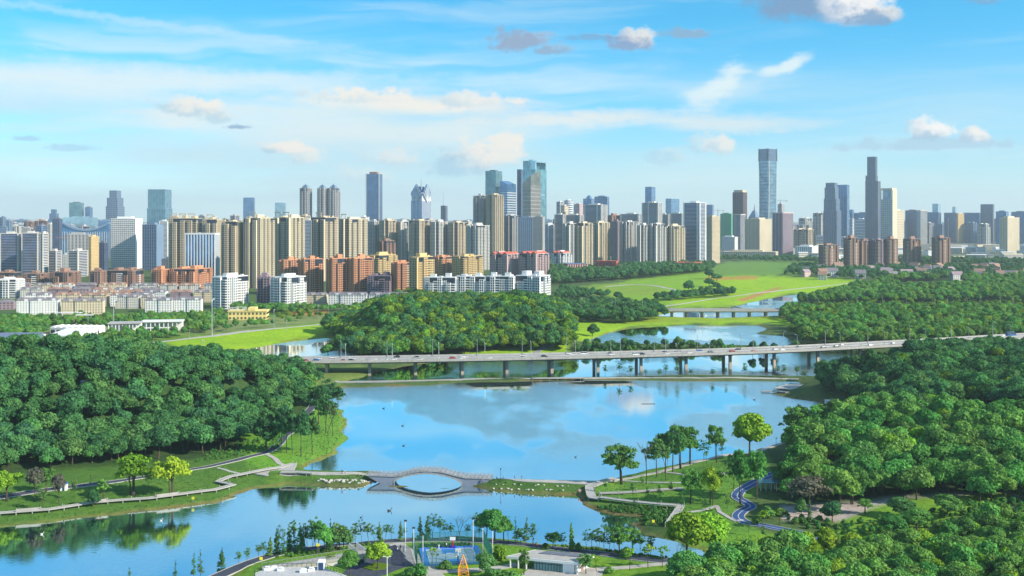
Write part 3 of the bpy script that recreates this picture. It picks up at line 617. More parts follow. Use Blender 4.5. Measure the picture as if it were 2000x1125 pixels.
M['g_blue'] = glassmat('glass_blue', (0.09, 0.22, 0.42), 0.16, 0.6, 0.3); M['g_dark'] = glassmat('glass_dark', (0.020, 0.055, 0.15), 0.22, 0.3, 0.4); M['g_silver'] = glassmat('glass_silver', (0.20, 0.30, 0.38), 0.22, 0.75, 0.3); M['g_teal'] = glassmat('glass_teal', (0.13, 0.33, 0.38), 0.18, 0.6, 0.35)
M['g_pale'] = glassmat('glass_pale', (0.34, 0.52, 0.62), 0.2, 0.6, 0.2); M['g_bronze'] = glassmat('glass_bronze', (0.20, 0.20, 0.17), 0.2, 0.6, 0.3); M['g_steel'] = glassmat('glass_steel', (0.13, 0.17, 0.24), 0.2, 0.5, 0.2)
M['g_win'] = glassmat('glass_window', (0.022, 0.034, 0.055), 0.3, 0.1, 0.5)
def site(x0, x1, yt, base, split, th):
    Y = F * (H - 2) / (base - YH); u = ((x0 + x1) / 2 - CX) / F; ph = math.atan(u)
    Wd = (x1 - x0) * Y / F * math.cos(ph); th = R(th); a = Wd * split / math.cos(th)
    b = Wd * (1 - split) / max(abs(math.sin(th)), 0.12) if split < 1 else min(a, 18)
    b = max(10, min(b, 70)); Yc = Y + b * 0.5
    x = u * Yc; return x, Yc, -(ph + th), a, b, (base - yt) * Y / F
SIDES = ('f', 'r', 'l')
def sidebox(mb, s, a, b, u0, u1, d0, d1, z0, z1, m=0):
    """box on a side of an a x b block: u along the side, d outward from the wall plane"""
    if s == 'f': mb.box(u0, u1, -b / 2 - d1, -b / 2 - d0, z0, z1, m)
    elif s == 'k': mb.box(u0, u1, b / 2 + d0, b / 2 + d1, z0, z1, m)
    elif s == 'r': mb.box(a / 2 + d0, a / 2 + d1, u0, u1, z0, z1, m)
    else: mb.box(-a / 2 - d1, -a / 2 - d0, u0, u1, z0, z1, m)
def grid_facade(mb, s, a, b, z0, z1, fh, bw, pf, sf, d=0.35, off=0.0, u0=None, u1=None):
    L = a if s in 'fk' else b
    u0 = -L / 2 if u0 is None else u0; u1 = L / 2 if u1 is None else u1
    nb = max(1, round((u1 - u0) / bw)); st = (u1 - u0) / nb
    if pf > 0:
        for i in range(nb + 1):
            c = u0 + i * st; h = st * pf / 2; sidebox(mb, s, a, b, max(u0, c - h), min(u1, c + h), off, off + d, z0, z1)
    nf = max(1, round((z1 - z0) / fh)); fs = (z1 - z0) / nf
    if sf > 0:
        for k in range(nf): sidebox(mb, s, a, b, u0 + 0.02, u1 - 0.02, off, off + d * 0.8, z0 + k * fs, z0 + k * fs + fs * sf)
def res_facade(wall, glass, s, a, b, h, fh, rg, mw=7.0, deep=2.2, sf=0.5, pf=0.42, balc=None):
    L = a if s in 'fk' else b; n = max(1, round(L / mw)); st = L / n
    for i in range(n):
        u0 = -L / 2 + i * st; u1 = u0 + st; d = (0.6, deep * 1.5, 0.9, deep * 1.1)[i % 4] if n > 1 else 0.3
        hh = h - rg.choice((0, 0, fh, 2 * fh)) if n > 3 else h
        if n > 2 and i % 4 == 2 and balc:                      # balcony recess: slabs only
            sidebox(glass, s, a, b, u0 + .3, u1 - .3, 0, 0.25, 0, hh)
            for k in range(int(hh / fh)): sidebox(balc, s, a, b, u0 + .1, u1 - .1, 0.2, deep + .4, k * fh, k * fh + fh * 0.42)
            continue
        if n > 2 and i % 4 == 2:                               # deep shaded slot with thin slabs
            for k in range(int(hh / fh)): sidebox(wall, s, a, b, u0, u1, 0.02, .5, k * fh, k * fh + fh * .22)
            continue
        sidebox(glass, s, a, b, u0 + .3, u1 - .3, 0, d, 0, hh - .3)
        for uu, w_ in ((u0, st * .11), (u1 - st * .11, st * .11), ((u0 + u1) / 2 - st * pf * .3, st * pf * .6)): sidebox(wall, s, a, b, uu, uu + w_, 0, d + .35, 0, hh)
        for k in range(int(hh / fh) + 1): sidebox(wall, s, a, b, u0 + .05, u1 - .05, 0, d + .25, k * fh, min(hh, k * fh + fh * sf))
NB = [0]
def building(x0, x1, yt, base, style, wall, split, th, label, **o):
    x, Y, rz, a, b, h = site(x0, x1, yt, base, split, th); rg = random.Random(int(x0 * 7 + yt)); NB[0] += 1
    mpp = Y / F * 1.95; fh = o.get('fh', 3.1)
    while fh < mpp * 0.95: fh += 3.1 if style not in ('glass',) else 3.9
    root = empty(o.get('name', 'tower_block'), (x, Y, 1.0), label, o.get('cat', 'tower'), o.get('group'), rz)
    G = MB(); Wl = MB(); T = MB(); B = MB()
    gm = M[o.get('gl', {'glass': 'g_blue', 'res': 'g_win', 'band': 'g_dark', 'grid': 'g_win', 'fin': 'g_blue'}[style])]
    wm = M[wall]; rm = M[o.get('roof', wall)]
    G.box(-a / 2, a / 2, -b / 2, b / 2, 0, h)
    sides = 'frl'
    if style == 'res':
        for s in sides: res_facade(Wl, G, s, a, b, h, fh, rg, o.get('mw', 7.5), o.get('deep', 2.0), o.get('sf', .34), o.get('pf', .22), B if o.get('balc') else None)
        for k in range(max(1, int(a / 16))):
            u = -a / 2 + (k + .5) * a / max(1, int(a / 16)); T.box(u - 3.5, u + 3.5, -b / 4, b / 4, h, h + rg.uniform(3, 6.5))
            if o.get('frame'):
                hh = h + 8; 
                for q in (-5, 5): T.box(u + q - .5, u + q + .5, -b / 2 + .4, -b / 2 + 1.4, h - .1, hh)
                T.box(u - 6.5, u + 6.5, -b / 2 + .2, -b / 2 + 1.6, hh, hh + 1.4)
        T.box(-a / 2 - .2, a / 2 + .2, -b / 2 - .2, b / 2 + .2, h, h + .9)
    elif style == 'glass':
        mw = o.get('mw', max(2.4, mpp * 1.6))
        for s in sides: grid_facade(Wl, s, a, b, 0, h, fh, mw, .16, .14, .18)
        T.box(-a / 2 + .3, a / 2 - .3, -b / 2 + .3, b / 2 - .3, h, h + 1.5)
        if o.get('plant', 1): T.box(-a / 4, a / 4, -b / 4, b / 4, h + 1.5, h + 5)
    elif style == 'band':                                         # glass with pale slab bands and corner piers
        for s in sides: grid_facade(Wl, s, a, b, 0, h, fh, 99, 0, o.get('sf', .34), .5)
        for s in sides:
            L = a if s in 'fk' else b
            for f_ in o.get('piers', (-.5, .5)):
                w_ = o.get('pw', .07) * L; c = f_ * L; c0 = max(-L / 2, min(L / 2 - w_, c - w_ / 2)); sidebox(Wl, s, a, b, c0, c0 + w_, 0, .9, 0, h + 1.5)
        T.box(-a / 2 - .5, a / 2 + .5, -b / 2 - .5, b / 2 + .5, h, h + 1.2); T.box(-a / 5, a / 5, -b / 4, b / 4, h + 1.2, h + 5)
    elif style == 'grid':
        for s in sides: grid_facade(Wl, s, a, b, 0, h, fh, o.get('bw', 3.6), o.get('pf', .5), o.get('sf', .5), .5)
        if o.get('blank'): sidebox(Wl, o['blank'], a, b, -b / 2, b / 2, .5, 1.0, 0, h + 1)
        T.box(-a / 2 - .6, a / 2 + .6, -b / 2 - .6, b / 2 + .6, h, h + 1.6); T.box(-a / 3, a / 4, -b / 4, b / 4, h + 1.6, h + 5.5)
    elif style == 'fin':
        for s in sides: grid_facade(Wl, s, a, b, 0, h, 400, o.get('bw', 4.5), .28, 0, .7)
        T.box(-a / 2 - .7, a / 2 + .7, -b / 2 - .7, b / 2 + .7, h, h + 2.5)
    for (sx, w_, ht, hb) in o.get('steps', ()):                   # narrower upper stages: centre offset, width share, height share of the tower
        pass
    # ventilators, tanks and masts on the roof
    for k in range(o.get('clutter', 4)):
        u, v = rg.uniform(-.42, .42) * a, rg.uniform(-.4, .4) * b; s_ = rg.uniform(.8, 2.2); T.box(u - s_, u + s_, v - s_, v + s_, h + .4, h + rg.uniform(2, 3.6))
    G.build('glazing', gm, root); Wl.build('wall', wm, root); T.build('roof', rm, root)
    if B.v: B.build('balconies', M[o.get('balc') if isinstance(o.get('balc'), str) else 'whitewall'], root, kind='stuff')
    return root, a, b, h, fh
def chamfer_tower(x0, x1, yt, base, label, profile, gl='g_blue', wall='slate', split=.7, th=22, mast=0, name='skyscraper', gap=0.12, nx=None, top=None):
    """stacked stages: profile = [(top as share of height, width share, offset share)]"""
    x, Y, rz, a, b, h = site(x0, x1, yt, base, split, th); root = empty(name, (x, Y, 1.0), label, 'skyscraper', None, rz)
    z0 = 0; mpp = Y / F * 1.95; fh = 4.0
    while fh < mpp: fh += 4.0
    for i, (t, ws, of) in enumerate(profile):
        G = MB(); Wl = MB(); aa, bb = a * ws, b * ws; z1 = h * t; cx = of * a
        G.box(cx - aa / 2, cx + aa / 2, -bb / 2, bb / 2, z0, z1)
        for s in 'frl':
            k0 = len(Wl.v); grid_facade(Wl, s, aa, bb, z0, z1, fh, nx or max(2.5, mpp * 1.7), .18, .16, .3)
            Wl.v[k0:] = [(p[0] + cx, p[1], p[2]) for p in Wl.v[k0:]]
        Wl.box(cx - aa / 2 - .4, cx + aa / 2 + .4, -bb / 2 - .4, bb / 2 + .4, z1, z1 + 1.4)
        G.build('glazing' if i == 0 else 'upper_stage', M[gl], root); Wl.build('wall', M[wall], root); z0 = z1
    if mast: m_ = MB(); m_.bar((0, 0, h), (0, 0, h + mast), 1.0, .3, 5); m_.box(-4, 4, -4, 4, h, h + 3); m_.build('mast', M['metal'], root)
    return root, a, b, h
B_ = building
# --- tallest and most distant towers, left to right
chamfer_tower(94, 117, 409, 478, 'small pointed blue tower at the far left of the skyline', [(.72, 1, 0), (.88, .8, 0), (1, .5, 0)])
B_(135, 164, 396, 480, 'glass', 'slate', .85, 12, 'short wide mirror glass tower left of the curved roof hall', gl='g_teal', clutter=2)
B_(166, 181, 405, 480, 'glass', 'slate', .6, 20, 'slender glass tower close beside the wide mirror glass one', gl='g_blue')
chamfer_tower(204, 246, 372, 482, 'grey stepped skyscraper with a narrow square top, left part of the skyline', [(.72, 1, 0), (.87, .88, 0), (1, .62, 0)], gl='g_steel', wall='bluewall', split=.55)
chamfer_tower(286, 338, 370, 486, 'broad dark glass skyscraper with slotted crown on the left', [(.68, 1, 0), (1, .93, 0)], gl='g_teal', wall='bluewall', split=.68, nx=6)
B_(475, 498, 386, 480, 'glass', 'bluewall', .9, 10, 'plain blue glass slab standing alone behind the beige blocks', plant=0, clutter=0)
B_(537, 559, 396, 470, 'glass', 'g_pale', .9, 8, 'low pale blue glass slab just right of the plain blue slab', gl='g_pale', plant=0, clutter=0)
for x0, x1, lb in ((586, 609, 'single slim dark apartment skyscraper with a domed top'), (620, 641, 'left of the twin dark apartment skyscrapers'), (641, 663, 'right of the twin dark apartment skyscrapers')):
    r_, a, b, h, fh = B_(x0, x1, 367, 486, 'res', 'greywall', .62, 24, lb, mw=6, deep=2.5, name='skyscraper', cat='skyscraper', clutter=0)
    d = MB(); d.box(-a / 3, a / 3, -b / 3, b / 3, h + .9, h + 7); d.box(-a / 5, a / 5, -b / 5, b / 5, h + 7, h + 12); d.bar((0, 0, h + 12), (0, 0, h + 18), a / 9, .3, 8); d.build('dome', M['bluewall'], r_)
r_, a, b, h, fh = B_(715, 747, 340, 490, 'glass', 'slate', .78, 20, 'tall dark glass slab with silver corner fins and red topped plant room', gl='g_blue', name='skyscraper', cat='skyscraper', plant=0, clutter=0)
d = MB(); d.box(-a * .3, a * .3, -b * .3, b * .3, h + 1.5, h + 9); d.build('plant_room', M['brown'], r_)
d = MB()
for sx_ in (-1, 1): d.box(sx_ * a / 2 - 1.2, sx_ * a / 2 + 1.2, -b / 2 - .9, -b / 2 + 1.5, 0, h + 3)
d.build('corner_fins', M['palewall'], r_)
# fan-crowned tower
r_, a, b, h, fh = B_(803, 842, 392, 488, 'fin', 'whitewall', .55, 38, 'white ribbed tower with a blue fan shaped crown and a spire', gl='g_blue', name='skyscraper', cat='skyscraper', clutter=0, bw=6)
d = MB(); d.box(-a * .48, a * .48, -b * .48, b * .48, h + 2.5, h + 30); d.build('upper_block', M['whitewall'], r_)
hc = h + 30; ww = a * .5
for s_, (ex, ey) in (('fan_crown', (1, 0)), ('fan_crown', (0, 1))):
    d = MB(); d2 = MB(); yy = -b * .5 - .6
    fanp = [(-ww * .16, -34), (-ww * 1.02, -6), (-ww * .86, 2), (-ww * .8, 6), (-ww * .62, 10), (-ww * .5, 16), (-ww * .34, 20), (-ww * .18, 27), (0, 31), (ww * .18, 27), (ww * .34, 20), (ww * .5, 16), (ww * .62, 10), (ww * .8, 6), (ww * .86, 2), (ww * 1.02, -6), (ww * .16, -34)]
    def P3(u, z, o): return (u, yy - o, hc + z) if ex else (a * .5 + .6 + o, u, hc + z)
    n_ = len(fanp); vs = [P3(u, z, 0) for u, z in fanp] + [P3(u, z, 2.2) for u, z in fanp]
    d.add(vs, [tuple(range(n_)), tuple(range(2 * n_ - 1, n_ - 1, -1))] + [(i, n_ + i, n_ + (i + 1) % n_, (i + 1) % n_) for i in range(n_)])
    for k in range(-3, 4):
        d2.bar(P3(0, -34, 2.8), P3(ww * k / 3.3, 28 - abs(k) * 9.5, 2.8), 1.0, 1.3, 4)
    f_ = d.build(s_, M['g_blue'], r_); d2.build('ribs', M['whitewall'], f_)
d = MB(); d.prism([(-ww * .5, -b * .3), (ww * .5, -b * .3), (ww * .5, b * .3), (-ww * .5, b * .3)], hc, hc + 22); d.bar((0, 0, hc + 20), (0, 0, hc + 52), 1.4, .3, 5); d.build('spire', M['bluewall'], r_)
r_, a, b, h = chamfer_tower(855, 877, 402, 480, 'low glass block carrying a tall thin aerial mast', [(.6, 1, 0), (1, .6, .1)], gl='g_steel', mast=62)
# glass group left of centre
r_, a, b, h, fh = B_(948, 981, 334, 492, 'glass', 'slate', .62, 30, 'blue glass tower with a slightly sloping roof, left of the tallest central group', gl='g_teal', name='skyscraper', cat='skyscraper')
x, Y, rz, a, b, h = site(975, 1010, 352, 493, .40, 25)
r_ = empty('skyscraper', (x, Y, 1), 'blue glass tower with chamfered shoulder and white floor lines, centre of the skyline', 'skyscraper', None, rz)
d = MB(); sh = [(-a * .5, -b / 2), (a * .5, -b / 2), (a * .5, b / 2), (-a * .5, b / 2)]; d.prism(sh, 0, h * .86); d.prism(sh, h * .86, h, top=[h, h * .95, h * .95, h]); d.build('glazing', M['g_blue'], r_)
d = MB(); [grid_facade(d, s, a, b, 0, h * .86, 8, 99, 0, .3, .5) for s in 'frl']; d.build('wall', M['palewall'], r_)
chamfer_tower(1010, 1023, 331, 490, 'narrow dark blade tower on the left edge of the tallest central group', [(1, 1, 0)], gl='g_dark', wall='bluewall', split=.6)
x, Y, rz, a, b, h = site(1021, 1068, 314, 492, .52, 32)
r_ = empty('skyscraper', (x, Y, 1), 'tallest central skyscraper of green blue glass with open frame at the top', 'skyscraper', None, rz)
d = MB(); d.box(-a / 2, a / 2, -b / 2, b / 2, 0, h * .91); d.box(-a / 2, a * .1, -b / 2, b / 2, h * .91, h * 1.005); d.build('glazing', M['g_teal'], r_)
d = MB(); [grid_facade(d, s, a, b, 0, h * .9, 8, 9, .12, .10, .4) for s in 'frl']
for q in (-.5, .42): d.box(a * .1, a / 2, b * q, b * q + b * .08, h * .91, h * .985)
d.box(a * .1, a * .5, -b / 2, b / 2, h * .985, h); d.box(-a * .3, a * .0, -b * .2, b * .2, h, h * 1.02)
for z_ in (.3, .62): [sidebox(d, s, a, b, -b / 3 if s != 'f' else -a / 3, b / 3 if s != 'f' else a / 3, .2, .9, h * z_, h * z_ + 6) for s in 'fr']
d.build('wall', M['g_pale'], r_)
x, Y, rz, a, b, h = site(1021, 1056, 330, 500, .45, 30)
r_ = empty('skyscraper', (x, Y, 1), 'bronze and glass tower with a slanting top in front of the tallest central skyscraper', 'skyscraper', None, rz)
d = MB(); sh = [(-a / 2, -b / 2), (a / 2, -b / 2), (a / 2, b / 2), (-a / 2, b / 2)]; d.prism(sh, 0, h * .85, top=[h * .84, h * .93, h, h * .91]); d.build('glazing', M['g_bronze'], r_)
d = MB(); [grid_facade(d, s, a, b, 0, h * .82, 12, 3.5, .25, .10, .5) for s in 'frl']; d.build('wall', M['greywall'], r_)
# right of centre
B_(1087, 1101, 394, 478, 'band', 'palewall', .5, 25, 'small pale banded block left of the round drum tower', clutter=1)
x, Y, rz, a, b, h = site(1098, 1122, 391, 480, .5, 30); r_ = empty('tower_block', (x, Y, 1), 'round drum shaped tower with pale floor rings', 'tower', None, rz)
d = MB(); d.bar((0, 0, 0), (0, 0, h), a * .6, a * .6, 20); d.build('glazing', M['g_steel'], r_); d = MB()
for k in range(0, int(h), 9): d.bar((0, 0, k), (0, 0, k + 4), a * .63, a * .63, 20)
d.bar((0, 0, h), (0, 0, h + 4), a * .4, a * .35, 16); d.build('wall', M['whitewall'], r_)
B_(1095, 1110, 402, 481, 'grid', 'cream', .5, 30, 'slim cream block standing in front of the drum tower', clutter=1)
B_(1121, 1139, 399, 479, 'grid', 'pink', .6, 20, 'plain pinkish block between the drum tower and the domed glass block')
r_, a, b, h, fh = B_(1139, 1162, 388, 482, 'glass', 'bluewall', .7, 15, 'blue glass block with a rounded dome on top', gl='g_blue')
d = MB(); d.bar((0, 0, h), (0, 0, h + 8), a * .35, a * .3, 14); d.bar((0, 0, h + 8), (0, 0, h + 15), a * .3, a * .08, 14); d.build('dome', M['g_blue'], r_)
B_(1161, 1190, 384, 483, 'glass', 'bluewall', .85, 15, 'broad blue glass block right beside the domed one', gl='g_blue')
B_(1260, 1280, 365, 482, 'glass', 'bluewall', .62, 24, 'tall slim blue glass tower above the dark banded flats right of centre', gl='g_blue', plant=0, clutter=0, name='skyscraper', cat='skyscraper')
B_(1300, 1327, 388, 478, 'glass', 'g_pale', .4, 30, 'pale glass tower with silver stripes, right of the slim blue one', gl='g_blue', plant=0, clutter=0)
B_(1379, 1394, 400, 472, 'glass', 'bluewall', .8, 20, 'little blue glass block behind the tall banded slab', plant=0, clutter=0)
r_, a, b, h, fh = B_(1431, 1459, 376, 488, 'grid', 'darkbrown', .72, 26, 'dark bronze skyscraper with a gold chamfered top', gl='g_dark', bw=7, pf=.5, sf=.3, name='skyscraper', cat='skyscraper', clutter=0)
d = MB(); d.prism([(-a / 2, -b / 2), (a / 2, -b / 2), (a / 2, b / 2), (-a / 2, b / 2)], h + 1, h + 7, top=[h + 3] * 4); d.box(-a * .42, a * .42, -b * .42, b * .42, h + 3, h + 10); d.build('crown', M['beige'], r_)
# the tallest: twisting facets and open crown
x, Y, rz, a, b, h = site(1482, 1517, 290, 494, .5, 40); r_ = empty('skyscraper', (x, Y, 1), 'tallest skyscraper of all, silver glass with flaring facets and an open notched crown', 'skyscraper', None, rz)
d = MB(); n_ = 12; lv = 26; pf = []
for k in range(lv + 1):
    t = k / lv; s_ = 1.0 - .06 * math.sin(math.pi * t); c_ = .10 + .26 * t if t < .85 else .32 - .9 * (t - .85)
    A2, B2 = a * .52 * s_, b * .52 * s_; cx, cy = A2 * c_, B2 * c_
    pf.append([(A2 - cx, -B2), (A2 - cx * .1, -B2 + cy * .1), (A2, -B2 + cy), (A2, B2 - cy), (A2 - cx * .1, B2 - cy * .1), (A2 - cx, B2), (-A2 + cx, B2), (-A2 + cx * .1, B2 - cy * .1), (-A2, B2 - cy), (-A2, -B2 + cy), (-A2 + cx * .1, -B2 + cy * .1), (-A2 + cx, -B2)])
body_h = h * .885
vs = [(p[0], p[1], body_h * k / lv) for k in range(lv + 1) for p in pf[k]]
fs = [(k * n_ + i, k * n_ + (i + 1) % n_, (k + 1) * n_ + (i + 1) % n_, (k + 1) * n_ + i) for k in range(lv) for i in range(n_)] + [tuple(lv * n_ + i for i in range(n_))]
d.add(vs, fs); d.build('glazing', M['g_silver'], r_)
d = MB()
for k in range(lv):
    z_ = body_h * k / lv + 2; q = [(p[0] * 1.012, p[1] * 1.012) for p in pf[k]]; d.prism(q, z_, z_ + 2.2)
d.build('floor_lines', M['g_steel'], r_, kind='stuff')
d = MB(); tp = pf[-1]
for i in range(n_):
    p, q = tp[i], tp[(i + 1) % n_]; hi = h * (1.0 if i % 3 != 1 else .965)
    if math.hypot(p[0] - q[0], p[1] - q[1]) > a * .2 and i in (3, 9): d.obox(0, p, q, 1.2, body_h, h * .90); d.bar((*p, body_h), (*p, h), 1.6, 1.2, 5); continue
    d.obox(0, p, q, 1.2, body_h, hi)
    for w_ in (p, q): d.bar((*w_, body_h), (*w_, h * 1.004), 1.5, 1.0, 5)
d.build('crown', M['g_steel'], r_)
d = MB()
for i in (2, 5, 8, 11): d.tube([(pf[k][i][0] * 1.02, pf[k][i][1] * 1.02, body_h * k / lv) for k in range(0, lv + 1, 2)], [1.2] * 14, 4)
d.build('corner_fins', M['palewall'], r_)
B_(1519, 1532, 399, 480, 'grid', 'greywall', .6, 20, 'unfinished concrete tower just right of the tallest skyscraper', clutter=1)
r_, a, b, h, fh = B_(1462, 1485, 424, 484, 'glass', 'bluewall', .6, 25, 'low dark block under a steep pointed roof left of the tallest skyscraper', gl='g_dark', clutter=0, plant=0)
d = MB(); d.add([(-a * .5, -b * .5, h), (a * .5, -b * .5, h), (a * .5, b * .5, h), (-a * .5, b * .5, h), (-a * .15, -b * .15, h + 26), (a * .15, -b * .15, h + 26), (a * .15, b * .15, h + 26), (-a * .15, b * .15, h + 26)], [(0, 1, 5, 4), (1, 2, 6, 5), (2, 3, 7, 6), (3, 0, 4, 7), (4, 5, 6, 7)]); d.bar((0, 0, h + 26), (0, 0, h + 52), 3, .3, 6); d.build('spire_roof', M['bluewall'], r_)
chamfer_tower(1608, 1643, 357, 488, 'dark blue shouldered skyscraper, left of a pair on the right', [(.58, 1, 0), (.76, .9, -.03), (.93, .78, -.05), (1, .66, -.05)], gl='g_steel', wall='bluewall', split=.75)
chamfer_tower(1635, 1659, 361, 484, 'plain flat topped blue skyscraper, right of a pair on the right', [(1, 1, 0)], gl='g_blue', wall='bluewall', split=.8)
B_(1659, 1668, 410, 478, 'glass', 'bluewall', .6, 25, 'thin blue block tucked behind the right hand pair', plant=0)
chamfer_tower(1690, 1720, 306, 490, 'second tallest skyscraper, dark and stepped to a narrow square top, on the right', [(.74, 1, 0), (.80, .80, -.1), (1, .66, -.06)], gl='g_steel', wall='slate', split=.82, th=14)
x, Y, rz, a, b, h = site(1720, 1751, 367, 487, .72, 30); r_ = empty('skyscraper', (x, Y, 1), 'pale glass tower with a cream side wall and framed top, right of the second tallest', 'skyscraper', None, rz)
d = MB(); d.box(-a / 2, a / 2, -b / 2, b / 2, 0, h * .82); d.box(-a * .4, a * .25, -b * .3, b / 2, h * .82, h * .97); d.build('glazing', M['g_pale'], r_)
d = MB(); grid_facade(d, 'f', a, b, 0, h * .82, 8, 8, .12, .14, .4); d.box(a / 2, a / 2 + 2, -b / 2, b / 2, 0, h * .97)
d.box(-a / 2, a / 2, -b / 2 - .4, b / 2, h * .97, h); 
for u in (-a / 2, a / 2 - 2): d.box(u, u + 2, -b / 2, -b / 2 + 2, h * .82, h * .97)
d.build('wall', M['cream'], r_)
B_(1821, 1837, 398, 470, 'glass', 'g_pale', .7, 15, 'pale slim slab rising behind the blue blocks on the right', gl='g_pale', plant=0, clutter=0)
B_(1860, 1868, 404, 466, 'glass', 'g_pale', .7, 15, 'tiny pale block topping the purple and gold tower', gl='g_pale', plant=0, clutter=0)
B_(1915, 1942, 399, 474, 'glass', 'slate', .9, 10, 'plain dark blue slab tower near the right edge', gl='g_steel', plant=0, clutter=0)
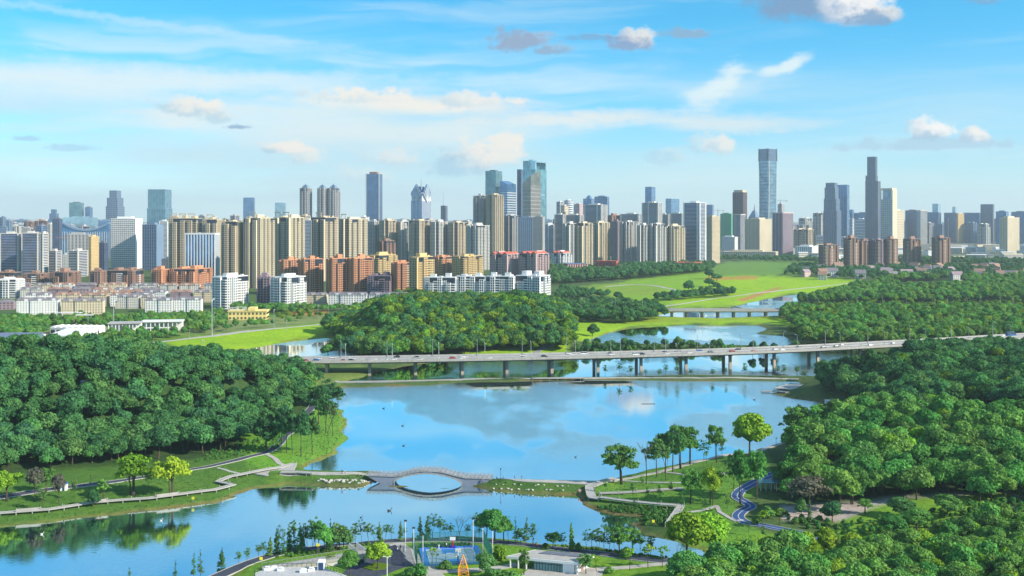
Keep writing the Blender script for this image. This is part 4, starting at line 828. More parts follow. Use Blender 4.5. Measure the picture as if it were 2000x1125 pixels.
# --- middle distance
for (x0, x1, yt, base, st, wl, sp, th, lb, kw) in [
 (0, 12, 424, 486, 'res', 'bluewall', .6, 25, 'dark blue block at the very left edge of the skyline', {}),
 (12, 22, 431, 487, 'res', 'bluewall', .6, 25, 'lower dark blue block next to the one on the left edge', {}),
 (47, 68, 433, 490, 'res', 'brown', .6, 28, 'brown flats with sunlit tops, left of the small pointed tower', {}),
 (68, 93, 431, 492, 'res', 'brown', .6, 28, 'brown and blue flats directly left of the pointed tower', {}),
 (93, 104, 437, 495, 'res', 'palewall', .5, 28, 'narrow pale flats below the small pointed tower', {}),
 (102, 122, 427, 498, 'glass', 'slate', .7, 20, 'dark glass block left of the curved roof hall', {'gl': 'g_dark'}),
 (122, 192, 425, 492, 'glass', 'g_pale', .9, 8, 'wide pale blue office block behind the curved roof hall', {'gl': 'g_pale'}),
 (192, 222, 431, 500, 'glass', 'bluewall', .9, 8, 'blue office block behind the white grid tower', {}),
 (0, 41, 456, 537, 'band', 'palewall', .86, 14, 'dark blue balcony flats at the left edge, nearer block', {'gl': 'g_dark', 'sf': .12, 'pw': .05}),
 (42, 79, 455, 537, 'band', 'palewall', .86, 14, 'dark blue balcony flats with a brown stripe, second from the left edge', {'gl': 'g_dark', 'sf': .12, 'pw': .05}),
 (79, 94, 456, 539, 'band', 'palewall', .3, 40, 'white balcony end of the dark blue flats on the left', {'sf': .45}),
 (94, 120, 490, 534, 'band', 'palewall', .6, 30, 'short dark flats with white balconies right of the blue pair', {'sf': .35}),
 (121, 147, 498, 533, 'grid', 'whitewall', .6, 30, 'short white and blue flats below the crane', {}),
 (132, 172, 490, 540, 'band', 'palewall', .5, 32, 'white balcony flats in front of the construction tower', {'sf': .35}),
 (131, 178, 458, 526, 'grid', 'greywall', .9, 14, 'bare concrete tower under construction beside the red crane', {'bw': 7, 'clutter': 9}),
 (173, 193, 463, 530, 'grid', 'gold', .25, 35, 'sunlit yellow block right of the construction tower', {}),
 (191, 212, 474, 528, 'glass', 'slate', .6, 25, 'dark blue office block left of the white grid tower', {'gl': 'g_dark'}),
 (217, 278, 427, 525, 'grid', 'whitewall', .77, 22, 'white tower with a regular grid of square windows', {'bw': 4.6, 'pf': .34, 'sf': .34, 'blank': 'r', 'fh': 4.2}),
 (278, 319, 439, 527, 'grid', 'bluewall', .66, 26, 'blue checkered tower with a white end wall', {'gl': 'g_dark', 'bw': 5, 'pf': .22, 'sf': .34, 'blank': 'r'}),
 (311, 331, 432, 512, 'band', 'whitewall', .8, 20, 'white striped tower behind the checkered one', {'sf': .45}),
 (330, 396, 426, 545, 'res', 'beige', .8, 18, 'wide grey beige flats behind the blue finned office block', {'frame': 1, 'mw': 7}),
 (396, 434, 428, 545, 'res', 'beige', .72, 18, 'grey beige flats right of the finned office block', {'frame': 1, 'mw': 6}),
 (362, 429, 457, 552, 'fin', 'whitewall', .86, 18, 'blue glass office block with white vertical fins', {'bw': 5.2}),
 (316, 362, 506, 530, 'grid', 'slate', .8, 15, 'low dark podium left of the blue finned office block', {}),
 (433, 477, 432, 562, 'res', 'beige', .62, 24, 'weathered beige flats left of the big yellow complex', {'mw': 6}),
 (476, 536, 425, 562, 'res', 'cream', .55, 30, 'left half of the big cream complex of high flats', {'frame': 1, 'mw': 6, 'deep': 3}),
 (534, 595, 424, 555, 'res', 'cream', .55, 34, 'right half of the big cream complex of high flats', {'frame': 1, 'mw': 6, 'deep': 3}),
 (594, 612, 430, 522, 'band', 'palewall', .8, 12, 'blue glass flats with white floor bands right of the cream complex', {'gl': 'g_blue', 'sf': .25}),
 (609, 661, 424, 549, 'res', 'beige', .5, 38, 'gold and brown flats with a tall dark slot, left of two', {'mw': 8, 'frame': 1, 'deep': 3}),
 (661, 719, 427, 546, 'res', 'cream', .35, 40, 'gold and brown flats with a white top band, right of two', {'mw': 8, 'frame': 1, 'deep': 3}),
 (700, 721, 424, 508, 'band', 'whitewall', .7, 20, 'white balcony edge tower behind the gold flats', {'sf': .5}),
 (718, 742, 432, 522, 'res', 'greywall', .6, 26, 'grey slender flats just right of the gold pair', {}),
 (741, 775, 430, 523, 'res', 'beige', .5, 30, 'beige slender flats below the tall dark glass slab', {}),
 (774, 800, 432, 522, 'res', 'palewall', .4, 34, 'pale slender flats left of the fan crowned tower', {}),
 (799, 842, 430, 524, 'res', 'beige', .5, 30, 'beige flats at the foot of the fan crowned tower', {}),
 (841, 876, 433, 524, 'res', 'palewall', .45, 34, 'pale flats below the aerial mast', {}),
 (875, 912, 434, 524, 'res', 'beige', .5, 30, 'beige flats midway between the mast and the grey pair', {}),
 (911, 957, 440, 528, 'res', 'palewall', .5, 34, 'pale ribbed flats ending the long beige row', {'mw': 6}),
 (738, 771, 470, 540, 'res', 'brown', .5, 34, 'brown flats with a dark slot standing behind the orange blocks', {'frame': 1}),
 (925, 951, 382, 510, 'res', 'greywall', .8, 18, 'tall grey flats, left of a high pair near the centre', {'mw': 5}),
 (950, 984, 380, 511, 'res', 'beige', .5, 30, 'tall beige and grey flats, right of a high pair near the centre', {'mw': 5}),
 (984, 1013, 421, 508, 'res', 'greywall', .55, 26, 'grey flats at the foot of the chamfered glass tower', {}),
 (1012, 1043, 425, 510, 'grid', 'bluewall', .9, 8, 'deep blue patterned block below the tallest central skyscraper', {'gl': 'g_dark', 'bw': 5}),
 (1042, 1064, 424, 510, 'grid', 'greywall', .8, 15, 'grey block right of the deep blue patterned one', {}),
 (1063, 1083, 438, 503, 'band', 'whitewall', .4, 34, 'small white and blue flats right of the deep blue block', {}),
 (1083, 1104, 419, 507, 'band', 'palewall', .8, 16, 'dark flats with white floor bands, behind the cream ribbed ones', {'gl': 'g_dark'}),
 (1104, 1140, 420, 504, 'band', 'palewall', .8, 16, 'dark banded flats directly behind the cream ribbed ones', {'gl': 'g_dark'}),
 (1141, 1186, 400, 506, 'band', 'palewall', .75, 20, 'high dark flats with white bands and white corner piers near the centre', {'gl': 'g_dark', 'piers': (-.5, .25, .5)}),
 (1100, 1127, 436, 522, 'res', 'palewall', .5, 34, 'cream ribbed flats right of centre, left block', {'mw': 5, 'deep': 3}),
 (1126, 1155, 435, 522, 'res', 'cream', .45, 36, 'cream ribbed flats right of centre, middle block', {'mw': 5, 'deep': 3}),
 (1155, 1189, 434, 519, 'res', 'cream', .45, 36, 'cream ribbed flats right of centre, right block', {'mw': 5, 'deep': 3}),
 (1186, 1212, 420, 500, 'res', 'brown', .4, 30, 'brown flats behind and right of the cream ribbed ones', {}),
 (1195, 1213, 432, 508, 'res', 'mauve', .7, 20, 'mauve grey flats left of the white ribbed row', {}),
 (1211, 1254, 418, 500, 'band', 'palewall', .85, 14, 'low dark glass block behind the white ribbed row', {'gl': 'g_dark'}),
 (1254, 1293, 396, 505, 'band', 'palewall', .8, 16, 'dark high flats with a white stair shaft below the slim blue tower', {'gl': 'g_dark', 'piers': (-.5, -.1, .5)}),
 (1281, 1310, 419, 500, 'band', 'palewall', .85, 14, 'dark banded flats below the pale striped glass tower', {'gl': 'g_dark'}),
 (1309, 1336, 417, 500, 'band', 'palewall', .85, 14, 'dark banded flats left of the tall banded slab', {'gl': 'g_dark'}),
 (1211, 1245, 433, 519, 'res', 'palewall', .5, 32, 'white ribbed flats, first of the long row right of centre', {'mw': 5, 'deep': 3}),
 (1245, 1268, 439, 522, 'res', 'palewall', .5, 32, 'white ribbed flats, second of the long row right of centre', {'mw': 5, 'deep': 3}),
 (1268, 1298, 437, 522, 'res', 'palewall', .5, 32, 'white ribbed flats, third of the long row right of centre', {'mw': 5, 'deep': 3}),
 (1297, 1336, 441, 521, 'res', 'cream', .5, 34, 'cream ribbed flats closing the long row right of centre', {'mw': 5, 'deep': 3}),
 (1335, 1379, 396, 519, 'band', 'whitewall', .72, 24, 'tall dark blue banded slab with white corner piers, right of the ribbed row', {'gl': 'g_dark', 'piers': (-.5, .35, .5), 'sf': .2, 'pw': .06}),
 (1378, 1406, 424, 514, 'grid', 'beige', .45, 36, 'beige office block right of the tall banded slab', {'bw': 4}),
 (1407, 1432, 418, 486, 'grid', 'greennet', .85, 12, 'block wrapped in green netting', {'bw': 30, 'pf': .9, 'sf': .85}),
 (1432, 1456, 419, 490, 'fin', 'palewall', .6, 25, 'dark block with white frames left of the twin cream office', {'gl': 'g_dark'}),
 (1453, 1509, 428, 497, 'grid', 'cream', .52, 32, 'big cream office block with a sunlit right wall', {'bw': 5, 'pf': .5, 'sf': .45}),
 (1509, 1549, 416, 503, 'fin', 'pink', .5, 30, 'two tone office tower, dark blue left and ribbed pink right', {'gl': 'g_dark', 'bw': 5}),
 (1410, 1441, 463, 494, 'grid', 'whitewall', .8, 20, 'small white hotel with arched gables between the towers', {}),
 (1410, 1520, 492, 506, 'grid', 'cream', .95, 8, 'long low cream block at the foot of the cream office', {'bw': 6}),
 (1553, 1600, 482, 504, 'grid', 'whitewall', .7, 18, 'white columned hall left of the brown riverside flats', {'bw': 6}),
 (1560, 1586, 426, 474, 'res', 'palewall', .5, 32, 'pale distant flats left of the dark shouldered skyscraper', {}),
 (1588, 1622, 416, 478, 'res', 'palewall', .5, 32, 'pale distant flats directly below the dark shouldered skyscraper', {}),
 (1549, 1595, 448, 486, 'res', 'beige', .6, 25, 'grey beige low flats left of the white hospital block', {}),
 (1640, 1668, 427, 480, 'band', 'whitewall', .9, 10, 'white hospital block with long window bands, left wing', {'sf': .55}),
 (1668, 1696, 428, 481, 'band', 'whitewall', .9, 10, 'white hospital block with long window bands, right wing', {'sf': .55}),
 (1582, 1656, 462, 484, 'grid', 'whitewall', .9, 10, 'long low white hall before the white hospital', {'bw': 8, 'pf': .3}),
 (1663, 1723, 416, 478, 'glass', 'bluewall', .85, 12, 'wide blue office block behind the white hospital', {'gl': 'g_blue'}),
 (1697, 1722, 432, 480, 'grid', 'bluewall', .8, 12, 'blue gridded block at the foot of the second tallest', {}),
 (1735, 1766, 411, 486, 'grid', 'cream', .45, 36, 'cream speckled office block right of the second tallest', {'bw': 6}),
 (1768, 1796, 411, 476, 'glass', 'slate', .85, 14, 'dark blue office block with a thin bright edge', {'gl': 'g_steel'}),
 (1791, 1811, 411, 477, 'fin', 'cream', .35, 36, 'cream striped block attached right of the dark blue office', {}),
 (1811, 1838, 415, 474, 'fin', 'bluewall', .8, 14, 'blue ribbed block below the pale slim slab', {}),
 (1844, 1870, 416, 474, 'fin', 'mauve', .9, 12, 'purple grey ribbed tower left part, right side of the skyline', {}),
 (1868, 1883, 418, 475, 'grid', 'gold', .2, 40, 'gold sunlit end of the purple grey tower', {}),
 (1882, 1916, 416, 474, 'fin', 'bluewall', .9, 10, 'blue ribbed glass block left of the plain dark slab', {}),
 (1945, 1970, 413, 484, 'glass', 'bluewall', .8, 14, 'blue glass block right of the plain dark slab', {}),
 (1952, 1991, 425, 496, 'grid', 'cream', .4, 30, 'cream tower with a lit gridded wall at the right edge', {'bw': 5}),
 (1975, 2012, 414, 476, 'glass', 'slate', .8, 15, 'dark glass block cut by the right edge of the skyline', {}),
 (1992, 2020, 480, 510, 'grid', 'whitewall', .6, 20, 'white block at the right edge below the cream tower', {}),
 (1697, 1737, 455, 483, 'res', 'cream', .5, 30, 'small stepped cream flats below the second tallest', {}),
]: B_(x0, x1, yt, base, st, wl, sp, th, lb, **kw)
rg = random.Random(21)
for (xa, xb, ya, yb, bs, lb, cols_) in ((0, 330, 436, 446, 492, 'hazy blue grey block in the second row on the left', ('bluewall', 'palewall', 'greywall')), (600, 960, 426, 436, 492, 'beige or grey slab in the second row behind the slender flats', ('beige', 'palewall', 'greywall')), (1500, 2000, 426, 440, 474, 'bluish block in the back row under the right hand towers', ('bluewall', 'palewall', 'greywall', 'cream')), (330, 600, 421, 430, 500, 'beige slab behind the big cream complex', ('beige', 'greywall')), (1080, 1340, 424, 434, 488, 'grey block in the back row right of centre', ('greywall', 'palewall', 'bluewall'))):
    x = xa
    while x < xb:
        w = rg.uniform(13, 26); B_(x, x + w, rg.uniform(ya, yb), bs + rg.uniform(-4, 4), rg.choice(('res', 'res', 'band', 'grid')), rg.choice(cols_), rg.uniform(.45, .8), rg.uniform(18, 34), lb, group=lb.replace(' in the', 's in the').replace('slab behind', 'slabs behind')); x += w + rg.uniform(0, 10)
# --- nearer brick and white flats
for (x0, x1, yt, base, st, wl, sp, th, lb, kw) in [
 (-8, 42, 532, 562, 'res', 'brown', .7, 22, 'brown mid rise flats at the left edge behind the white ones', {}),
 (44, 96, 534, 563, 'res', 'brown', .7, 22, 'brown and blue mid rise flats, second from the left edge', {'balc': 1}),
 (97, 158, 531, 564, 'res', 'brown', .6, 28, 'brown mid rise flats with a sunlit orange end wall', {}),
 (174, 208, 529, 571, 'res', 'brown', .7, 22, 'taller brown flats with a dark stair slot on the left', {}),
 (209, 281, 528, 566, 'res', 'brown', .7, 24, 'long brown flats with balconies left of the orange ones', {'balc': 1}),
 (296, 332, 526, 570, 'res', 'orange', .6, 28, 'orange flats, left end of the orange row on the left', {'balc': 'cream'}),
 (331, 413, 525, 570, 'res', 'orange', .6, 30, 'long orange flats with window bays on the left', {'balc': 'orange'}),
 (-6, 46, 545, 582, 'res', 'whitewall', .7, 22, 'white lilac flats at the left edge', {'balc': 1}),
 (415, 485, 540, 602, 'res', 'whitewall', .4, 38, 'white sixteen storey flats with a bright right side, left of two', {'balc': 1}),
 (503, 532, 540, 596, 'res', 'mauve', .9, 16, 'dark mauve flats tucked left of the white ones', {}),
 (529, 598, 541, 601, 'res', 'whitewall', .45, 36, 'white flats with grey balconies, right of two', {'balc': 1}),
 (547, 588, 507, 574, 'res', 'orange', .80, -24, 'orange flats, left block of the bright orange row', {'balc': 'orange'}),
 (586, 631, 505, 576, 'res', 'orange', .80, -24, 'orange flats, second block of the bright orange row', {'balc': 'orange'}),
 (641, 684, 504, 578, 'res', 'orange', .80, -24, 'orange flats, third block of the bright orange row', {'balc': 'orange'}),
 (683, 728, 503, 578, 'res', 'orange', .80, -24, 'orange flats, right block of the bright orange row', {'balc': 'orange'}),
 (718, 774, 498, 556, 'res', 'gold', .4, 38, 'gold orange flats behind the mauve ones', {'balc': 'gold'}),
 (718, 770, 538, 580, 'res', 'mauve', .85, 18, 'mauve flats right of the bright orange row', {'balc': 'mauve'}),
 (768, 802, 512, 580, 'res', 'orange', .75, -20, 'narrow pinkish orange flats between mauve and gold ones', {'balc': 'cream'}),
 (800, 846, 501, 586, 'res', 'gold', .38, 40, 'tall gold flats with a dark left side', {'balc': 'gold'}),
 (845, 884, 501, 548, 'res', 'orange', .5, 34, 'orange gold flats, left of two above the white slab', {'balc': 'gold'}),
 (883, 943, 500, 550, 'res', 'gold', .4, 36, 'gold flats, right of two above the white slab', {'balc': 'gold'}),
 (957, 1015, 496, 540, 'res', 'pink', .6, 26, 'pinkish white flats, left block of three right of the gold ones', {'mw': 6}),
 (1014, 1071, 495, 541, 'res', 'pink', .6, 26, 'pinkish white flats, right block beside the cream ribbed towers', {'mw': 6}),
 (1077, 1115, 494, 528, 'res', 'whitewall', .6, 26, 'small white flats with red roof lines below the cream ribbed ones', {'mw': 6}),
 (830, 893, 541, 592, 'res', 'whitewall', .93, 14, 'long white flats behind the wooded hill, left section', {'mw': 6, 'balc': 1}),
 (891, 950, 539, 592, 'res', 'whitewall', .93, 14, 'long white flats behind the wooded hill, second section', {'mw': 6, 'balc': 1}),
 (949, 1008, 539, 593, 'res', 'whitewall', .93, 14, 'long white flats behind the wooded hill, third section', {'mw': 6, 'balc': 1}),
 (1007, 1075, 538, 594, 'res', 'whitewall', .72, 24, 'long white flats behind the wooded hill, right section with a brown end wall', {'mw': 6, 'balc': 1}),
 (1599, 1636, 478, 526, 'res', 'brown', .42, 36, 'brown and white riverside flats, first of the separate blocks on the right', {'balc': 'cream', 'mw': 6}),
 (1648, 1676, 464, 525, 'res', 'brown', .5, 34, 'brown and white riverside flats, tallest left half of the widest pair', {'balc': 'cream', 'mw': 6}),
 (1675, 1701, 470, 524, 'res', 'brown', .4, 36, 'brown and white riverside flats, lower right half of the widest pair', {'balc': 'cream', 'mw': 6}),
 (1700, 1728, 468, 524, 'res', 'mauve', .6, 30, 'mauve and white riverside flats, left half of the second pair', {'balc': 'cream', 'mw': 6}),
 (1727, 1752, 466, 524, 'res', 'brown', .5, 34, 'brown and white riverside flats, right half of the second pair', {'balc': 'cream', 'mw': 6}),
 (1764, 1797, 466, 518, 'res', 'brown', .5, 34, 'brown and white riverside flats, fourth separate block on the right', {'balc': 'cream', 'mw': 6}),
 (1820, 1854, 464, 519, 'res', 'brown', .5, 34, 'brown and white riverside flats, rightmost block standing alone', {'balc': 'cream', 'mw': 6}),
]:
    r_, a, b, h, fh = B_(x0, x1, yt, base, st, wl, sp, th, lb, name='apartment_block', cat='apartment block', **kw)
    if wl in ('pink',) or 'red roof' in lb:
        d = MB()
        for k in range(3): u = -a / 2 + (k + .5) * a / 3; d.add([(u - 5, -b / 2 - 1, h + 1), (u + 5, -b / 2 - 1, h + 1), (u + 5, b / 2, h + 1), (u - 5, b / 2, h + 1), (u, -b / 2 - 1, h + 4.5), (u, b / 2, h + 4.5)], [(0, 1, 4), (1, 2, 5, 4), (2, 3, 5), (3, 0, 4, 5)])
        d.build('gables', M['redbrick'], r_)
# --- low pitched-roof flats
def low_flats(x0, x1, yt, base, wall, roof, th, label, fl=None, seed=1, group=None, name='apartment_row', cat='low flats'):
    x, Y, rz, a, b, h = site(x0, x1, yt, base, .94, th); b = 12; rg = random.Random(seed + int(x0)); h = max(6, h - 1.0)
    root = empty(name, (x, Y, 1.2), label, cat, group, rz); G = MB(); Wl = MB(); T = MB()
    fh = 2.9; n = max(1, round(a / 15)); st = a / n
    for i in range(n):
        u0 = -a / 2 + i * st; u1 = u0 + st; d = .2 + (i % 2) * 1.2
        G.box(u0, u1, -b / 2 - d, b / 2, 0, h - .1)
        for k in range(int(h / fh) + 1): Wl.box(u0 + .05, u1 - .05, -b / 2 - d - .3, b / 2 + .3, k * fh, min(h, k * fh + 1.35))
        nb = 5
        for q in range(nb + 1): c = u0 + st * q / nb; Wl.box(max(u0, c - st * .06), min(u1, c + st * .06), -b / 2 - d - .35, b / 2 + .35, 0, h)
        T.add([(u0 - .4, -b / 2 - d - .9, h), (u1 + .4, -b / 2 - d - .9, h), (u1 + .4, b / 2 + .8, h), (u0 - .4, b / 2 + .8, h), (u0 + 1.5, 0, h + 3.2), (u1 - 1.5, 0, h + 3.2)], [(0, 1, 5, 4), (1, 2, 5), (2, 3, 4, 5), (3, 0, 4)])
        T.box(u0 + st * .3, u0 + st * .45, -b / 4 - 1, -b / 4 + 1.2, h, h + 3)
        Wl.box(u0 + st * .56, u0 + st * .8, -b / 2 - d - .8, -b / 2, h - .2, h + 1.8)
    for s in 'rl': sidebox(Wl, s, a, b, -b / 2, b / 2, 0, .3, 0, h)
    G.build('glazing', M['g_win'], root); Wl.build('wall', M[wall], root); T.build('roof', M[roof], root)
    return root
rg = random.Random(12)
LOWS = [(32, 118, 584, 614, 'whitewall', 'left half of the front row of white four storey flats'), (119, 206, 585, 613, 'cream', 'right half of the front row of white four storey flats'),
 (284, 340, 583, 609, 'whitewall', 'left half of the second front row of white flats'), (340, 396, 582, 608, 'whitewall', 'right half of the second front row of white flats'),
 (226, 264, 586, 602, 'cream', 'short cream house block between the two front rows'), (-10, 30, 588, 604, 'mauve', 'low brownish flats at the left edge by the trees'),
 (598, 640, 573, 592, 'cream', 'low cream end block below the orange flats'), (640, 720, 573, 594, 'whitewall', 'long low white row below the orange flats, left part'), (720, 800, 573, 594, 'whitewall', 'long low white row below the orange flats, right part')]
for x0, x1, yt, base, wl, lb in LOWS: low_flats(x0, x1, yt, base, wl, 'roofgrey', 10, lb)
for row, (yt, base, x0, x1) in enumerate([(562, 582, 40, 300), (568, 590, 190, 420), (554, 572, 25, 420), (573, 597, 50, 290), (577, 602, 230, 290)]):
    x = x0
    while x < x1:
        w = rg.uniform(34, 58); low_flats(x, min(x + w, x1 + 10), yt + rg.uniform(-1, 1), base, rg.choice(('whitewall', 'cream', 'palewall', 'mauve')), rg.choice(('roofgrey', 'roofgrey', 'brown')), rg.uniform(6, 16),
                                          'low pitched roof flats packed between the brick blocks and the front row', seed=row, group='low flats packed on the left'); x += w + rg.uniform(2, 8)
# --- villas among trees on the right, red halls, yellow office
def house(px, py, w, dpt, h, wall, roof, rz, label, group=None, name='house', cat='house', pitch=.5):
    x, y, z = hit(px, py); root = empty(name, (x, y, z - .2), label, cat, group, R(rz))
    b = MB(); b.box(-w / 2, w / 2, -dpt / 2, dpt / 2, 0, h); b.build('wall', M[wall], root)
    b = MB(); e = .6; rh = dpt * pitch
    b.add([(-w / 2 - e, -dpt / 2 - e, h), (w / 2 + e, -dpt / 2 - e, h), (w / 2 + e, dpt / 2 + e, h), (-w / 2 - e, dpt / 2 + e, h), (-w / 2 - e, 0, h + rh), (w / 2 + e, 0, h + rh)], [(0, 1, 5, 4), (1, 2, 5), (2, 3, 4, 5), (3, 0, 4), (3, 2, 1, 0)]); b.build('roof', M[roof], root)
    b = MB()
    for k in range(max(2, int(w / 3.5))): u = -w / 2 + (k + .5) * w / max(2, int(w / 3.5)); [b.box(u - .6, u + .6, -dpt / 2 - .12, -dpt / 2 + .1, zz + .9, zz + 2.3) for zz in np.arange(0, h - 2.4, 3)]
    b.build('windows', M['g_win'], root, kind='stuff'); return root
for i in range(46):
    px = rg.uniform(1560, 2010); py = rg.choice((524, 529, 534, 540, 546)) + rg.uniform(-2, 2)
    house(px, py, rg.uniform(12, 22), rg.uniform(9, 13), rg.uniform(6, 11), rg.choice(('whitewall', 'cream', 'palewall', 'pink')), rg.choice(('brown', 'mauve', 'roofgrey', 'brown')), rg.uniform(-50, 50), 'pale villa with a pitched roof among the trees on the far right', 'villas among the trees on the far right', 'villa', 'villa')
for i in range(60):
    px = rg.uniform(1540, 2010); py = rg.uniform(484, 512)
    house(px, py, rg.uniform(20, 60), rg.uniform(12, 20), rg.uniform(8, 20), rg.choice(('whitewall', 'cream', 'palewall')), rg.choice(('whitewall', 'roofgrey', 'cream')), rg.uniform(-30, 30), 'low pale block in the town below the right hand towers', 'low blocks below the right hand towers', 'low_block', 'building', .12)
def hall(x0, x1, yt, base, wall, label, cols=6, th=12, name='brick_hall', roof='roofgrey', fl=2, split=.8, colmat='whitewall'):
    x, Y, rz, a, b, h = site(x0, x1, yt, base, split, th); root = empty(name, (x, Y, max(ground_z(x, Y), 0) - .5), label, 'hall', None, rz)
    d = MB(); d.box(-a / 2, a / 2, -b / 2, b / 2, 0, h); d.build('wall', M[wall], root)
    d = MB()
    for k in range(cols):
        for q in range(fl):
            u = -a / 2 + (k + .5) * a / cols; z0 = h * (q + .3) / fl
            for uu in (-.22, .05): d.box(u + uu * a / cols, u + (uu + .17) * a / cols, -b / 2 - .25, -b / 2 + .1, z0, z0 + h / fl * .45)
            v = -b / 2 + (k + .5) * b / cols; d.box(a / 2 - .1, a / 2 + .25, v - b / cols * .2, v + b / cols * .2, z0, z0 + h / fl * .45)
    d.build('windows', M['g_win'], root, kind='stuff')
    d = MB(); d.box(-a / 2 - .8, a / 2 + .8, -b / 2 - .8, b / 2 + .8, h, h + .9); d.build('roof', M[roof], root)
    return root, a, b, h
hall(1062, 1104, 522, 532, 'redbrick', 'low red hall with a blue grey roof, left of the red group', th=-14, roof='roofblue')
r_, a, b, h = hall(1100, 1147, 517, 537, 'redbrick', 'red hall fronted by a row of white columns', th=-10, roof='roofblue'); d = MB()
for k in range(9): u = -a / 2 + a * k / 8; d.box(u - .5, u + .5, -b / 2 - 2.4, -b / 2 - 1.4, 0, h)
d.build('columns', M['whitewall'], r_)
hall(1162, 1208, 511, 535, 'redbrick', 'large two storey red brick block with square windows', th=14, split=.9, roof='redbrick')
hall(1205, 1222, 520, 536, 'redbrick', 'lower red annex at the right of the large red block', 2, fl=1)
hall(1318, 1371, 513, 528, 'redbrick', 'red block with white window bays before the tall banded slab', 9, roof='redbrick')
hall(1290, 1330, 525, 532, 'redbrick', 'very low red wing left of the bayed red block', 5, fl=1, roof='redbrick')
# yellow office with sign letters seen from behind
r_, a, b, h = hall(446, 526, 607, 624, 'yellow', 'yellow two storey office with reversed white letters standing on its roof', 10, 8, 'office_building', 'yellow', 2, .93)
d = MB(); d.box(a * .02, a * .22, -b / 2 - 1, b / 4, h + .9, h + 4.2); d.build('roof_house', M['yellow'], r_)
cu = bpy.data.curves.new('letters', 'FONT'); cu.body = '中广核CGN'; cu.size = 5.0; cu.extrude = .15; cu.resolution_u = 2
t_ = bpy.data.objects.new('sign_letters', cu); COL.objects.link(t_); bpy.context.view_layer.update()
me = bpy.data.meshes.new_from_object(t_.evaluated_get(bpy.context.evaluated_depsgraph_get())); bpy.data.objects.remove(t_)
me.materials.clear(); me.materials.append(M['whitewall'])
wdt = max(v.co.x for v in me.vertices) or 1
so_ = link('sign_letters', me, r_, (-a * .02 , -b / 2 + 1.0, h + 1.6)); so_.rotation_euler = (R(90), 0, R(180)); s_ = a * .5 / wdt; so_.scale = (s_, 1.0, 1)
so_['kind'] = 'stuff'
d = MB()
for k in range(12): u = -a * .5 + a * .48 * k / 11; d.box(u - .1, u + .1, -b / 2 + 1.2, -b / 2 + 1.4, h + .8, h + 5)
d.build('sign_frame', M['metal'], r_)
# white halls on the left
def vault_hall(px0, px1, py, hgt, dpt, n, label, vd=1.0):
    x0, y0, z0 = hit(px0, py); x1, y1, _ = hit(px1, py); w = math.hypot(x1 - x0, y1 - y0)
    root = empty('vaulted_hall', ((x0 + x1) / 2, (y0 + y1) / 2 + dpt / 2, z0 - .3), label, 'hall', None, math.atan2(y1 - y0, x1 - x0))
    b = MB(); b.box(-w / 2, w / 2, -dpt / 2, dpt / 2, 0, hgt); b.build('wall', M['whitewall'], root)
    for i in range(n):
        b = MB(); u = -w / 2 + (i + .5) * w / n; r = w / n * .5; ks = 8
        vs = [(u + r * math.cos(math.pi * k / ks), s_ * (dpt / 2 + .5), hgt + r * .75 * math.sin(math.pi * k / ks)) for s_ in (-1, 1) for k in range(ks + 1)]
        b.add(vs, [(k, k + 1, ks + 2 + k, ks + 1 + k) for k in range(ks)] + [tuple(range(ks + 1)), tuple(range(2 * ks + 1, ks, -1))]); b.build('vault', M['whitewall'], root)
    b = MB()
    for i in range(n): u = -w / 2 + (i + .5) * w / n; b.box(u - w / n * .35, u + w / n * .35, -dpt / 2 - .15, -dpt / 2 + .1, 1, hgt * .75)
    b.build('windows', M['g_win'], root, kind='stuff')
vault_hall(100, 190, 652, 5.5, 18, 8, 'white plant hall with a row of barrel vaults, rear left'); vault_hall(-20, 160, 672, 4.5, 14, 9, 'long white hall with shallow vaults behind the grey hipped roof')
house(40, 678, 34, 22, 5.5, 'whitewall', 'roofblue', 4, 'pavilion hall with a grey blue hipped roof near the left edge', pitch=.32)
hall(92, 198, 655, 672, 'whitewall', 'flat white hall with a blue shaded end behind the left wood', 8, 14, 'flat_hall', 'whitewall', 1, .6)
for (x0, x1, yt, yb, lb) in ((212, 278, 631, 656, 'open white framed canopy hall right of the vaulted plant'), (276, 360, 628, 650, 'long low white shed right of the open canopy hall')):
    x, Y, rz, a, b, h = site(x0, x1, yt, yb, .92, 8); r_ = empty('open_hall', (x, Y, 1.2), lb, 'hall', None, rz); b = 16
    d = MB(); d.box(-a / 2 - 1, a / 2 + 1, -b / 2 - 1, b / 2 + 1, h, h + 1.0); d.build('roof', M['greywall' if x0 == 212 else 'whitewall'], r_)
    d = MB(); d.box(-a / 2, a / 2, b / 6, b / 2, 0, h - .1); [d.box(-a / 2 + a * k / 9 - .35, -a / 2 + a * k / 9 + .35, -b / 2, -b / 2 + .7, 0, h) for k in range(10)]; d.box(-a / 2, a / 2, -b / 2 + .1, -b / 2 + .6, h * .45, h * .55) if x0 > 220 else None; d.build('frame', M['whitewall'], r_)
for (px, py, w, h, lb) in ((135, 628, 26, 3, 'little white roof house above the vaulted plant'), (170, 632, 22, 2.5, 'small white flat shelter right of the little roof house')):
    x, y, z = hit(px, py); r_ = empty('roof_shelter', (x, y, z + 6), lb, 'shelter'); d = MB(); d.box(-w / 2, w / 2, -3, 3, h, h + .7); d.build('roof', M['whitewall'], r_); d = MB(); [d.box(u, u + .5, -2.5, -2, -6.2, h) for u in np.linspace(-w / 2 + .5, w / 2 - 1, 5)]; d.build('frame', M['whitewall'], r_)
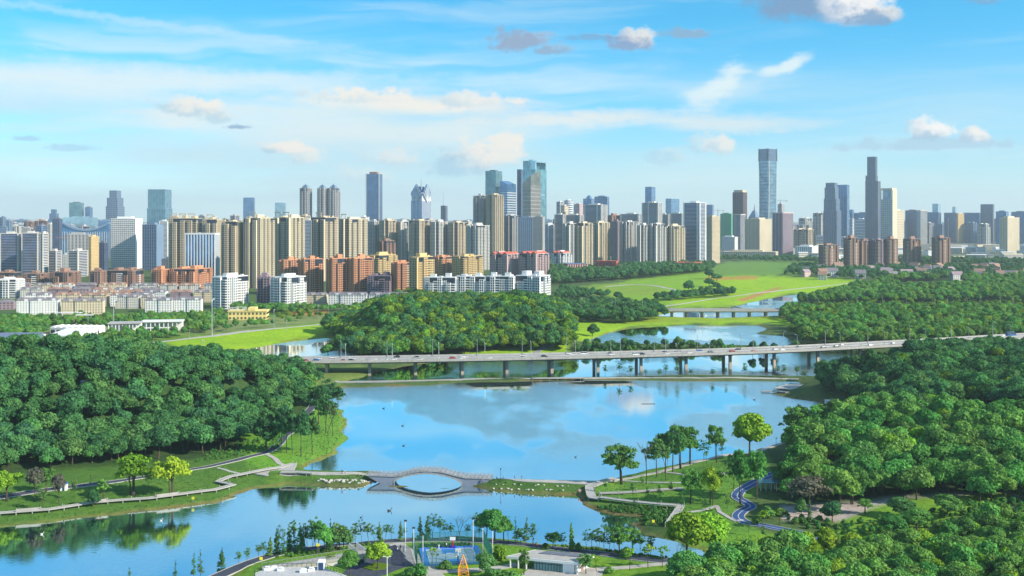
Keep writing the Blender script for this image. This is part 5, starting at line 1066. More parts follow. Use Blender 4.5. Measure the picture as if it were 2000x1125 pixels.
# curved roof hall
x, Y, rz, a, b, h = site(122, 217, 436, 508, .96, 8); r_ = empty('curved_roof_hall', (x, Y, 1), 'large pale hall with a sagging curved roof on the left', 'hall', None, rz)
d = MB(); n_ = 14
for k in range(n_):
    u0, u1 = -a / 2 + a * k / n_, -a / 2 + a * (k + 1) / n_; f_ = lambda u: h * (.80 + .20 * (2 * u / a) ** 2)
    d.prism([(u0, -b / 2), (u1, -b / 2), (u1, b / 2), (u0, b / 2)], 0, 1, top=[f_(u0), f_(u1), f_(u1), f_(u0)])
d.build('glazing', M['g_blue'], r_); d = MB()
for k in range(n_):
    u0, u1 = -a / 2 + a * k / n_, -a / 2 + a * (k + 1) / n_; d.add([(u0, -b / 2 - 4, f_(u0)), (u1, -b / 2 - 4, f_(u1)), (u1, b / 2, f_(u1)), (u0, b / 2, f_(u0)), (u0, -b / 2 - 4, f_(u0) + 5), (u1, -b / 2 - 4, f_(u1) + 5), (u1, b / 2, f_(u1) + 5), (u0, b / 2, f_(u0) + 5)], [(4, 5, 6, 7), (0, 1, 5, 4), (0, 3, 2, 1), (1, 2, 6, 5), (3, 0, 4, 7)])
d.build('roof', M['bluewall'], r_); d = MB(); grid_facade(d, 'f', a, b, 0, h * .78, 400, 6, .2, 0, .5); d.build('fins', M['palewall'], r_)
# cranes
def crane(px, py, top, jib, back, label, m='orange', base=None):
    Y = F * (H - 2) / (base - YH); x = (px - CX) * Y / F; h = (base - top) * Y / F; r_ = empty('tower_crane', (x, Y, 1), label, 'crane'); w = 1.1
    d = MB()
    for sx_ in (-1, 1):
        for sy_ in (-1, 1): d.bar((sx_ * w, sy_ * w, 0), (sx_ * w, sy_ * w, h), .28, n=4)
    k = 0
    while k < h: d.bar((-w, -w, k), (w, -w, k + 4), .18, n=3); d.bar((w, -w, k), (w, w, k + 4), .18, n=3); k += 4
    d.build('mast', M[m], r_); d = MB(); s_ = Y / F
    for o_ in ((0, 0), (0, 1.8)): d.bar((-jib * s_, 0, h + o_[1]), (back * s_, 0, h + o_[1]), .3, n=4)
    for q in np.arange(-jib * s_, back * s_, 3.0): d.bar((q, 0, h), (q + 1.5, 0, h + 1.8), .15, n=3)
    d.bar((0, 0, h), (0, 0, h + 8), .4, n=4); d.bar((0, 0, h + 8), (-jib * s_ * .7, 0, h + 1.8), .12, n=3); d.bar((0, 0, h + 8), (back * s_ * .9, 0, h + 1.8), .12, n=3); d.build('jib', M[m], r_)
    d = MB(); d.box(back * s_ * .8, back * s_, -1, 1, h - 3, h); d.build('counterweight', M['concrete'], r_)
crane(155, 0, 464, 45, 12, 'orange tower crane over the concrete tower on the left', base=524)
crane(1402, 0, 411, 8, 12, 'small dark tower crane above the netted block', 'slate', base=484); crane(1524, 0, 392, 6, 14, 'faint thin crane right of the tallest skyscraper', 'g_steel', base=482)
# distant filler city that reads as one band
rg = random.Random(3)
for nm, cols_, x0, x1 in (('distant_city', 'palewall', -500, 2500), ('distant_city', 'bluewall', -500, 2500), ('distant_city', 'greywall', -500, 2500)):
    b = MB(); g2 = MB()
    for i in range(230):
        px = rg.uniform(x0, x1); base = rg.uniform(446, 468); Y = F * (H - 2) / (base - YH); yt = rg.uniform(427, 441) + (2 if px > 1500 else 0); h = max(14, (base - yt) * Y / F); w = rg.uniform(10, 28) * Y / F * .5; x = (px - CX) * Y / F
        b.box(x - w, x + w, Y, Y + 25, 0, h); b.box(x - w * .4, x + w * .3, Y + 4, Y + 18, h, h + 5)
        for k in range(int(h / 12)): b.box(x - w - .4, x + w + .4, Y - .6, Y + 25, 4 + k * 12, 7.5 + k * 12, 1)
    o = b.build(nm, [M[cols_], M['g_dark']]); tag(o, 'hazy mass of far blocks along the horizon, %s toned' % {'palewall': 'pale', 'bluewall': 'blue', 'greywall': 'grey'}[cols_], 'city', None, 'stuff')
# ---------------------------------------------------------------- paths, bridges, boardwalks
def spline(P, step):
    P = [Vector(p) for p in P]; Q = [P[0] * 2 - P[1]] + P + [P[-1] * 2 - P[-2]]; out = []
    for i in range(1, len(Q) - 2):
        n = max(1, int((Q[i + 1] - Q[i]).length / step))
        for k in range(n):
            t = k / n; a, b, c, d = Q[i - 1], Q[i], Q[i + 1], Q[i + 2]
            out.append(0.5 * ((2 * b) + (c - a) * t + (2 * a - 5 * b + 4 * c - d) * t * t + (3 * b - a - 3 * c + d) * t ** 3))
    return out + [P[-1]]
def straight(P, step):
    out = []
    for a, b in zip(P[:-1], P[1:]):
        a, b = Vector(a), Vector(b); n = max(1, int((b - a).length / step)); out += [a + (b - a) * k / n for k in range(n)]
    return out + [Vector(P[-1])]
def px_line(pts, step=2.0, curve=True):
    P = [hit(*p)[:2] for p in pts]; return (spline if curve else straight)([(x, y, 0) for x, y in P], step)
def sides_of(L):
    out = []
    for i, p in enumerate(L):
        d = (L[min(i + 1, len(L) - 1)] - L[max(i - 1, 0)]); d.z = 0; d = d.normalized() if d.length else Vector((1, 0, 0)); out.append(Vector((-d.y, d.x, 0)))
    return out
def strip(mb, L, N, o0, o1, zf, th=0.25, m=0):
    """a swept slab between the sideways offsets o0 and o1 whose top is at zf(x, y)"""
    k = len(mb.v); vs = []
    for p, n in zip(L, N):
        a, b = p + n * o0, p + n * o1; za, zb = zf(a.x, a.y, p), zf(b.x, b.y, p)
        vs += [(a.x, a.y, za), (b.x, b.y, zb), (a.x, a.y, za - th), (b.x, b.y, zb - th)]
    fs = []
    for i in range(len(L) - 1):
        j = i * 4; fs += [(j, j + 1, j + 5, j + 4), (j + 2, j + 6, j + 7, j + 3), (j, j + 4, j + 6, j + 2), (j + 1, j + 3, j + 7, j + 5)]
    e = (len(L) - 1) * 4; fs += [(0, 2, 3, 1), (e, e + 1, e + 3, e + 2)]
    mb.add(vs, fs, m)
GZF = lambda lift: (lambda x, y, p: max(ground_z(x, y), 0.3) + lift)
def path(name, pts, w, m, lift=.18, edge=None, curve=True, line=None):
    L = px_line(pts, 1.5, curve); N = sides_of(L); b = MB(); strip(b, L, N, -w / 2, w / 2, GZF(lift), .5); o = b.build(name, M[m]); o['kind'] = 'structure'
    if edge:
        b = MB(); strip(b, L, N, -w / 2 - .35, -w / 2, GZF(lift + .06), .5); strip(b, L, N, w / 2, w / 2 + .35, GZF(lift + .06), .5); e = b.build('kerb', M[edge], o)
    if line:
        b = MB(); strip(b, L, N, -.08, .08, GZF(lift + .012), .01); b.build('centre_line', M[line], o)
    return o
path('footpath', [(-60,985),(0,972),(60,962),(115,954),(200,944),(270,934),(350,921),(420,909),(480,894),(520,884),(545,868),(556,852)], 3.4, 'asphalt', edge='offwhite')
path('footpath', [(556,852),(572,840),(590,815),(606,800),(612,790)], 3.4, 'asphalt', edge='offwhite')
path('stepped_path', [(520,887),(536,895),(545,905),(566,914)], 2.4, 'paving', curve=False); path('stepped_path', [(425,914),(448,921),(470,926),(492,925)], 1.4, 'paving', curve=False)
path('cycle_path', [(1515,925),(1490,935),(1465,948),(1445,960),(1440,972),(1455,981),(1466,990),(1448,1000),(1442,1010),(1455,1020),(1490,1027),(1530,1035),(1570,1043),(1610,1054)], 4.0, 'bluepath', edge='offwhite', line='white')
path('garden_path', [(1335,1002),(1372,997),(1400,988),(1405,1000),(1425,1012),(1437,1018),(1452,1016)], 1.6, 'paving', curve=False)
path('garden_path', [(1185,938),(1240,941),(1300,943),(1340,943)], 1.8, 'paving'); path('garden_path', [(1285,921),(1320,925),(1338,927)], 1.8, 'paving'); path('garden_path', [(1380,942),(1395,932),(1415,924)], 3, 'paving')
path('causeway_path', [(548,924),(600,924),(660,925),(716,927)], 3.6, 'paving'); path('causeway_path', [(958,936),(1020,938),(1090,941),(1160,944)], 3.8, 'paving')
path('lakeside_promenade', [(1160,944),(1205,938),(1260,928),(1300,919),(1340,908),(1375,899),(1420,890),(1470,884),(1510,872),(1545,860),(1565,852)], 3.2, 'paving')
path('low_causeway_path', [(655,745),(760,745),(860,743),(960,740),(1040,740)], 2.5, 'paving'); path('low_causeway_path', [(1140,739),(1250,738),(1350,738),(1450,738),(1560,740)], 2.5, 'paving')
path('lakeside_road', [(380,1150),(440,1122),(500,1098),(560,1082),(640,1068),(740,1059),(790,1057),(850,1055),(950,1058),(1040,1066),(1100,1074),(1180,1083),(1260,1093),(1340,1102),(1420,1112)], 4.6, 'asphalt', edge='paving')
path('walkway', [(772,1062),(790,1075),(810,1092),(835,1112),(860,1135)], 5.2, 'paving'); path('walkway', [(830,1117),(880,1116),(940,1113),(985,1108),(1010,1103)], 3.2, 'paving', curve=False)
path('walkway', [(1165,1112),(1230,1108),(1290,1102),(1350,1100),(1400,1106)], 2.6, 'paving'); path('walkway', [(1150,1140),(1165,1112)], 5, 'paving')
path('field_track', [(1180,560),(1240,556),(1290,560),(1320,568),(1328,578)], 7, 'paving'); path('field_track', [(1290,600),(1400,582),(1480,572),(1600,560),(1680,550)], 5, 'paving')
path('embankment_road', [(270,672),(380,660),(460,650),(560,640),(640,631)], 7, 'paving'); path('island_track', [(1080,674),(1060,680),(1045,690),(1035,702)], 5, 'road')
def flat_patch(name, pts, m, lift=.14, kind='structure'):
    P = [hit(*p) for p in pts]; z = sum(p[2] for p in P) / len(P) + lift; b = MB(); b.prism([(p[0], p[1]) for p in P][::-1], z - .8, z); o = b.build(name, M[m]); o['kind'] = kind; return o, z
flat_patch('car_park', [(700,1090),(772,1066),(850,1150),(640,1150)], 'asphalt', .2)
flat_patch('grass_island', [(708,1110),(735,1100),(760,1103),(752,1112),(728,1115)], 'leaf_bright', .32)
flat_patch('viewing_deck', [(490,925),(548,915),(580,911),(572,920),(520,930)], 'paving', .5)
M['hedge'] = M['leaf_mid']
# --- boardwalks on posts
def boardwalk(pts, w, label, hgt=1.1, rail=True, curve=False, benches=(), name='boardwalk'):
    L = px_line(pts, 2.4, curve); N = sides_of(L); base = [max(ground_z(p.x, p.y), 0) for p in L]
    sm = [sum(base[max(0, i - 3):i + 4]) / len(base[max(0, i - 3):i + 4]) + hgt for i in range(len(L))]
    for p, z in zip(L, sm): p.z = z
    r_ = empty(name, (L[0].x, L[0].y, 0), label, 'boardwalk'); 
    zf = lambda x, y, p: p.z
    b = MB(); strip(b, L, N, -w / 2, w / 2, zf, .22); d = b.build('deck', M['offwhite'], r_)
    b = MB(); strip(b, L, N, -w / 2 - .15, -w / 2, lambda x, y, p: p.z + .12, .4); strip(b, L, N, w / 2, w / 2 + .15, lambda x, y, p: p.z + .12, .4); b2 = b.build('edge_beams', M['offwhite'], r_)
    b = MB(); ra = MB()
    for i in range(0, len(L)):
        for s_ in (-1, 1):
            q = L[i] + N[i] * (s_ * w / 2)
            if i % 2 == 0: b.box(q.x - .13, q.x + .13, q.y - .13, q.y + .13, max(ground_z(q.x, q.y), 0) - .8, q.z - .1)
            if rail and i % 3 == 0: ra.box(q.x - .09, q.x + .09, q.y - .09, q.y + .09, q.z, q.z + .95)
    b.build('posts', M['offwhite'], r_, kind='stuff')
    if rail: ra.build('bollards', M['offwhite'], r_, kind='stuff')
    for o in r_.children: o.matrix_parent_inverse = Matrix.Translation((-L[0].x, -L[0].y, 0))
    for bi, t in enumerate(benches):
        i = int(t * (len(L) - 2)); a, c = L[i], L[min(i + 3, len(L) - 1)]; b = MB(); o_ = N[i] * (-w / 2 + .4)
        b.obox(0, (a.x + o_.x, a.y + o_.y), (c.x + o_.x, c.y + o_.y), .9, a.z + .02, a.z + .5); b.obox(0, (a.x + o_.x, a.y + o_.y), (c.x + o_.x, c.y + o_.y), .15, a.z + .5, a.z + 1.0)
        o = b.build('long_bench', M['paving']); tag(o, ('white block bench on the left boardwalk, %s of three' % ('leftmost', 'middle', 'rightmost')[bi % 3]) if len(benches) == 3 else 'white block bench by the boardwalk corner', 'bench')
    return r_
boardwalk([(-60,1012),(0,1007),(95,1000),(180,986),(240,981),(290,978),(350,970),(420,961),(456,953),(425,944),(450,935),(500,925),(545,917),(575,911)], 2.0, 'long white boardwalk zigzagging along the left lawn above the lower lake', benches=(.12, .3, .46))
boardwalk([(1205,941),(1160,949),(1151,954),(1156,976),(1174,977)], 3.4, 'wide pale boardwalk platform stepping down at the right end of the causeway', .9)
boardwalk([(1172,978),(1230,985),(1290,991),(1331,993),(1318,1012),(1306,1030)], 2.4, 'white boardwalk running over the reeds on the right bank', 1.3)
boardwalk([(1171,967),(1220,964),(1280,960),(1335,955)], 1.8, 'middle white boardwalk crossing the right lawn', .6)
boardwalk([(548,924),(580,925),(612,926)], 3.0, 'short low boardwalk bridging onto the causeway left of the arch bridge', .7, rail=False)
boardwalk([(1040,741),(1080,741),(1140,740)], 4.0, 'white boardwalk section in the middle of the low causeway', .8)
boardwalk([(1487,766),(1510,766.5),(1538,767)], 3.0, 'dark timber jetty reaching out into the lake on the right', .7); r_ = boardwalk([(1530,762),(1548,757),(1564,752)], 12, 'square timber platform beside the jetty', .8)
# --- viaduct
VP = [(-260, 703, 10.0), (100, 704, 10), (350, 704, 10), (590, 703, 10), (800, 700.5, 10), (1000, 697, 10), (1200, 692.5, 10), (1400, 687, 10), (1550, 681, 10), (1700, 673.5, 10), (1850, 665.5, 10), (1975, 658, 10), (2150, 648, 10)]
VL = spline([(*gp(a, b, z), z) for a, b, z in VP], 4.0); VN = sides_of(VL); VW = 13.0
via = empty('viaduct', (VL[0].x, VL[0].y, 0), 'long concrete road viaduct crossing the whole lake', 'bridge')
INV = Matrix.Translation((-VL[0].x, -VL[0].y, 0))
def vpart(name, mb, m, kind=None, parent=via):
    o = mb.build(name, M[m], parent, kind=kind)
    if parent is via: o.matrix_parent_inverse = INV
    return o
b = MB(); strip(b, VL, VN, -VW, VW, lambda x, y, p: p.z, .45); deck = vpart('deck', b, 'road')
b = MB(); strip(b, VL, VN, -VW * .72, VW * .72, lambda x, y, p: p.z - .46, 1.5); vpart('girder', b, 'concrete')
for s_ in (-1, 1): b = MB(); strip(b, VL, VN, s_ * VW - .35, s_ * VW, lambda x, y, p: p.z + 1.0, 1.7); vpart('parapet', b, 'concrete')
b = MB(); strip(b, VL, VN, -.3, .3, lambda x, y, p: p.z + .8, .8); vpart('median_barrier', b, 'concrete')
b = MB()
for o_ in (-8.4, -4.8, 4.8, 8.4):
    for i in range(0, len(VL) - 1, 3): strip(b, VL[i:i + 2], VN[i:i + 2], o_ - .08, o_ + .08, lambda x, y, p: p.z + .006, .005)
for o_ in (-12, -1.2, 1.2, 12): strip(b, VL, VN, o_ - .08, o_ + .08, lambda x, y, p: p.z + .006, .005)
vpart('lane_lines', b, 'white', kind='stuff')
def on_line(L, N, px, off=0.0):
    best = None
    for i in range(len(L) - 1):
        a, c = L[i] + N[i] * off, L[i + 1] + N[i + 1] * off
        if a.y < 50: continue
        pa, pc = proj(a.x, a.y, 0)[0], proj(c.x, c.y, 0)[0]
        if (pa - px) * (pc - px) <= 0:
            t = (px - pa) / ((pc - pa) or 1); q = a + (c - a) * t; d = c - a; return q, math.atan2(d.y, d.x)
    return None
for px in (240, 400, 560, 638, 722, 812, 903, 990, 1078, 1168, 1252, 1340, 1426, 1512, 1597, 1680, 1762, 1845, 1930):
    q, an = on_line(VL, VN, px, -5.5)
    n = Vector((-math.sin(an), math.cos(an), 0))
    for s_ in (-5.5, 5.5):
        c = q + n * (s_ + 5.5); z0 = min(0, ground_z(c.x, c.y)) - 2; b = MB(); w_ = .95
        cc = Vector((c.x, c.y)); dd = Vector((math.cos(an), math.sin(an)))
        b.obox(0, tuple(cc - dd * 1.0), tuple(cc + dd * 1.0), 1.6, z0, 7.2)
        k = len(b.v); b.obox(0, tuple(cc - dd * 1.5), tuple(cc + dd * 1.5), 2.0, 7.2, 8.06); vpart('pier', b, 'pier')
# second bridge
SL = spline([(*gp(a, b_, 8.5), 8.5) for a, b_ in ((960, 600), (1100, 602), (1268, 605), (1400, 605.5), (1540, 605), (1700, 601), (1850, 600), (2050, 600))], 6.0); SN = sides_of(SL)
b2 = empty('road_bridge', (SL[0].x, SL[0].y, 0), 'second lower road bridge across the stream, far behind the pond', 'bridge'); INV2 = Matrix.Translation((-SL[0].x, -SL[0].y, 0))
for nm, fn, mm in (('deck', lambda b: strip(b, SL, SN, -9, 9, lambda x, y, p: p.z, .5), 'road'), ('girder', lambda b: strip(b, SL, SN, -7, 7, lambda x, y, p: p.z - .5, 1.6), 'concrete'),
                   ('parapet', lambda b: strip(b, SL, SN, -9.2, -8.9, lambda x, y, p: p.z + 2.0, .25), 'concrete'), ('parapet', lambda b: strip(b, SL, SN, -9.3, -8.9, lambda x, y, p: p.z + .7, 1.6), 'concrete'), ('parapet', lambda b: strip(b, SL, SN, 8.9, 9.2, lambda x, y, p: p.z + 1.2, 1.2), 'concrete')):
    b = MB(); fn(b); b.build(nm, M[mm], b2).matrix_parent_inverse = INV2
b = MB()
for i in range(0, len(SL), 1): q = SL[i] - SN[i] * 9.05; b.box(q.x - .25, q.x + .25, q.y - .2, q.y + .2, q.z + .5, q.z + 2)
b.build('railing_posts', M['concrete'], b2, kind='stuff').matrix_parent_inverse = INV2
for px in (1225, 1283, 1313, 1342, 1372, 1403, 1434, 1465, 1497, 1526):
    q, an = on_line(SL, SN, px, -4)
    for s_ in (0, 8): b = MB(); b.box(q.x - 1, q.x + 1, q.y + s_ - .8, q.y + s_ + .8, -2, 6.6); b.build('pier', M['pier'], b2).matrix_parent_inverse = INV2
# --- street lamps
def lamp_meshes(h, arm, both=False):
    b = MB(); b.tube([(0, 0, 0), (0, 0, h * .92), (0, arm * .25, h * .985)], [.16, .11, .08], 5); b.bar((0, 0, 0), (0, 0, .8), .24, n=6); p = b.mesh('pole', M['metal'])
    b = MB(); b.bar((0, arm * .25, h * .985), (0, arm, h), .07, .05, 4); b.box(-.16, .16, arm - .1, arm + .75, h - .06, h + .12); return p, b.mesh('lamp_head', M['white'])
LM = lamp_meshes(12, 1.6)
def lamp(x, y, z, rz, label, group=None, sc=1.0, meshes=None):
    r_ = empty('street_lamp', (x, y, z), label, 'street lamp', group, rz); me_ = meshes or LM; link('pole', me_[0], r_); link('lamp_head', me_[1], r_); r_.scale = (sc * 1.25, sc * 1.25, sc); return r_
ORD = ['leftmost', 'second', 'third', 'fourth', 'fifth', 'sixth', 'seventh', 'eighth', 'ninth', 'tenth', 'eleventh', 'twelfth', 'thirteenth', 'fourteenth', 'fifteenth', 'sixteenth', 'seventeenth', 'eighteenth', 'nineteenth', 'twentieth', 'twenty-first', 'twenty-second', 'twenty-third', 'twenty-fourth', 'twenty-fifth']
def nth(i, n): return 'leftmost' if i == 0 else 'rightmost' if i == n - 1 else ORD[i] + ' from the left'
NEAR = (584, 675, 766, 857, 947, 1037, 1124, 1212, 1300, 1386, 1471, 1557, 1641, 1727, 1808, 1892, 1974); FAR = (577, 666, 756, 845, 932, 1020, 1106, 1193, 1278, 1362, 1447, 1530, 1612, 1695, 1777, 1858, 1939)
for lst, off, sd_, tx in ((NEAR, -VW + .6, 0, 'near'), (FAR, VW - .6, math.pi, 'far')):
    for i, px in enumerate(lst):
        q, an = on_line(VL, VN, px, off); lamp(q.x, q.y, 10, an + sd_, 'street lamp %s on the %s parapet of the long viaduct' % (nth(i, len(lst)), tx), 'street lamps along the viaduct')
L2 = (1083, 1135, 1142, 1195, 1202, 1255, 1312, 1372, 1432, 1489, 1541, 1551, 1599, 1656, 1674, 1724, 1770, 1826, 1851, 1889, 1914, 1954, 1979)
for i, px in enumerate(L2):
    q, an = on_line(SL, SN, px, -8 if i % 2 else 8); lamp(q.x, q.y, 8.5, an + (0 if i % 2 else math.pi), 'street lamp %s in the far row along the second road' % nth(i, len(L2)), 'street lamps along the second road', .95)
for i, (px, py, h) in enumerate([(57, 640, 27), (172, 640, 32), (206, 628, 16), (222, 648, 60), (277, 634, 22), (346, 628, 20), (414, 655, 70), (418, 640, 30), (463, 628, 26), (535, 640, 35), (560, 648, 22), (642, 616, 22), (621, 622, 26), (300, 668, 10), (370, 660, 14), (395, 690, 26), (398, 692, 26)]):
    x, y, z = hit(px, py); lamp(x, y, z, 0, 'tall pale lamp mast %s on the land left of the wooded hill' % nth(i, 17), 'lamp masts on the left land', h * y / F / 12)
# --- vehicles
def car_mesh(L=4.6, Wd=1.85, Hh=1.45, kind='car'):
    b = MB()
    prof = {'car': [(-L / 2, .35), (-L / 2, .80), (-L / 2 + .25, .95), (L / 2 - 1.3, .98), (L / 2 - .15, .78), (L / 2, .60), (L / 2, .35)],
            'van': [(-L / 2, .4), (-L / 2, 1.2), (L / 2 - .9, 1.2), (L / 2 - .1, 1.0), (L / 2, .7), (L / 2, .4)]}[kind]
    n = len(prof); b.add([(x, -Wd / 2, z) for x, z in prof] + [(x, Wd / 2, z) for x, z in prof], [tuple(range(n)), tuple(range(2 * n - 1, n - 1, -1))] + [(i, n + i, n + (i + 1) % n, (i + 1) % n) for i in range(n)])
    return b
def vehicle(q, an, paint, label, kind='car', L=4.6, Hh=1.45, name='car', cat='car'):
    r_ = empty(name, (q.x, q.y, 10.005), label, cat, 'vehicles on the viaduct', an); Wd = 1.85 if L < 6 else 2.5
    key = (kind, L)
    if key not in CARM:
        z0, z1 = (.95, Hh) if kind == 'car' else (1.2, Hh); f0, f1, f2, f3 = (-L * .46, -L * .30, L * .12, L * .26) if kind == 'car' else (-L * .495, -L * .48, L * .32, L * .42)
        g = MB(); w0, w1 = Wd / 2 - .06, Wd / 2 - .22
        g.add([(f0, -w0, z0), (f3, -w0, z0), (f3, w0, z0), (f0, w0, z0), (f1, -w1, z1 - .06), (f2, -w1, z1 - .06), (f2, w1, z1 - .06), (f1, w1, z1 - .06)], [(0, 1, 5, 4), (1, 2, 6, 5), (2, 3, 7, 6), (3, 0, 4, 7), (4, 5, 6, 7)])
        rf = MB(); rf.box(f1 - .03, f2 + .03, -w1 - .03, w1 + .03, z1 - .06, z1); wl = MB(); rr = .33 if L < 6 else .5; wl.bar((0, -.11, 0), (0, .11, 0), rr, n=10)
        li = MB(); li.box(L / 2 - .04, L / 2 + .03, -.2, .2, -.08, .08)
        CARM[key] = (car_mesh(L, Wd, Hh, kind), g.mesh('windows', M['g_win']), rf, wl.mesh('wheel', M['darkmetal']), li.mesh('headlight', M['white']), rr)
    bm_, gm_, rf, wm_, lm_, rr = CARM[key]; pm = M['paint_' + paint]; k2 = (kind, L, paint)
    if k2 not in CARP: CARP[k2] = (bm_.mesh('body', pm), rf.mesh('roof', pm))
    link('body', CARP[k2][0], r_); link('windows', gm_, r_); link('roof', CARP[k2][1], r_)
    for sx_ in (-L * .32, L * .32):
        for sy_ in (-1, 1): link('wheel', wm_, r_, (sx_, sy_ * (Wd / 2 - .1), rr))
    for sy_ in (-1, 1): link('headlight', lm_, r_, (0, sy_ * (Wd / 2 - .35), .68))
    return r_
CARM, CARP = {}, {}
for n_, c in (('white', (.8, .8, .8)), ('black', (.02, .02, .025)), ('red', (.45, .03, .03)), ('blue', (.03, .16, .45)), ('silver', (.5, .52, .55)), ('grey', (.15, .16, .18))): M['paint_' + n_] = mat('paint_' + n_, c, .25, .6, var=.02)
CARS = [(598, 'red', -8), (618, 'blue', -4), (622, 'white', 4), (650, 'white', 8), (671, 'red', -10), (686, 'black', -8), (688, 'white', 3), (730, 'white', -9), (752, 'white', -9), (769, 'white', -6), (775, 'black', 8), (813, 'black', 3), (820, 'white', -9), (884, 'red', -4), (902, 'white', -6), (955, 'white', -8), (907, 'white', 4), (1022, 'white', 3), (1022, 'silver', -8), (1063, 'black', -4), (1112, 'white', 8), (1120, 'white', 3), (1140, 'white', 5), (1194, 'white', -4), (1190, 'grey', 3),
 (1242, 'white', -7), (1254, 'black', -4), (1297, 'black', 3), (1302, 'white', -8), (1325, 'silver', 8), (1346, 'white', -6), (1366, 'blue', 4), (1388, 'grey', -4), (1430, 'red', -3), (1441, 'black', 6), (1473, 'red', -9), (1515, 'white', -4), (1528, 'white', -8), (1560, 'black', 6), (1608, 'black', -6), (1634, 'grey', -3), (1643, 'black', 3), (1700, 'white', -6), (1745, 'silver', -3), (1780, 'white', 8), (1784, 'grey', -8), (1812, 'white', -9), (1860, 'white', 5), (1872, 'white', -8), (1940, 'silver', -4), (1958, 'white', 5)]
for i, (px, col_, off) in enumerate(CARS):
    q, an = on_line(VL, VN, px, off); near_l = min(NEAR, key=lambda a: abs(a - px)); k_ = NEAR.index(near_l); big = px in (1140, 1242)
    vehicle(q, an + (math.pi if off > 0 else 0), col_, '%s %s in the %s carriageway %s the %s near lamp of the viaduct' % (col_, 'van' if big else 'car', 'far' if off > 0 else 'near', 'just left of' if px < near_l else 'just right of', ORD[k_].replace('leftmost', 'first')), 'van' if big else 'car', 5.2 if big else 4.6, 2.1 if big else 1.45, 'van' if big else 'car', 'van' if big else 'car')
q, an = on_line(VL, VN, 1975, 6); vehicle(q, an, 'blue', 'blue and white coach at the right end of the viaduct', 'van', 11.0, 3.4, 'coach', 'coach')
q, an = on_line(VL, VN, 1968, 6)
# --- arch footbridge
xl, yl = gp(716, 944, 0)[0], 463.5; A_ = Vector((*gp(716, 943.8),)); Bq = Vector((*gp(961, 949.5),)); dv = Bq - A_; Lb = dv.length; ab = math.atan2(dv.y, dv.x)
arch = empty('arch_bridge', (A_.x, A_.y, 0), 'grey stone arch footbridge mirrored in the lake between the two causeways', 'bridge', None, ab)
def cu_(px): return (px - 716) / 245 * Lb
def top_z(u):
    t = u / Lb * 245 + 716
    return float(np.interp(t, [716, 735, 772, 790, 806, 822, 850, 866, 884, 908, 945, 961], [3.3, 3.25, 3.15, 3.9, 4.9, 5.5, 5.55, 5.2, 4.2, 3.2, 3.1, 3.0]))
c0, c1 = cu_(770), cu_(902)
def bot_z(u): 
    if c0 < u < c1: t = (u - (c0 + c1) / 2) / ((c1 - c0) / 2); return max(-.2, 4.35 * math.sqrt(max(0, 1 - abs(t) ** 2.0)) * (.86 + .14 * (1 - abs(t))))
    if u < cu_(752): return 3.0 - 4.0 * u / cu_(752)
    if u > cu_(925): return -1 + 3.6 * (u - cu_(925)) / (Lb - cu_(925))
    return -1.5
b = MB(); n_ = 90; wB = 4.6
for k in range(n_):
    u0, u1 = Lb * k / n_, Lb * (k + 1) / n_; q = [(u0, bot_z(u0)), (u1, bot_z(u1)), (u1, top_z(u1)), (u0, top_z(u0))]
    b.add([(u, y, z) for y in (0, wB) for u, z in q], [(0, 1, 2, 3), (7, 6, 5, 4), (3, 2, 6, 7), (0, 4, 5, 1)])
b.add([(0, 0, bot_z(0)), (0, wB, bot_z(0)), (0, wB, top_z(0)), (0, 0, top_z(0))], [(0, 3, 2, 1)])
b.build('spandrel_wall', M['bridge'], arch)
b = MB()
for k in range(n_):
    u0, u1 = Lb * k / n_, Lb * (k + 1) / n_
    for y0, y1 in ((-.22, -.02), (wB + .02, wB + .22)): b.add([(u, y, z) for y in (y0, y1) for u, z in ((u0, top_z(u0) - .28), (u1, top_z(u1) - .28), (u1, top_z(u1) + .03), (u0, top_z(u0) + .03))], [(0, 1, 2, 3), (7, 6, 5, 4), (3, 2, 6, 7), (0, 4, 5, 1)])
b.build('cornice', M['stone'], arch)
b = MB()
for k in range(28):
    t0, t1 = math.pi * k / 28, math.pi * (k + 1) / 28; r_ = (c1 - c0) / 2; cc = (c0 + c1) / 2
    for (rr0, rr1) in ((0.0, .55),): b.add([(cc - math.cos(t) * (r_ + rr * .6), y, max(-.2, bot_z(cc - math.cos(t) * r_ * .999)) + rr) for y in (-.12, -.005) for t, rr in ((t0, rr0), (t1, rr0), (t1, rr1), (t0, rr1))], [(0, 1, 2, 3), (3, 2, 6, 7), (0, 4, 5, 1)])
b.build('arch_ring', M['stone'], arch)
for y0 in (.12, wB - .12):
    b = MB(); n2 = 30
    for k in range(n2 + 1): u = Lb * k / n2; z = top_z(u); b.box(u - .14, u + .14, y0 - .14, y0 + .14, z, z + 1.15)
    for k in range(n2):
        u0, u1 = Lb * k / n2 + .14, Lb * (k + 1) / n2 - .14
        for h0, h1 in ((.18, .32), (.5, .62), (.85, 1.0)): b.add([(u, y, z + hh) for y in (y0 - .06, y0 + .06) for u, z, hh in ((u0, top_z(u0), h0), (u1, top_z(u1), h0), (u1, top_z(u1), h1), (u0, top_z(u0), h1))], [(0, 1, 2, 3), (7, 6, 5, 4), (3, 2, 6, 7), (0, 4, 5, 1)])
    b.build('railing', M['stone'], arch)
b = MB()                                                       # four carved characters, too small to read
for k in range(4):
    u = cu_(827) + k * .95; z = 4.85
    for (x0, x1, z0, z1) in ((0, .6, .55, .63), (.05, .55, .3, .37), (0, .6, .02, .09), (.26, .34, 0, .65), (.02, .1, .1, .5), (.5, .58, .12, .45)): b.box(u + x0, u + x1, -.09, -.01, z + z0 - .35, z + z1 - .35)
b.build('carved_letters', M['white'], arch)
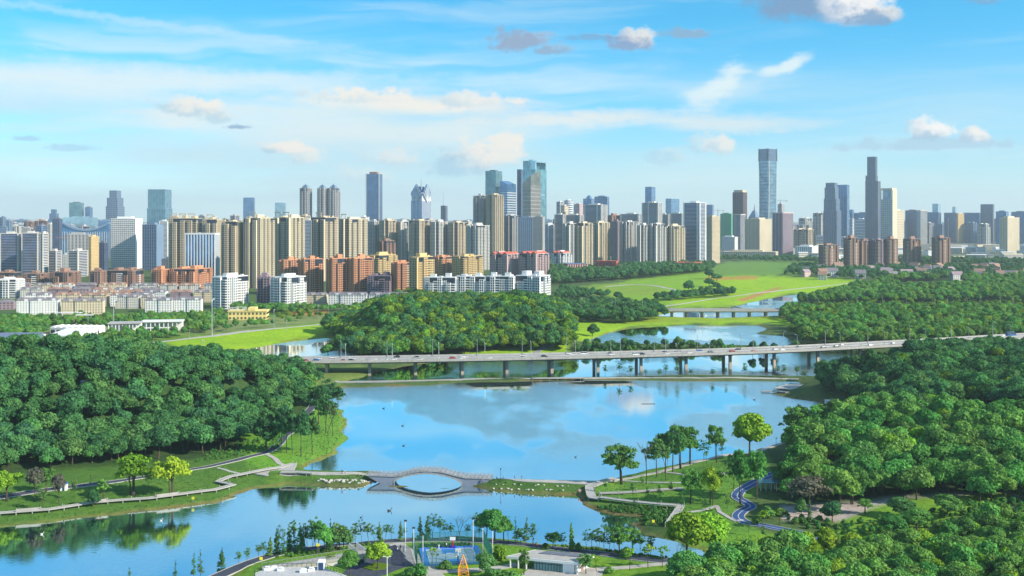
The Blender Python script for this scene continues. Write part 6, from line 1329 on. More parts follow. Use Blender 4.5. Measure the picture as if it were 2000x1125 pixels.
# ---------------------------------------------------------------- single trees
def bounds(me): v = np.empty(len(me.vertices) * 3); me.vertices.foreach_get('co', v); v = v.reshape(-1, 3); return max(np.ptp(v[:, 0]), np.ptp(v[:, 1])), v[:, 2].max()
TL = {}
def deft(k, c, t):
    w, h = bounds(c if c is not None else t)
    if t is not None: h = max(h, bounds(t)[1])
    TL.setdefault(k, []).append((c, t, w, h))
for i in range(2):
    deft('airy', crown_airy(M['leaf_deep'], 40 + i, 9, 10.5, 1.6, .36, 44), trunk(50 + i, 6, .22, 6, 3.3, 10)); deft('airymid', crown_airy(M['leaf_mid'], 44 + i, 9, 10.5, 1.4, .36, 44), trunk(52 + i, 6, .22, 6, 3.3, 10, stems=2))
    deft('airybright', crown_airy(M['leaf_bright'], 48 + i, 9.5, 8.6, 2.6, .38, 44, n0=60, spread=1.25), trunk(54 + i, 5, .2, 6, 3.5, 9, stems=3))
    deft('bright', crown_broad(M['leaf_bright'], 60 + i, 9, 8.5, 2.4, .42, 17), trunk(56 + i, 4.5, .28, 5, 3, 8)); deft('round', crown_broad(M['leaf_mid'], 64 + i, 8, 7, 3.2, .38, 15), trunk(58 + i, 4.5, .25, 4, 2, 7))
    deft('fir', crown_fir(M['leaf_fir'], 70 + i), trunk(72 + i, 11, .13, 0, 0, 11)); deft('firsparse', crown_fir(M['leaf_fir'], 74 + i, 3.2, 10, 1.5, .26, .5, 12), trunk(76 + i, 11.4, .10, 0, 0, 11))
    deft('slim', crown_airy(M['leaf_fir'], 80 + i, 4, 9.5, 1.0, .26, 28, n0=30), branches(82 + i, 9, .10, 4, 3, .35)); deft('sparse', crown_airy(M['leaf_deep'], 84 + i, 6, 9.5, 1.4, .26, 26, n0=18), branches(86 + i, 10, .15, 5, 4, .55))
    deft('bare', None, branches(90 + i, 10, .15, 5, 4, .6)); deft('bush', crown_broad(M['leaf_mid'], 94 + i, 3.4, 3.0, -.3, .22, 9, dens=.9), None); deft('bushbright', crown_broad(M['leaf_bright'], 96 + i, 3.4, 3.0, -.3, .22, 9, dens=.9), None)
    deft('sapling', crown_airy(M['leaf_bright'], 98 + i, 2.6, 3.2, 1.6, .2, 10, n0=40), trunk(99 + i, 2.6, .06, 3, .7, 4)); deft('purple', crown_airy(M['leaf_purple'], 104 + i, 8, 6.5, 2.5, .35, 34, n0=56, spread=1.2), trunk(106 + i, 3.5, .2, 6, 3, 8))
    deft('column', crown_fir(M['leaf_mid'], 110 + i, 2.6, 8, .8, .24, 1.0, 40), trunk(112 + i, 8.5, .1, 0, 0, 8)); deft('cone', crown_broad(M['leaf_bright'], 114 + i, 6, 9, -.6, .32, 20), trunk(116 + i, 3, .2, 0, 0, 5)); deft('dark', crown_broad(M['leaf_deep'], 118 + i, 7, 6, 1.5, .34, 14), trunk(119 + i, 3.5, .2, 3, 1.5, 5))
NMS = {'fir': 'conifer', 'firsparse': 'conifer', 'bush': 'bush', 'bushbright': 'bush', 'bare': 'bare_tree', 'sapling': 'sapling', 'column': 'columnar_tree', 'slim': 'slender_tree', 'sparse': 'slender_tree'}
TC = [0]
def T(px, py, hp, wp, k, label, group=None, rz=None):
    TC[0] += 1; c, t, w, h = TL[k][TC[0] % len(TL[k])]; x, y, z = hit(px, py); mpp = y / F
    o = empty(NMS.get(k, 'broadleaf_tree'), (x, y, z - .1), label, {'bush': 'bush', 'bushbright': 'bush', 'sapling': 'sapling'}.get(k, 'tree'), group, random.uniform(0, 6.28) if rz is None else rz)
    sw, sh = wp * mpp / w * 1.08, hp * mpp / h; o.scale = (sw, sw, sh); o.rotation_euler.x = random.uniform(-.05, .05); o.rotation_euler.y = random.uniform(-.07, .07)
    if t is not None: link('branches' if k == 'bare' else 'trunk', t, o)
    if c is not None: link('crown', c, o)
    return o
for a in [
 (260,968,86,76,'airybright','large yellow green spreading tree on the left lawn, left of two'), (334,970,82,76,'airybright','large green many stemmed tree on the left lawn, right of two'), (291,961,52,18,'sparse','thin dark trunked tree between the two large lawn trees'),
 (16,978,62,58,'airybright','yellow green tree at the left edge of the lawn'), (68,980,70,36,'purple','purplish tree right of the yellow green one at the left edge'), (92,962,50,40,'airymid','green tree behind the purplish one on the left lawn'), (115,984,60,34,'purple','brownish thin tree left of the blue cabin'),
 (145,977,48,14,'slim','narrow dark tree just right of the blue cabin'), (182,990,36,26,'dark','small dark round tree on the left lawn by the boardwalk'), (203,974,40,28,'airymid','small pale green tree on the left lawn'), (84,996,46,26,'slim','thin tree with support stakes above the boardwalk'),
 (549,884,92,34,'airy','leftmost tall trunked tree beside the asphalt footpath'), (560,884,96,36,'airy','second tall trunked tree beside the asphalt footpath'), (571,886,90,34,'airy','third tall trunked tree beside the asphalt footpath'), (588,892,92,40,'airy','fourth tall trunked tree beside the asphalt footpath'), (610,886,84,38,'airy','rightmost tall trunked tree beside the asphalt footpath'),
 (520,880,80,60,'dark','dense dark tree at the corner of the left wood above the footpath'), (636,846,78,40,'airy','tree leaning over the shore at the narrow of the left bank'), (622,828,76,46,'airy','airy tree behind the leaning one on the left bank'), (650,852,66,26,'bare','bare tree on the grassy left bank, left of two'), (641,868,70,26,'bare','bare tree on the grassy left bank, right of two'), (640,800,60,50,'airy','broad airy tree at the tip of the left wood by the water'), (660,800,48,30,'airy','small airy tree nearest the water at the left narrows'), (600,790,60,44,'airymid','pale tree at the end of the left wood'),
 (1215,946,78,74,'airymid','spreading tree on the right lawn closest to the causeway'), (1262,946,84,38,'bare','tall forked bare tree right of the spreading one'), (1300,938,70,24,'bare','slim bare tree in front of the tall clump'), (1283,930,78,50,'airy','leftmost tree of the tall clump on the right lawn'), (1299,924,86,48,'airy','second tree of the tall clump on the right lawn'), (1314,922,92,54,'airy','third and darkest tree of the tall clump on the right lawn'), (1330,916,88,52,'airymid','fourth tree of the tall clump on the right lawn'), (1347,908,76,46,'airymid','rightmost tree of the tall clump on the right lawn'),
 (1400,904,76,40,'airymid','slim crowned tree standing alone right of the tall clump'), (1411,905,50,14,'sparse','thin sapling beside the slim crowned tree'), (1375,900,42,26,'sparse','leafless looking young tree between the clump and the slim crowned tree'), (1464,892,88,74,'bright','large bright tree by the promenade'), (1380,906,26,12,'sapling','little sapling by the promenade'),
 (1548,868,76,56,'airymid','left tree of three at the end of the promenade'), (1565,862,72,44,'airy','middle dark tree of three at the end of the promenade'), (1590,860,70,50,'airymid','right tree of three at the end of the promenade'), (1632,850,72,62,'round','round green tree beyond the promenade end'), (1610,846,60,40,'airymid','airy tree left of the round one beyond the promenade'),
 (1434,985,104,34,'slim','tall thin tree left of the cycle path, left of two'), (1445,983,110,40,'airymid','tall thin tree left of the cycle path, right of two'), (1478,975,96,48,'airymid','green tree behind the bend of the cycle path'), (1390,985,76,54,'airybright','yellow green leaning tree in the middle of the right lawn'), (1350,985,70,46,'airymid','forked tree left of the yellow green leaning one'),
 (1343,1096,98,92,'bright','big bright round tree at the water edge on the right, left of two'), (1387,1090,90,86,'bright','big bright round tree at the water edge on the right, right of two'), (1612,1094,64,58,'cone','dense bright cone shaped tree in front of the thicket'), (1580,1006,78,96,'purple','wide purple grey tree left of the gravel clearing'), (1640,1002,88,72,'round','tall round tree behind the purple grey one'), (1665,985,80,60,'round','green tree on the edge of the gravel clearing'), (1625,1022,46,44,'dark','small dark tree on the near edge of the gravel clearing'), (1690,1003,30,30,'airymid','small round tree standing on the gravel'), (1664,985,40,40,'airymid','low tree behind the small round one on the gravel'),
 (1565,1012,42,26,'dark','small dark bush tree left of the gravel clearing'), (1583,1022,54,12,'firsparse','thin conifer beside the small dark bush tree'), (1490,1030,34,26,'sapling','bright yellow green young tree on the bank of the cycle path, left of two'), (1521,1026,34,22,'sapling','bright yellow green young tree on the bank of the cycle path, right of two'),
 (1500,1012,26,26,'bush','bush inside the bend of the cycle path'), (1480,1025,22,20,'bush','small bush below the cycle path bend'), (1760,1010,40,60,'dark','dark shrub tree right of the gravel clearing'), (1790,1035,44,64,'round','wide green shrub tree below the meadow strip'), (1850,1010,46,60,'round','green shrub tree on the meadow strip'), (1745,1050,48,60,'round','rounded shrub tree above the thicket'),
 (1157,657,26,26,'dark','lone round tree on the lime green spit beside the pond'), (1345,572,26,22,'dark','dark tree on the meadow beside the field track'), (1385,560,18,22,'dark','small dark tree in the middle of the meadow'), (1400,566,16,18,'dark','second small dark tree in the middle of the meadow'), (1385,545,22,20,'dark','dark tree behind the meadow bank'),(1400,549,15,24,'dark','low dark tree right of the one behind the meadow bank'),
 (662,694,42,34,'round','rounded tree at the left foot of the wooded hill'), (640,698,26,26,'round','little tree left of the rounded one at the hill foot'), (810,694,24,30,'bush','low pale bush at the front foot of the hill'), (740,694,18,40,'bush','long pale bush at the front foot of the hill'), (1323,682,26,20,'round','round tree on the strip below the pond'), (1470,692,28,18,'dark','dark tree on the strip, left of three at its right end'), (1492,692,26,18,'dark','dark tree on the strip, middle of three at its right end'), (1512,692,24,18,'dark','dark tree on the strip, right of three at its right end'),
 (432,1108,40,18,'fir','small conifer standing alone at the lower left shore'), (392,1124,52,16,'firsparse','thin drowned looking tree in the lower left water, right of two'), (378,1128,52,14,'firsparse','thin drowned looking tree in the lower left water, left of two'), (342,1136,44,14,'firsparse','dark thin tree cut by the bottom edge'), (252,1140,34,12,'firsparse','tree tip at the bottom edge far left'), (466,1104,28,16,'slim','tiny slender tree at the left end of the lakeside road'),
 (738,1112,54,50,'bright','bright green many stemmed tree on the car park island'), (683,1130,58,44,'round','dark green tree in front of the ramp'), (648,1100,18,38,'bushbright','bright yellow green bush below the ramp'), (843,1108,38,26,'sapling','bright young tree in front of the court fence'), (871,1112,20,26,'bush','bush in front of the court fence'), (948,1124,48,46,'dark','dark shrub tree between the court and the pavilion'), (976,1096,34,32,'bushbright','bright shrub left of the pavilion roof'), (1022,1122,52,24,'airymid','young tree growing through in front of the pavilion'), (1145,1122,40,34,'airymid','young tree at the right corner of the pavilion'), (1165,1116,34,26,'sapling','bright young tree at the right side of the pavilion'),
 (820,1125,26,34,'bush','shrub at the bottom edge left of the orange frame'), (800,1128,20,30,'bush','low shrub at the bottom edge by the walkway'), (1190,1120,16,20,'bush','low bush on the lawn right of the pavilion'), (960,1130,22,40,'bush','low hedge bush at the bottom edge beside the orange frame'), (1000,1135,22,40,'bush','low hedge bush at the bottom edge before the pavilion'),
 (1118,1076,58,14,'column','tall narrow columnar tree behind the pavilion'), (1080,1072,34,34,'airy','small round tree behind the pavilion roof'), (1230,1114,46,28,'sapling','bright young tree right of the pavilion, first of three'), (1266,1110,48,26,'sapling','bright young tree right of the pavilion, second of three'), (1293,1108,44,26,'sapling','bright young tree right of the pavilion, third of three'), (1324,1102,52,28,'bare','bare tree before the big bright round trees'), (1270,1088,44,24,'slim','sparse tree by the water behind the young ones'),
 (1156,1082,50,20,'slim','slender lakeside tree right of the columnar one'), (1170,1084,54,26,'slim','second slender lakeside tree right of the columnar one'), (1190,1080,40,28,'sparse','thin spreading lakeside tree, third right of the columnar one'), (1212,1086,60,40,'airymid','fuller lakeside tree, left of two near the big bright ones'), (1236,1084,54,38,'airymid','fuller lakeside tree, right of two near the big bright ones'), (1224,1090,22,26,'bush','dark bush beneath the fuller lakeside trees'), (1130,1076,18,16,'bush','small bush at the foot of the columnar tree'), (1066,1072,12,16,'bush','small bush left of the round tree behind the pavilion'),
 (950,1054,60,42,'round','left part of the big round lakeside tree group'), (966,1056,64,54,'round','tallest of the big round lakeside tree group'), (984,1058,52,44,'round','right part of the big round lakeside tree group'), (1008,1060,52,14,'firsparse','spiky conifer right of the big round group, left of two'), (1027,1062,56,16,'firsparse','spiky conifer right of the big round group, right of two'), (1017,1066,36,30,'slim','loose tree between the two spiky conifers'),
]: T(*a)
ROWX = [(515,1090,34,16,'sparse'),(548,1083,60,18,'sparse'),(573,1080,66,18,'slim'),(595,1078,58,22,'sparse'),(617,1080,72,26,'slim'),(657,1076,58,26,'slim'),(683,1070,40,24,'sparse'),(706,1064,50,18,'sparse'),(752,1060,38,18,'slim'),(765,1058,34,14,'sparse'),(993,1060,54,20,'sparse'),(1040,1066,46,20,'slim'),(1098,1074,36,20,'sparse'),(1145,1080,46,18,'sparse'),(1180,1084,52,20,'slim'),(1200,1084,48,20,'sparse'),(1250,1088,50,24,'slim')]
for i, a in enumerate(ROWX): T(*a, 'wispy young tree, %s of the loose ones along the lakeside road' % nth(i, len(ROWX)), 'wispy young trees along the lakeside road')
ROW = [(482,1100,32,16,'slim'),(505,1092,30,20,'slim'),(527,1088,40,20,'fir'),(540,1084,52,18,'fir'),(553,1084,52,18,'firsparse'),(567,1082,60,18,'fir'),(577,1080,56,20,'firsparse'),(588,1080,60,22,'fir'),(600,1078,54,18,'slim'),(610,1082,62,26,'sparse'),(622,1082,66,36,'airymid'),(634,1080,58,34,'round'),(643,1078,66,16,'firsparse'),(650,1078,50,34,'dark'),(664,1076,52,40,'sparse'),(672,1074,50,34,'dark'),(694,1066,46,18,'slim'),(720,1064,46,22,'slim'),(731,1064,40,22,'sparse'),(742,1064,46,18,'fir'),(782,1056,40,14,'fir'),(790,1056,28,10,'slim')]
for i, a in enumerate(ROW): T(*a, 'thin waterside tree, %s in the row behind the ramp' % nth(i, len(ROW)), 'thin waterside trees behind the ramp')
ROW2 = [(820,1054,46,16,'fir'),(834,1055,48,18,'fir'),(845,1054,52,26,'sparse'),(860,1055,46,24,'slim'),(870,1056,40,20,'sparse'),(881,1055,34,18,'slim'),(898,1058,52,38,'bare'),(912,1055,34,14,'slim'),(928,1056,56,20,'sparse'),(936,1056,30,12,'slim')]
for i, a in enumerate(ROW2): T(*a, 'small waterside tree, %s in the row behind the sports court' % nth(i, len(ROW2)), 'small waterside trees behind the court')
CW = [(949,743,14,12),(1001,742,14,12),(1013,742,18,12),(1045,741,8,8),(1182,736,24,10),(1210,737,30,12),(1232,737,24,14),(1261,737,16,10),(1288,738,18,12),(1300,738,28,12),(1322,738,30,12),(1350,738,18,12),(1391,738,18,12),(1418,738,22,9),(1455,738,30,12),(1519,738,26,10),(1530,739,28,12),(1557,740,28,14),(1571,742,18,20)]
for i, (a, b_, h, w) in enumerate(CW): T(a, b_, h, w, 'slim', 'young tree, %s along the low causeway in front of the viaduct' % nth(i, len(CW)), 'young trees along the low causeway')
SP = [(1236,975,34,12),(1256,958,30,12),(1290,984,40,14),(1310,970,30,12),(1330,1000,44,14),(1265,976,26,10),(1378,1008,40,14),(1420,1000,34,12),(1375,960,30,12),(1405,1075,34,14),(1240,1000,26,12),(1490,1060,34,12),(1462,1045,30,10),(1182,965,30,10)]
for i, (a, b_, h, w) in enumerate(SP): T(a, b_, h, w, 'slim' if i % 2 else 'sparse', 'freshly planted thin tree, %s on the right lawn' % ('one standing near the boardwalks' if i < 7 else 'one standing nearer the cycle path'), 'freshly planted trees on the right lawn')
for i, (a, b_) in enumerate([(608,943),(1060,948)]): pass
# reeds, shrubs and flower edge as ground cover
def patch_stuff(name, poly, step, key, sc, label, cat='undergrowth'):
    global SRC
    pts = scatter_pts(poly, step, seed=int(step * 10), zmin=.25); 
    if key not in SRC: SRC[key] = [[o for o in COL.objects if o.data == TL[key][i][0]][0] for i in range(2) if any(o.data == TL[key][i][0] for o in COL.objects)]
    o = forest_stuff(name, pts, key, sc, label, 3, .5, 1.3); 
    if o: o['category'] = cat
patch_stuff('reeds', [(1160,990),(1240,988),(1322,1000),(1300,1030),(1250,1025),(1200,1005)], 1.6, 'bush', .42, 'dark reeds under the boardwalk on the right bank')
patch_stuff('shrubs', [(520,1085),(600,1080),(680,1068),(740,1062),(680,1074),(560,1092)], 1.8, 'bush', .38, 'low shrubs along the lakeside road')
patch_stuff('flower_border', [(1040,1063),(1100,1069),(1200,1081),(1350,1100),(1350,1096),(1200,1077),(1100,1066)], 1.1, 'bushbright', .26, 'yellow green flower border along the lakeside road', 'flower border')
patch_stuff('hedge', [(820,1064),(915,1062),(925,1069),(820,1072)], 1.1, 'bush', .30, 'low hedges behind the court')
patch_stuff('scrub', [(430,868),(500,858),(560,845),(545,875),(480,890),(380,905)], 2.6, 'bush', .40, 'scattered scrub on the slope below the left wood')
patch_stuff('scrub', [(1500,1000),(1560,1010),(1640,1025),(1760,1010),(2000,965),(2050,1000),(1800,1035),(1700,1060),(1600,1048)], 3.4, 'bush', .7, 'scrub on the meadow strip on the right')
patch_stuff('shore_shrubs', [(800,702),(1110,700),(1180,692),(1560,690),(1640,686),(1640,694),(1200,700),(1120,706),(800,712)], 5, 'bush', 1.2, 'dark shrubs on the bank behind the viaduct')
patch_stuff('shore_shrubs', [(1165,676),(1300,680),(1540,680),(1560,690),(1200,694),(1120,686)], 5, 'bush', 1.3, 'shrubs on the strip between pond and viaduct')
patch_stuff('causeway_grass', [(950,940),(1140,946),(1135,966),(960,958)], 2.4, 'bush', .22, 'tufts on the slope of the right causeway'); patch_stuff('causeway_grass', [(610,928),(718,930),(735,942),(610,944)], 2.0, 'bush', .25, 'tufts on the slope of the left causeway')
patch_stuff('lawn_tufts', [(0,980),(110,955),(350,925),(480,900),(560,910),(540,925),(420,958),(240,976),(0,1002)], 2.6, 'bush', .13, 'small tufts on the left lawn', 'grass tufts')
patch_stuff('lawn_tufts', [(560,900),(640,800),(670,800),(680,830),(650,885),(590,915)], 2.4, 'bush', .15, 'small tufts on the left bank', 'grass tufts')
patch_stuff('lawn_tufts', [(1160,950),(1300,925),(1460,892),(1480,930),(1430,980),(1350,1010),(1180,975)], 2.4, 'bush', .13, 'small tufts on the right lawn', 'grass tufts')
patch_stuff('lawn_tufts', [(1400,1040),(1480,1045),(1580,1060),(1560,1090),(1420,1085)], 1.8, 'bushbright', .13, 'tufts on the meadow below the cycle path', 'grass tufts')
patch_stuff('lakeside_scrub', [(0,1014),(100,1006),(300,985),(450,968),(450,974),(300,992),(100,1015),(0,1022)], 2.0, 'bush', .16, 'tufts between the boardwalk and the left shore', 'grass tufts')
# boulders
def rock(px, py, s, label, group):
    x, y, z = hit(px, py); v, f = ICO; rgr = random.Random(int(px * 31 + py)); b = MB()
    b.add([(p[0] * s * rgr.uniform(.8, 1.2), p[1] * s * rgr.uniform(.7, 1.1), p[2] * s * rgr.uniform(.45, .75)) for p in v], [tuple(q) for q in f.tolist()])
    o = b.build('boulder', M['stone']); o.location = (x, y, z + s * .15); o.rotation_euler = (0, 0, rgr.uniform(0, 3)); tag(o, label, 'boulder', group)
rg = random.Random(9)
for k in range(34): rock(622 + k * 3.3 + rg.uniform(-2, 2), 938 + rg.uniform(-1, 5) + k * .05, rg.uniform(.5, 1.1), 'pale boulder at the foot of the left causeway beside the arch bridge', 'boulders along the left causeway')
for k in range(22): rock(962 + k * 7 + rg.uniform(-3, 3), rg.choice((946, 955)) + k * .15 + rg.uniform(-1, 1), rg.uniform(.35, .7), 'small pale stone on the grassy slope of the right causeway', 'stones on the right causeway')
for k, (a, b_) in enumerate([(1543,1060),(1552,1052),(1560,1047),(1540,1075)]): rock(a, b_, 1.5, 'large squared rock, %s beside the cycle path end' % nth(k, 4), 'rocks at the cycle path end')
# ---------------------------------------------------------------- buildings and things of the foreground
def px_box(px0, px1, py, z0, z1, dpt, name, m, label, cat, rz=0.0):
    x, y, z = hit((px0 + px1) / 2, py); w = (px1 - px0) * y / F; r_ = empty(name, (x, y + dpt / 2, z), label, cat, None, rz); return r_, w, dpt
# sports court
cx_, cy_ = gp(882, 1087, 1.7); zc = ground_z(cx_, cy_) + .35; cxw = (945 - 812) / 2 * 355 / F
ct = empty('sports_court', (cx_, cy_, zc), 'blue and grey basketball court behind a green mesh fence', 'sports court', None, R(9)); HW, HD = 9.6, 9.6
M['court_blue'] = mat('court_blue', (.03, .17, .55), .7, .2, var=.05); M['court_grey'] = mat('court_grey', (.22, .33, .46), .7, .2, var=.05); M['green_mesh'] = mat('fence_green', (.02, .16, .12), .5, .4, var=.05); M['padred'] = mat('pad_red', (.45, .02, .03), .6); M['padblue'] = mat('pad_blue', (.02, .03, .40), .6)
b = MB(); b.box(-HW, HW, -HD, HD, -1.2, 0); b.build('base', M['court_blue'], ct)
b = MB(); b.box(-7.5, 7.5, -HD + 1.4, HD - 2.2, .0, .012); b.build('playing_field', M['court_grey'], ct)
b = MB(); b.box(-2.6, 2.6, HD - 8.0, HD - 2.3, .012, .02); b.box(-2.6, 2.6, -HD + 1.5, -HD + 5.5, .012, .02); b.build('key_area', M['court_blue'], ct)
b = MB()
for x0, x1, y0, y1 in ((-7.5, 7.5, HD - 2.3, HD - 2.2), (-7.5, 7.5, -HD + 1.4, -HD + 1.5), (-7.5, -7.4, -HD + 1.4, HD - 2.2), (7.4, 7.5, -HD + 1.4, HD - 2.2), (-2.6, 2.6, HD - 8.1, HD - 8.0), (-7.5, 7.5, -.05, .05)): b.box(x0, x1, y0, y1, .02, .03)
pts = [(2.2 * math.cos(t), 2.2 * math.sin(t), .03) for t in np.linspace(0, 6.283, 25)]
b.tube(pts, [.06] * 25, 4); b.build('court_lines', M['white'], ct)
fn = empty('court_fence', (cx_, cy_, zc), 'tall green mesh fence round the basketball court', 'fence', None, R(9)); FW, FD, FH = 11.6, 10.4, 4.6
b = MB(); w_ = MB()
def fence_side(a, c):
    a, c = Vector(a), Vector(c); L = (c - a).length; d = (c - a) / L; n = int(L / 2.6)
    for k in range(n + 1): q = a + d * L * k / n; b.bar((q.x, q.y, 0), (q.x, q.y, FH), .07, n=5)
    for z in (.1, FH / 2, FH): b.bar((a.x, a.y, z), (c.x, c.y, z), .05, n=4)
    k = 0
    while k < L: q = a + d * k; w_.box(q.x - .022, q.x + .022, q.y - .022, q.y + .022, .1, FH); k += .22
    for z in np.arange(.3, FH, .22): w_.bar((a.x, a.y, z), (c.x, c.y, z), .014, n=3, cap=False)
for a, c in (((-FW, -FD, 0), (-FW, FD, 0)), ((FW, -FD, 0), (FW, FD, 0)), ((-FW, FD, 0), (FW, FD, 0)), ((-FW, -FD, 0), (FW, -FD, 0))): fence_side(a, c)
b.build('fence_posts', M['green_mesh'], fn); w_.build('wire_mesh', M['green_mesh'], fn, kind='stuff')
for sgn, lb, mm in ((1, 'basketball hoop with red padding at the far end of the court', 'padred'), (-1, 'basketball hoop seen from behind at the near end of the court', 'padblue')):
    h_ = empty('basketball_hoop', (cx_ + (0 if sgn > 0 else 2.4), cy_ + sgn * (HD - 2.0), zc), lb, 'basketball hoop', None, 0 if sgn > 0 else math.pi)
    b = MB(); b.box(-.9, .9, .2, 2.0, 0, .45); b.build('base', M['padblue'], h_); b = MB(); b.box(-.22, .22, .3, .75, .45, 2.2); b.build('padding', M[mm], h_)
    b = MB(); b.tube([(0, .55, 2.2), (0, .4, 2.9), (0, -1.0, 3.3)], [.16, .13, .1], 5); b.bar((0, .55, 2.4), (0, -1.0, 2.95), .06, n=4); b.build('arm', M['white'], h_)
    b = MB(); b.box(-.9, .9, -1.12, -1.06, 2.85, 3.95); b.build('backboard', M['white'], h_)
    b = MB(); b.tube([(.23 * math.cos(t), -1.38 + .23 * math.sin(t), 3.05) for t in np.linspace(0, 6.283, 13)], [.03] * 13, 4); b.build('rim', M['orange'], h_)
# floodlights
for i, (px, py, top) in enumerate([(792,1078,1018),(808,1092,1032),(826,1108,1045),(924,1072,1014),(943,1080,1030),(962,1090,1036)]):
    x, y, z = hit(px, py); h = (py - top) * y / F; r_ = empty('floodlight', (x, y, z), 'white floodlight pole at the court, %s' % nth(i, 6), 'floodlight', 'floodlights at the court')
    b = MB(); b.bar((0, 0, 0), (0, 0, h), .13, .09, 6); b.build('pole', M['white'], r_); b = MB(); b.box(-.45, .45, -.12, .12, h - .1, h + .45); b.build('lamp_head', M['darkmetal'], r_)
# white street light, black lantern, people on the causeway
x, y, z = hit(756, 1135); r_ = empty('street_lamp', (x, y, z), 'white twin head street light at the bottom edge by the car park', 'street lamp'); hL = (1135 - 1087) * y / F
b = MB(); b.bar((0, 0, 0), (0, 0, hL), .14, .1, 6); b.build('pole', M['white'], r_)
for s_ in (-1, 1): b = MB(); b.bar((0, 0, hL - .2), (s_ * .9, 0, hL + .05), .07, n=4); b.box(s_ * .9 - .3, s_ * .9 + .3, -.15, .15, hL, hL + .14); b.build('lamp_head', M['white'], r_)
for px, py, top, lb in ((978, 936, 914, 'black lantern post on the causeway right of the arch bridge'), (1042, 1074, 1050, 'black lamp post at the lakeside road behind the pavilion'), (735, 1130, 1107, 'thin dark post on the car park'), (177, 942, 928, 'thin grey lamp post beside the left footpath'), (463, 895, 880, 'small lamp post beside the left footpath slope')):
    x, y, z = hit(px, py); h = (py - top) * y / F; r_ = empty('lamp_post', (x, y, z), lb, 'lamp post'); b = MB(); b.bar((0, 0, 0), (0, 0, h * .85), .09, .07, 6); b.build('post', M['darkmetal'], r_); b = MB(); b.bar((0, 0, h * .82), (0, 0, h * .96), .12, .28, 6); b.bar((0, 0, h * .96), (0, 0, h), .3, .05, 6); b.build('lantern', M['darkmetal'], r_)
# pavilion
zr = 5.2; P_ = [gp(989, 1086, zr), gp(1129, 1099, zr), gp(1161, 1084, zr), gp(1045, 1073.5, zr)]
pav = empty('pavilion', (0, 0, 0), 'long white flat roofed glass pavilion at the bottom of the picture', 'pavilion')
b = MB(); b.prism(P_, zr - .75, zr); b.build('roof_slab', M['white'], pav)
ctr = Vector((sum(p[0] for p in P_) / 4, sum(p[1] for p in P_) / 4)); sh = lambda p, k, dz=0: (ctr.x + (p[0] - ctr.x) * k, ctr.y + (p[1] - ctr.y) * k)
b = MB(); b.prism([sh(p, .93) for p in P_], zr + .002, zr + .10); b.build('roof_membrane', M['paving'], pav)
lp = lambda a, c, t: (a[0] + (c[0] - a[0]) * t, a[1] + (c[1] - a[1]) * t)
b = MB()
for k in range(3):
    q = [lp(P_[3], P_[2], .25 + .22 * k), lp(P_[3], P_[2], .45 + .22 * k), lp(P_[0], P_[1], .45 + .22 * k), lp(P_[0], P_[1], .25 + .22 * k)]; m1 = lambda a, c: lp(a, c, .12); b.prism([lp(q[0], q[3], .12), lp(q[1], q[2], .12), lp(q[1], q[2], .45), lp(q[0], q[3], .45)][::-1], zr + .1, zr + .3)
b.build('solar_panels', M['slate'], pav)
W_ = [sh(lp(P_[0], P_[1], .34), .86), sh(P_[1], .86), sh(P_[2], .86), sh(lp(P_[3], P_[2], .34), .86)]
b = MB(); b.prism(W_, 1.2, zr - .76); b.build('glazing', M['g_teal'], pav)
b = MB()
for k in range(15): q = lp(W_[0], W_[1], k / 14); b.box(q[0] - .09, q[0] + .09, q[1] - .14, q[1] + .06, 1.2, zr - .76)
b.obox(0, (W_[0][0], W_[0][1] - .08), (W_[1][0], W_[1][1] - .08), .12, 3.6, 3.75); b.build('mullions', M['darkmetal'], pav)
b = MB(); b.obox(0, lp(W_[0], W_[1], .72), W_[1], .5, 1.1, zr - .77); b.obox(0, W_[1], W_[2], .5, 1.1, zr - .77); b.build('white_wall', M['white'], pav)
b = MB(); d_ = lp(W_[1], W_[2], .42); d2 = lp(W_[1], W_[2], .58); b.obox(0, (d_[0] + .2, d_[1] - .25), (d2[0] + .2, d2[1] - .25), .15, 1.2, 3.5); b.build('door', M['brown'], pav)
for t in (.02, .14, .26): 
    for a, c in ((P_[0], P_[1]), (P_[3], P_[2])): q = sh(lp(a, c, t), .94); b = MB(); b.box(q[0] - .22, q[0] + .22, q[1] - .22, q[1] + .22, 1.0, zr - .76); b.build('column', M['white'], pav)
q = sh(P_[1], .97); b = MB(); b.box(q[0] - .2, q[0] + .2, q[1] - .2, q[1] + .2, 1, zr - .76); b.build('column', M['white'], pav)
flat_patch('terrace', [(1000,1118),(1060,1104),(1130,1108),(1165,1112),(1150,1150),(1000,1150)], 'paving', .22)
# orange frame
x, y = gp(905, 1143, 1.2); z = ground_z(x, y); sp = empty('orange_frame', (x, y, z), 'orange steel lattice spire standing at the bottom edge before the court', 'climbing frame'); M['framepaint'] = mat('frame_paint', (.95, .36, .02), .4, .4, var=.05)
ap = (0, 0, 108 - (1083 - 430) * y / F - z); b = MB(); base_ = [(-1.3, -1.2, 0), (1.9, -1.0, 0), (1.6, 1.4, 0), (-.9, 1.5, 0)]; sh_ = [(-1.5, -.9, ap[2] * .52), (1.5, -.9, ap[2] * .45), (1.3, 1.1, ap[2] * .5), (-1.2, 1.1, ap[2] * .56)]
for p_, q_ in zip(base_, sh_): b.bar(p_, q_, .10, n=5); b.bar(q_, ap, .10, n=5)
for i in range(4): b.bar(sh_[i], sh_[(i + 1) % 4], .08, n=4); b.bar(base_[i], base_[(i + 1) % 4], .08, n=4)
b.build('legs', M['framepaint'], sp); b = MB()
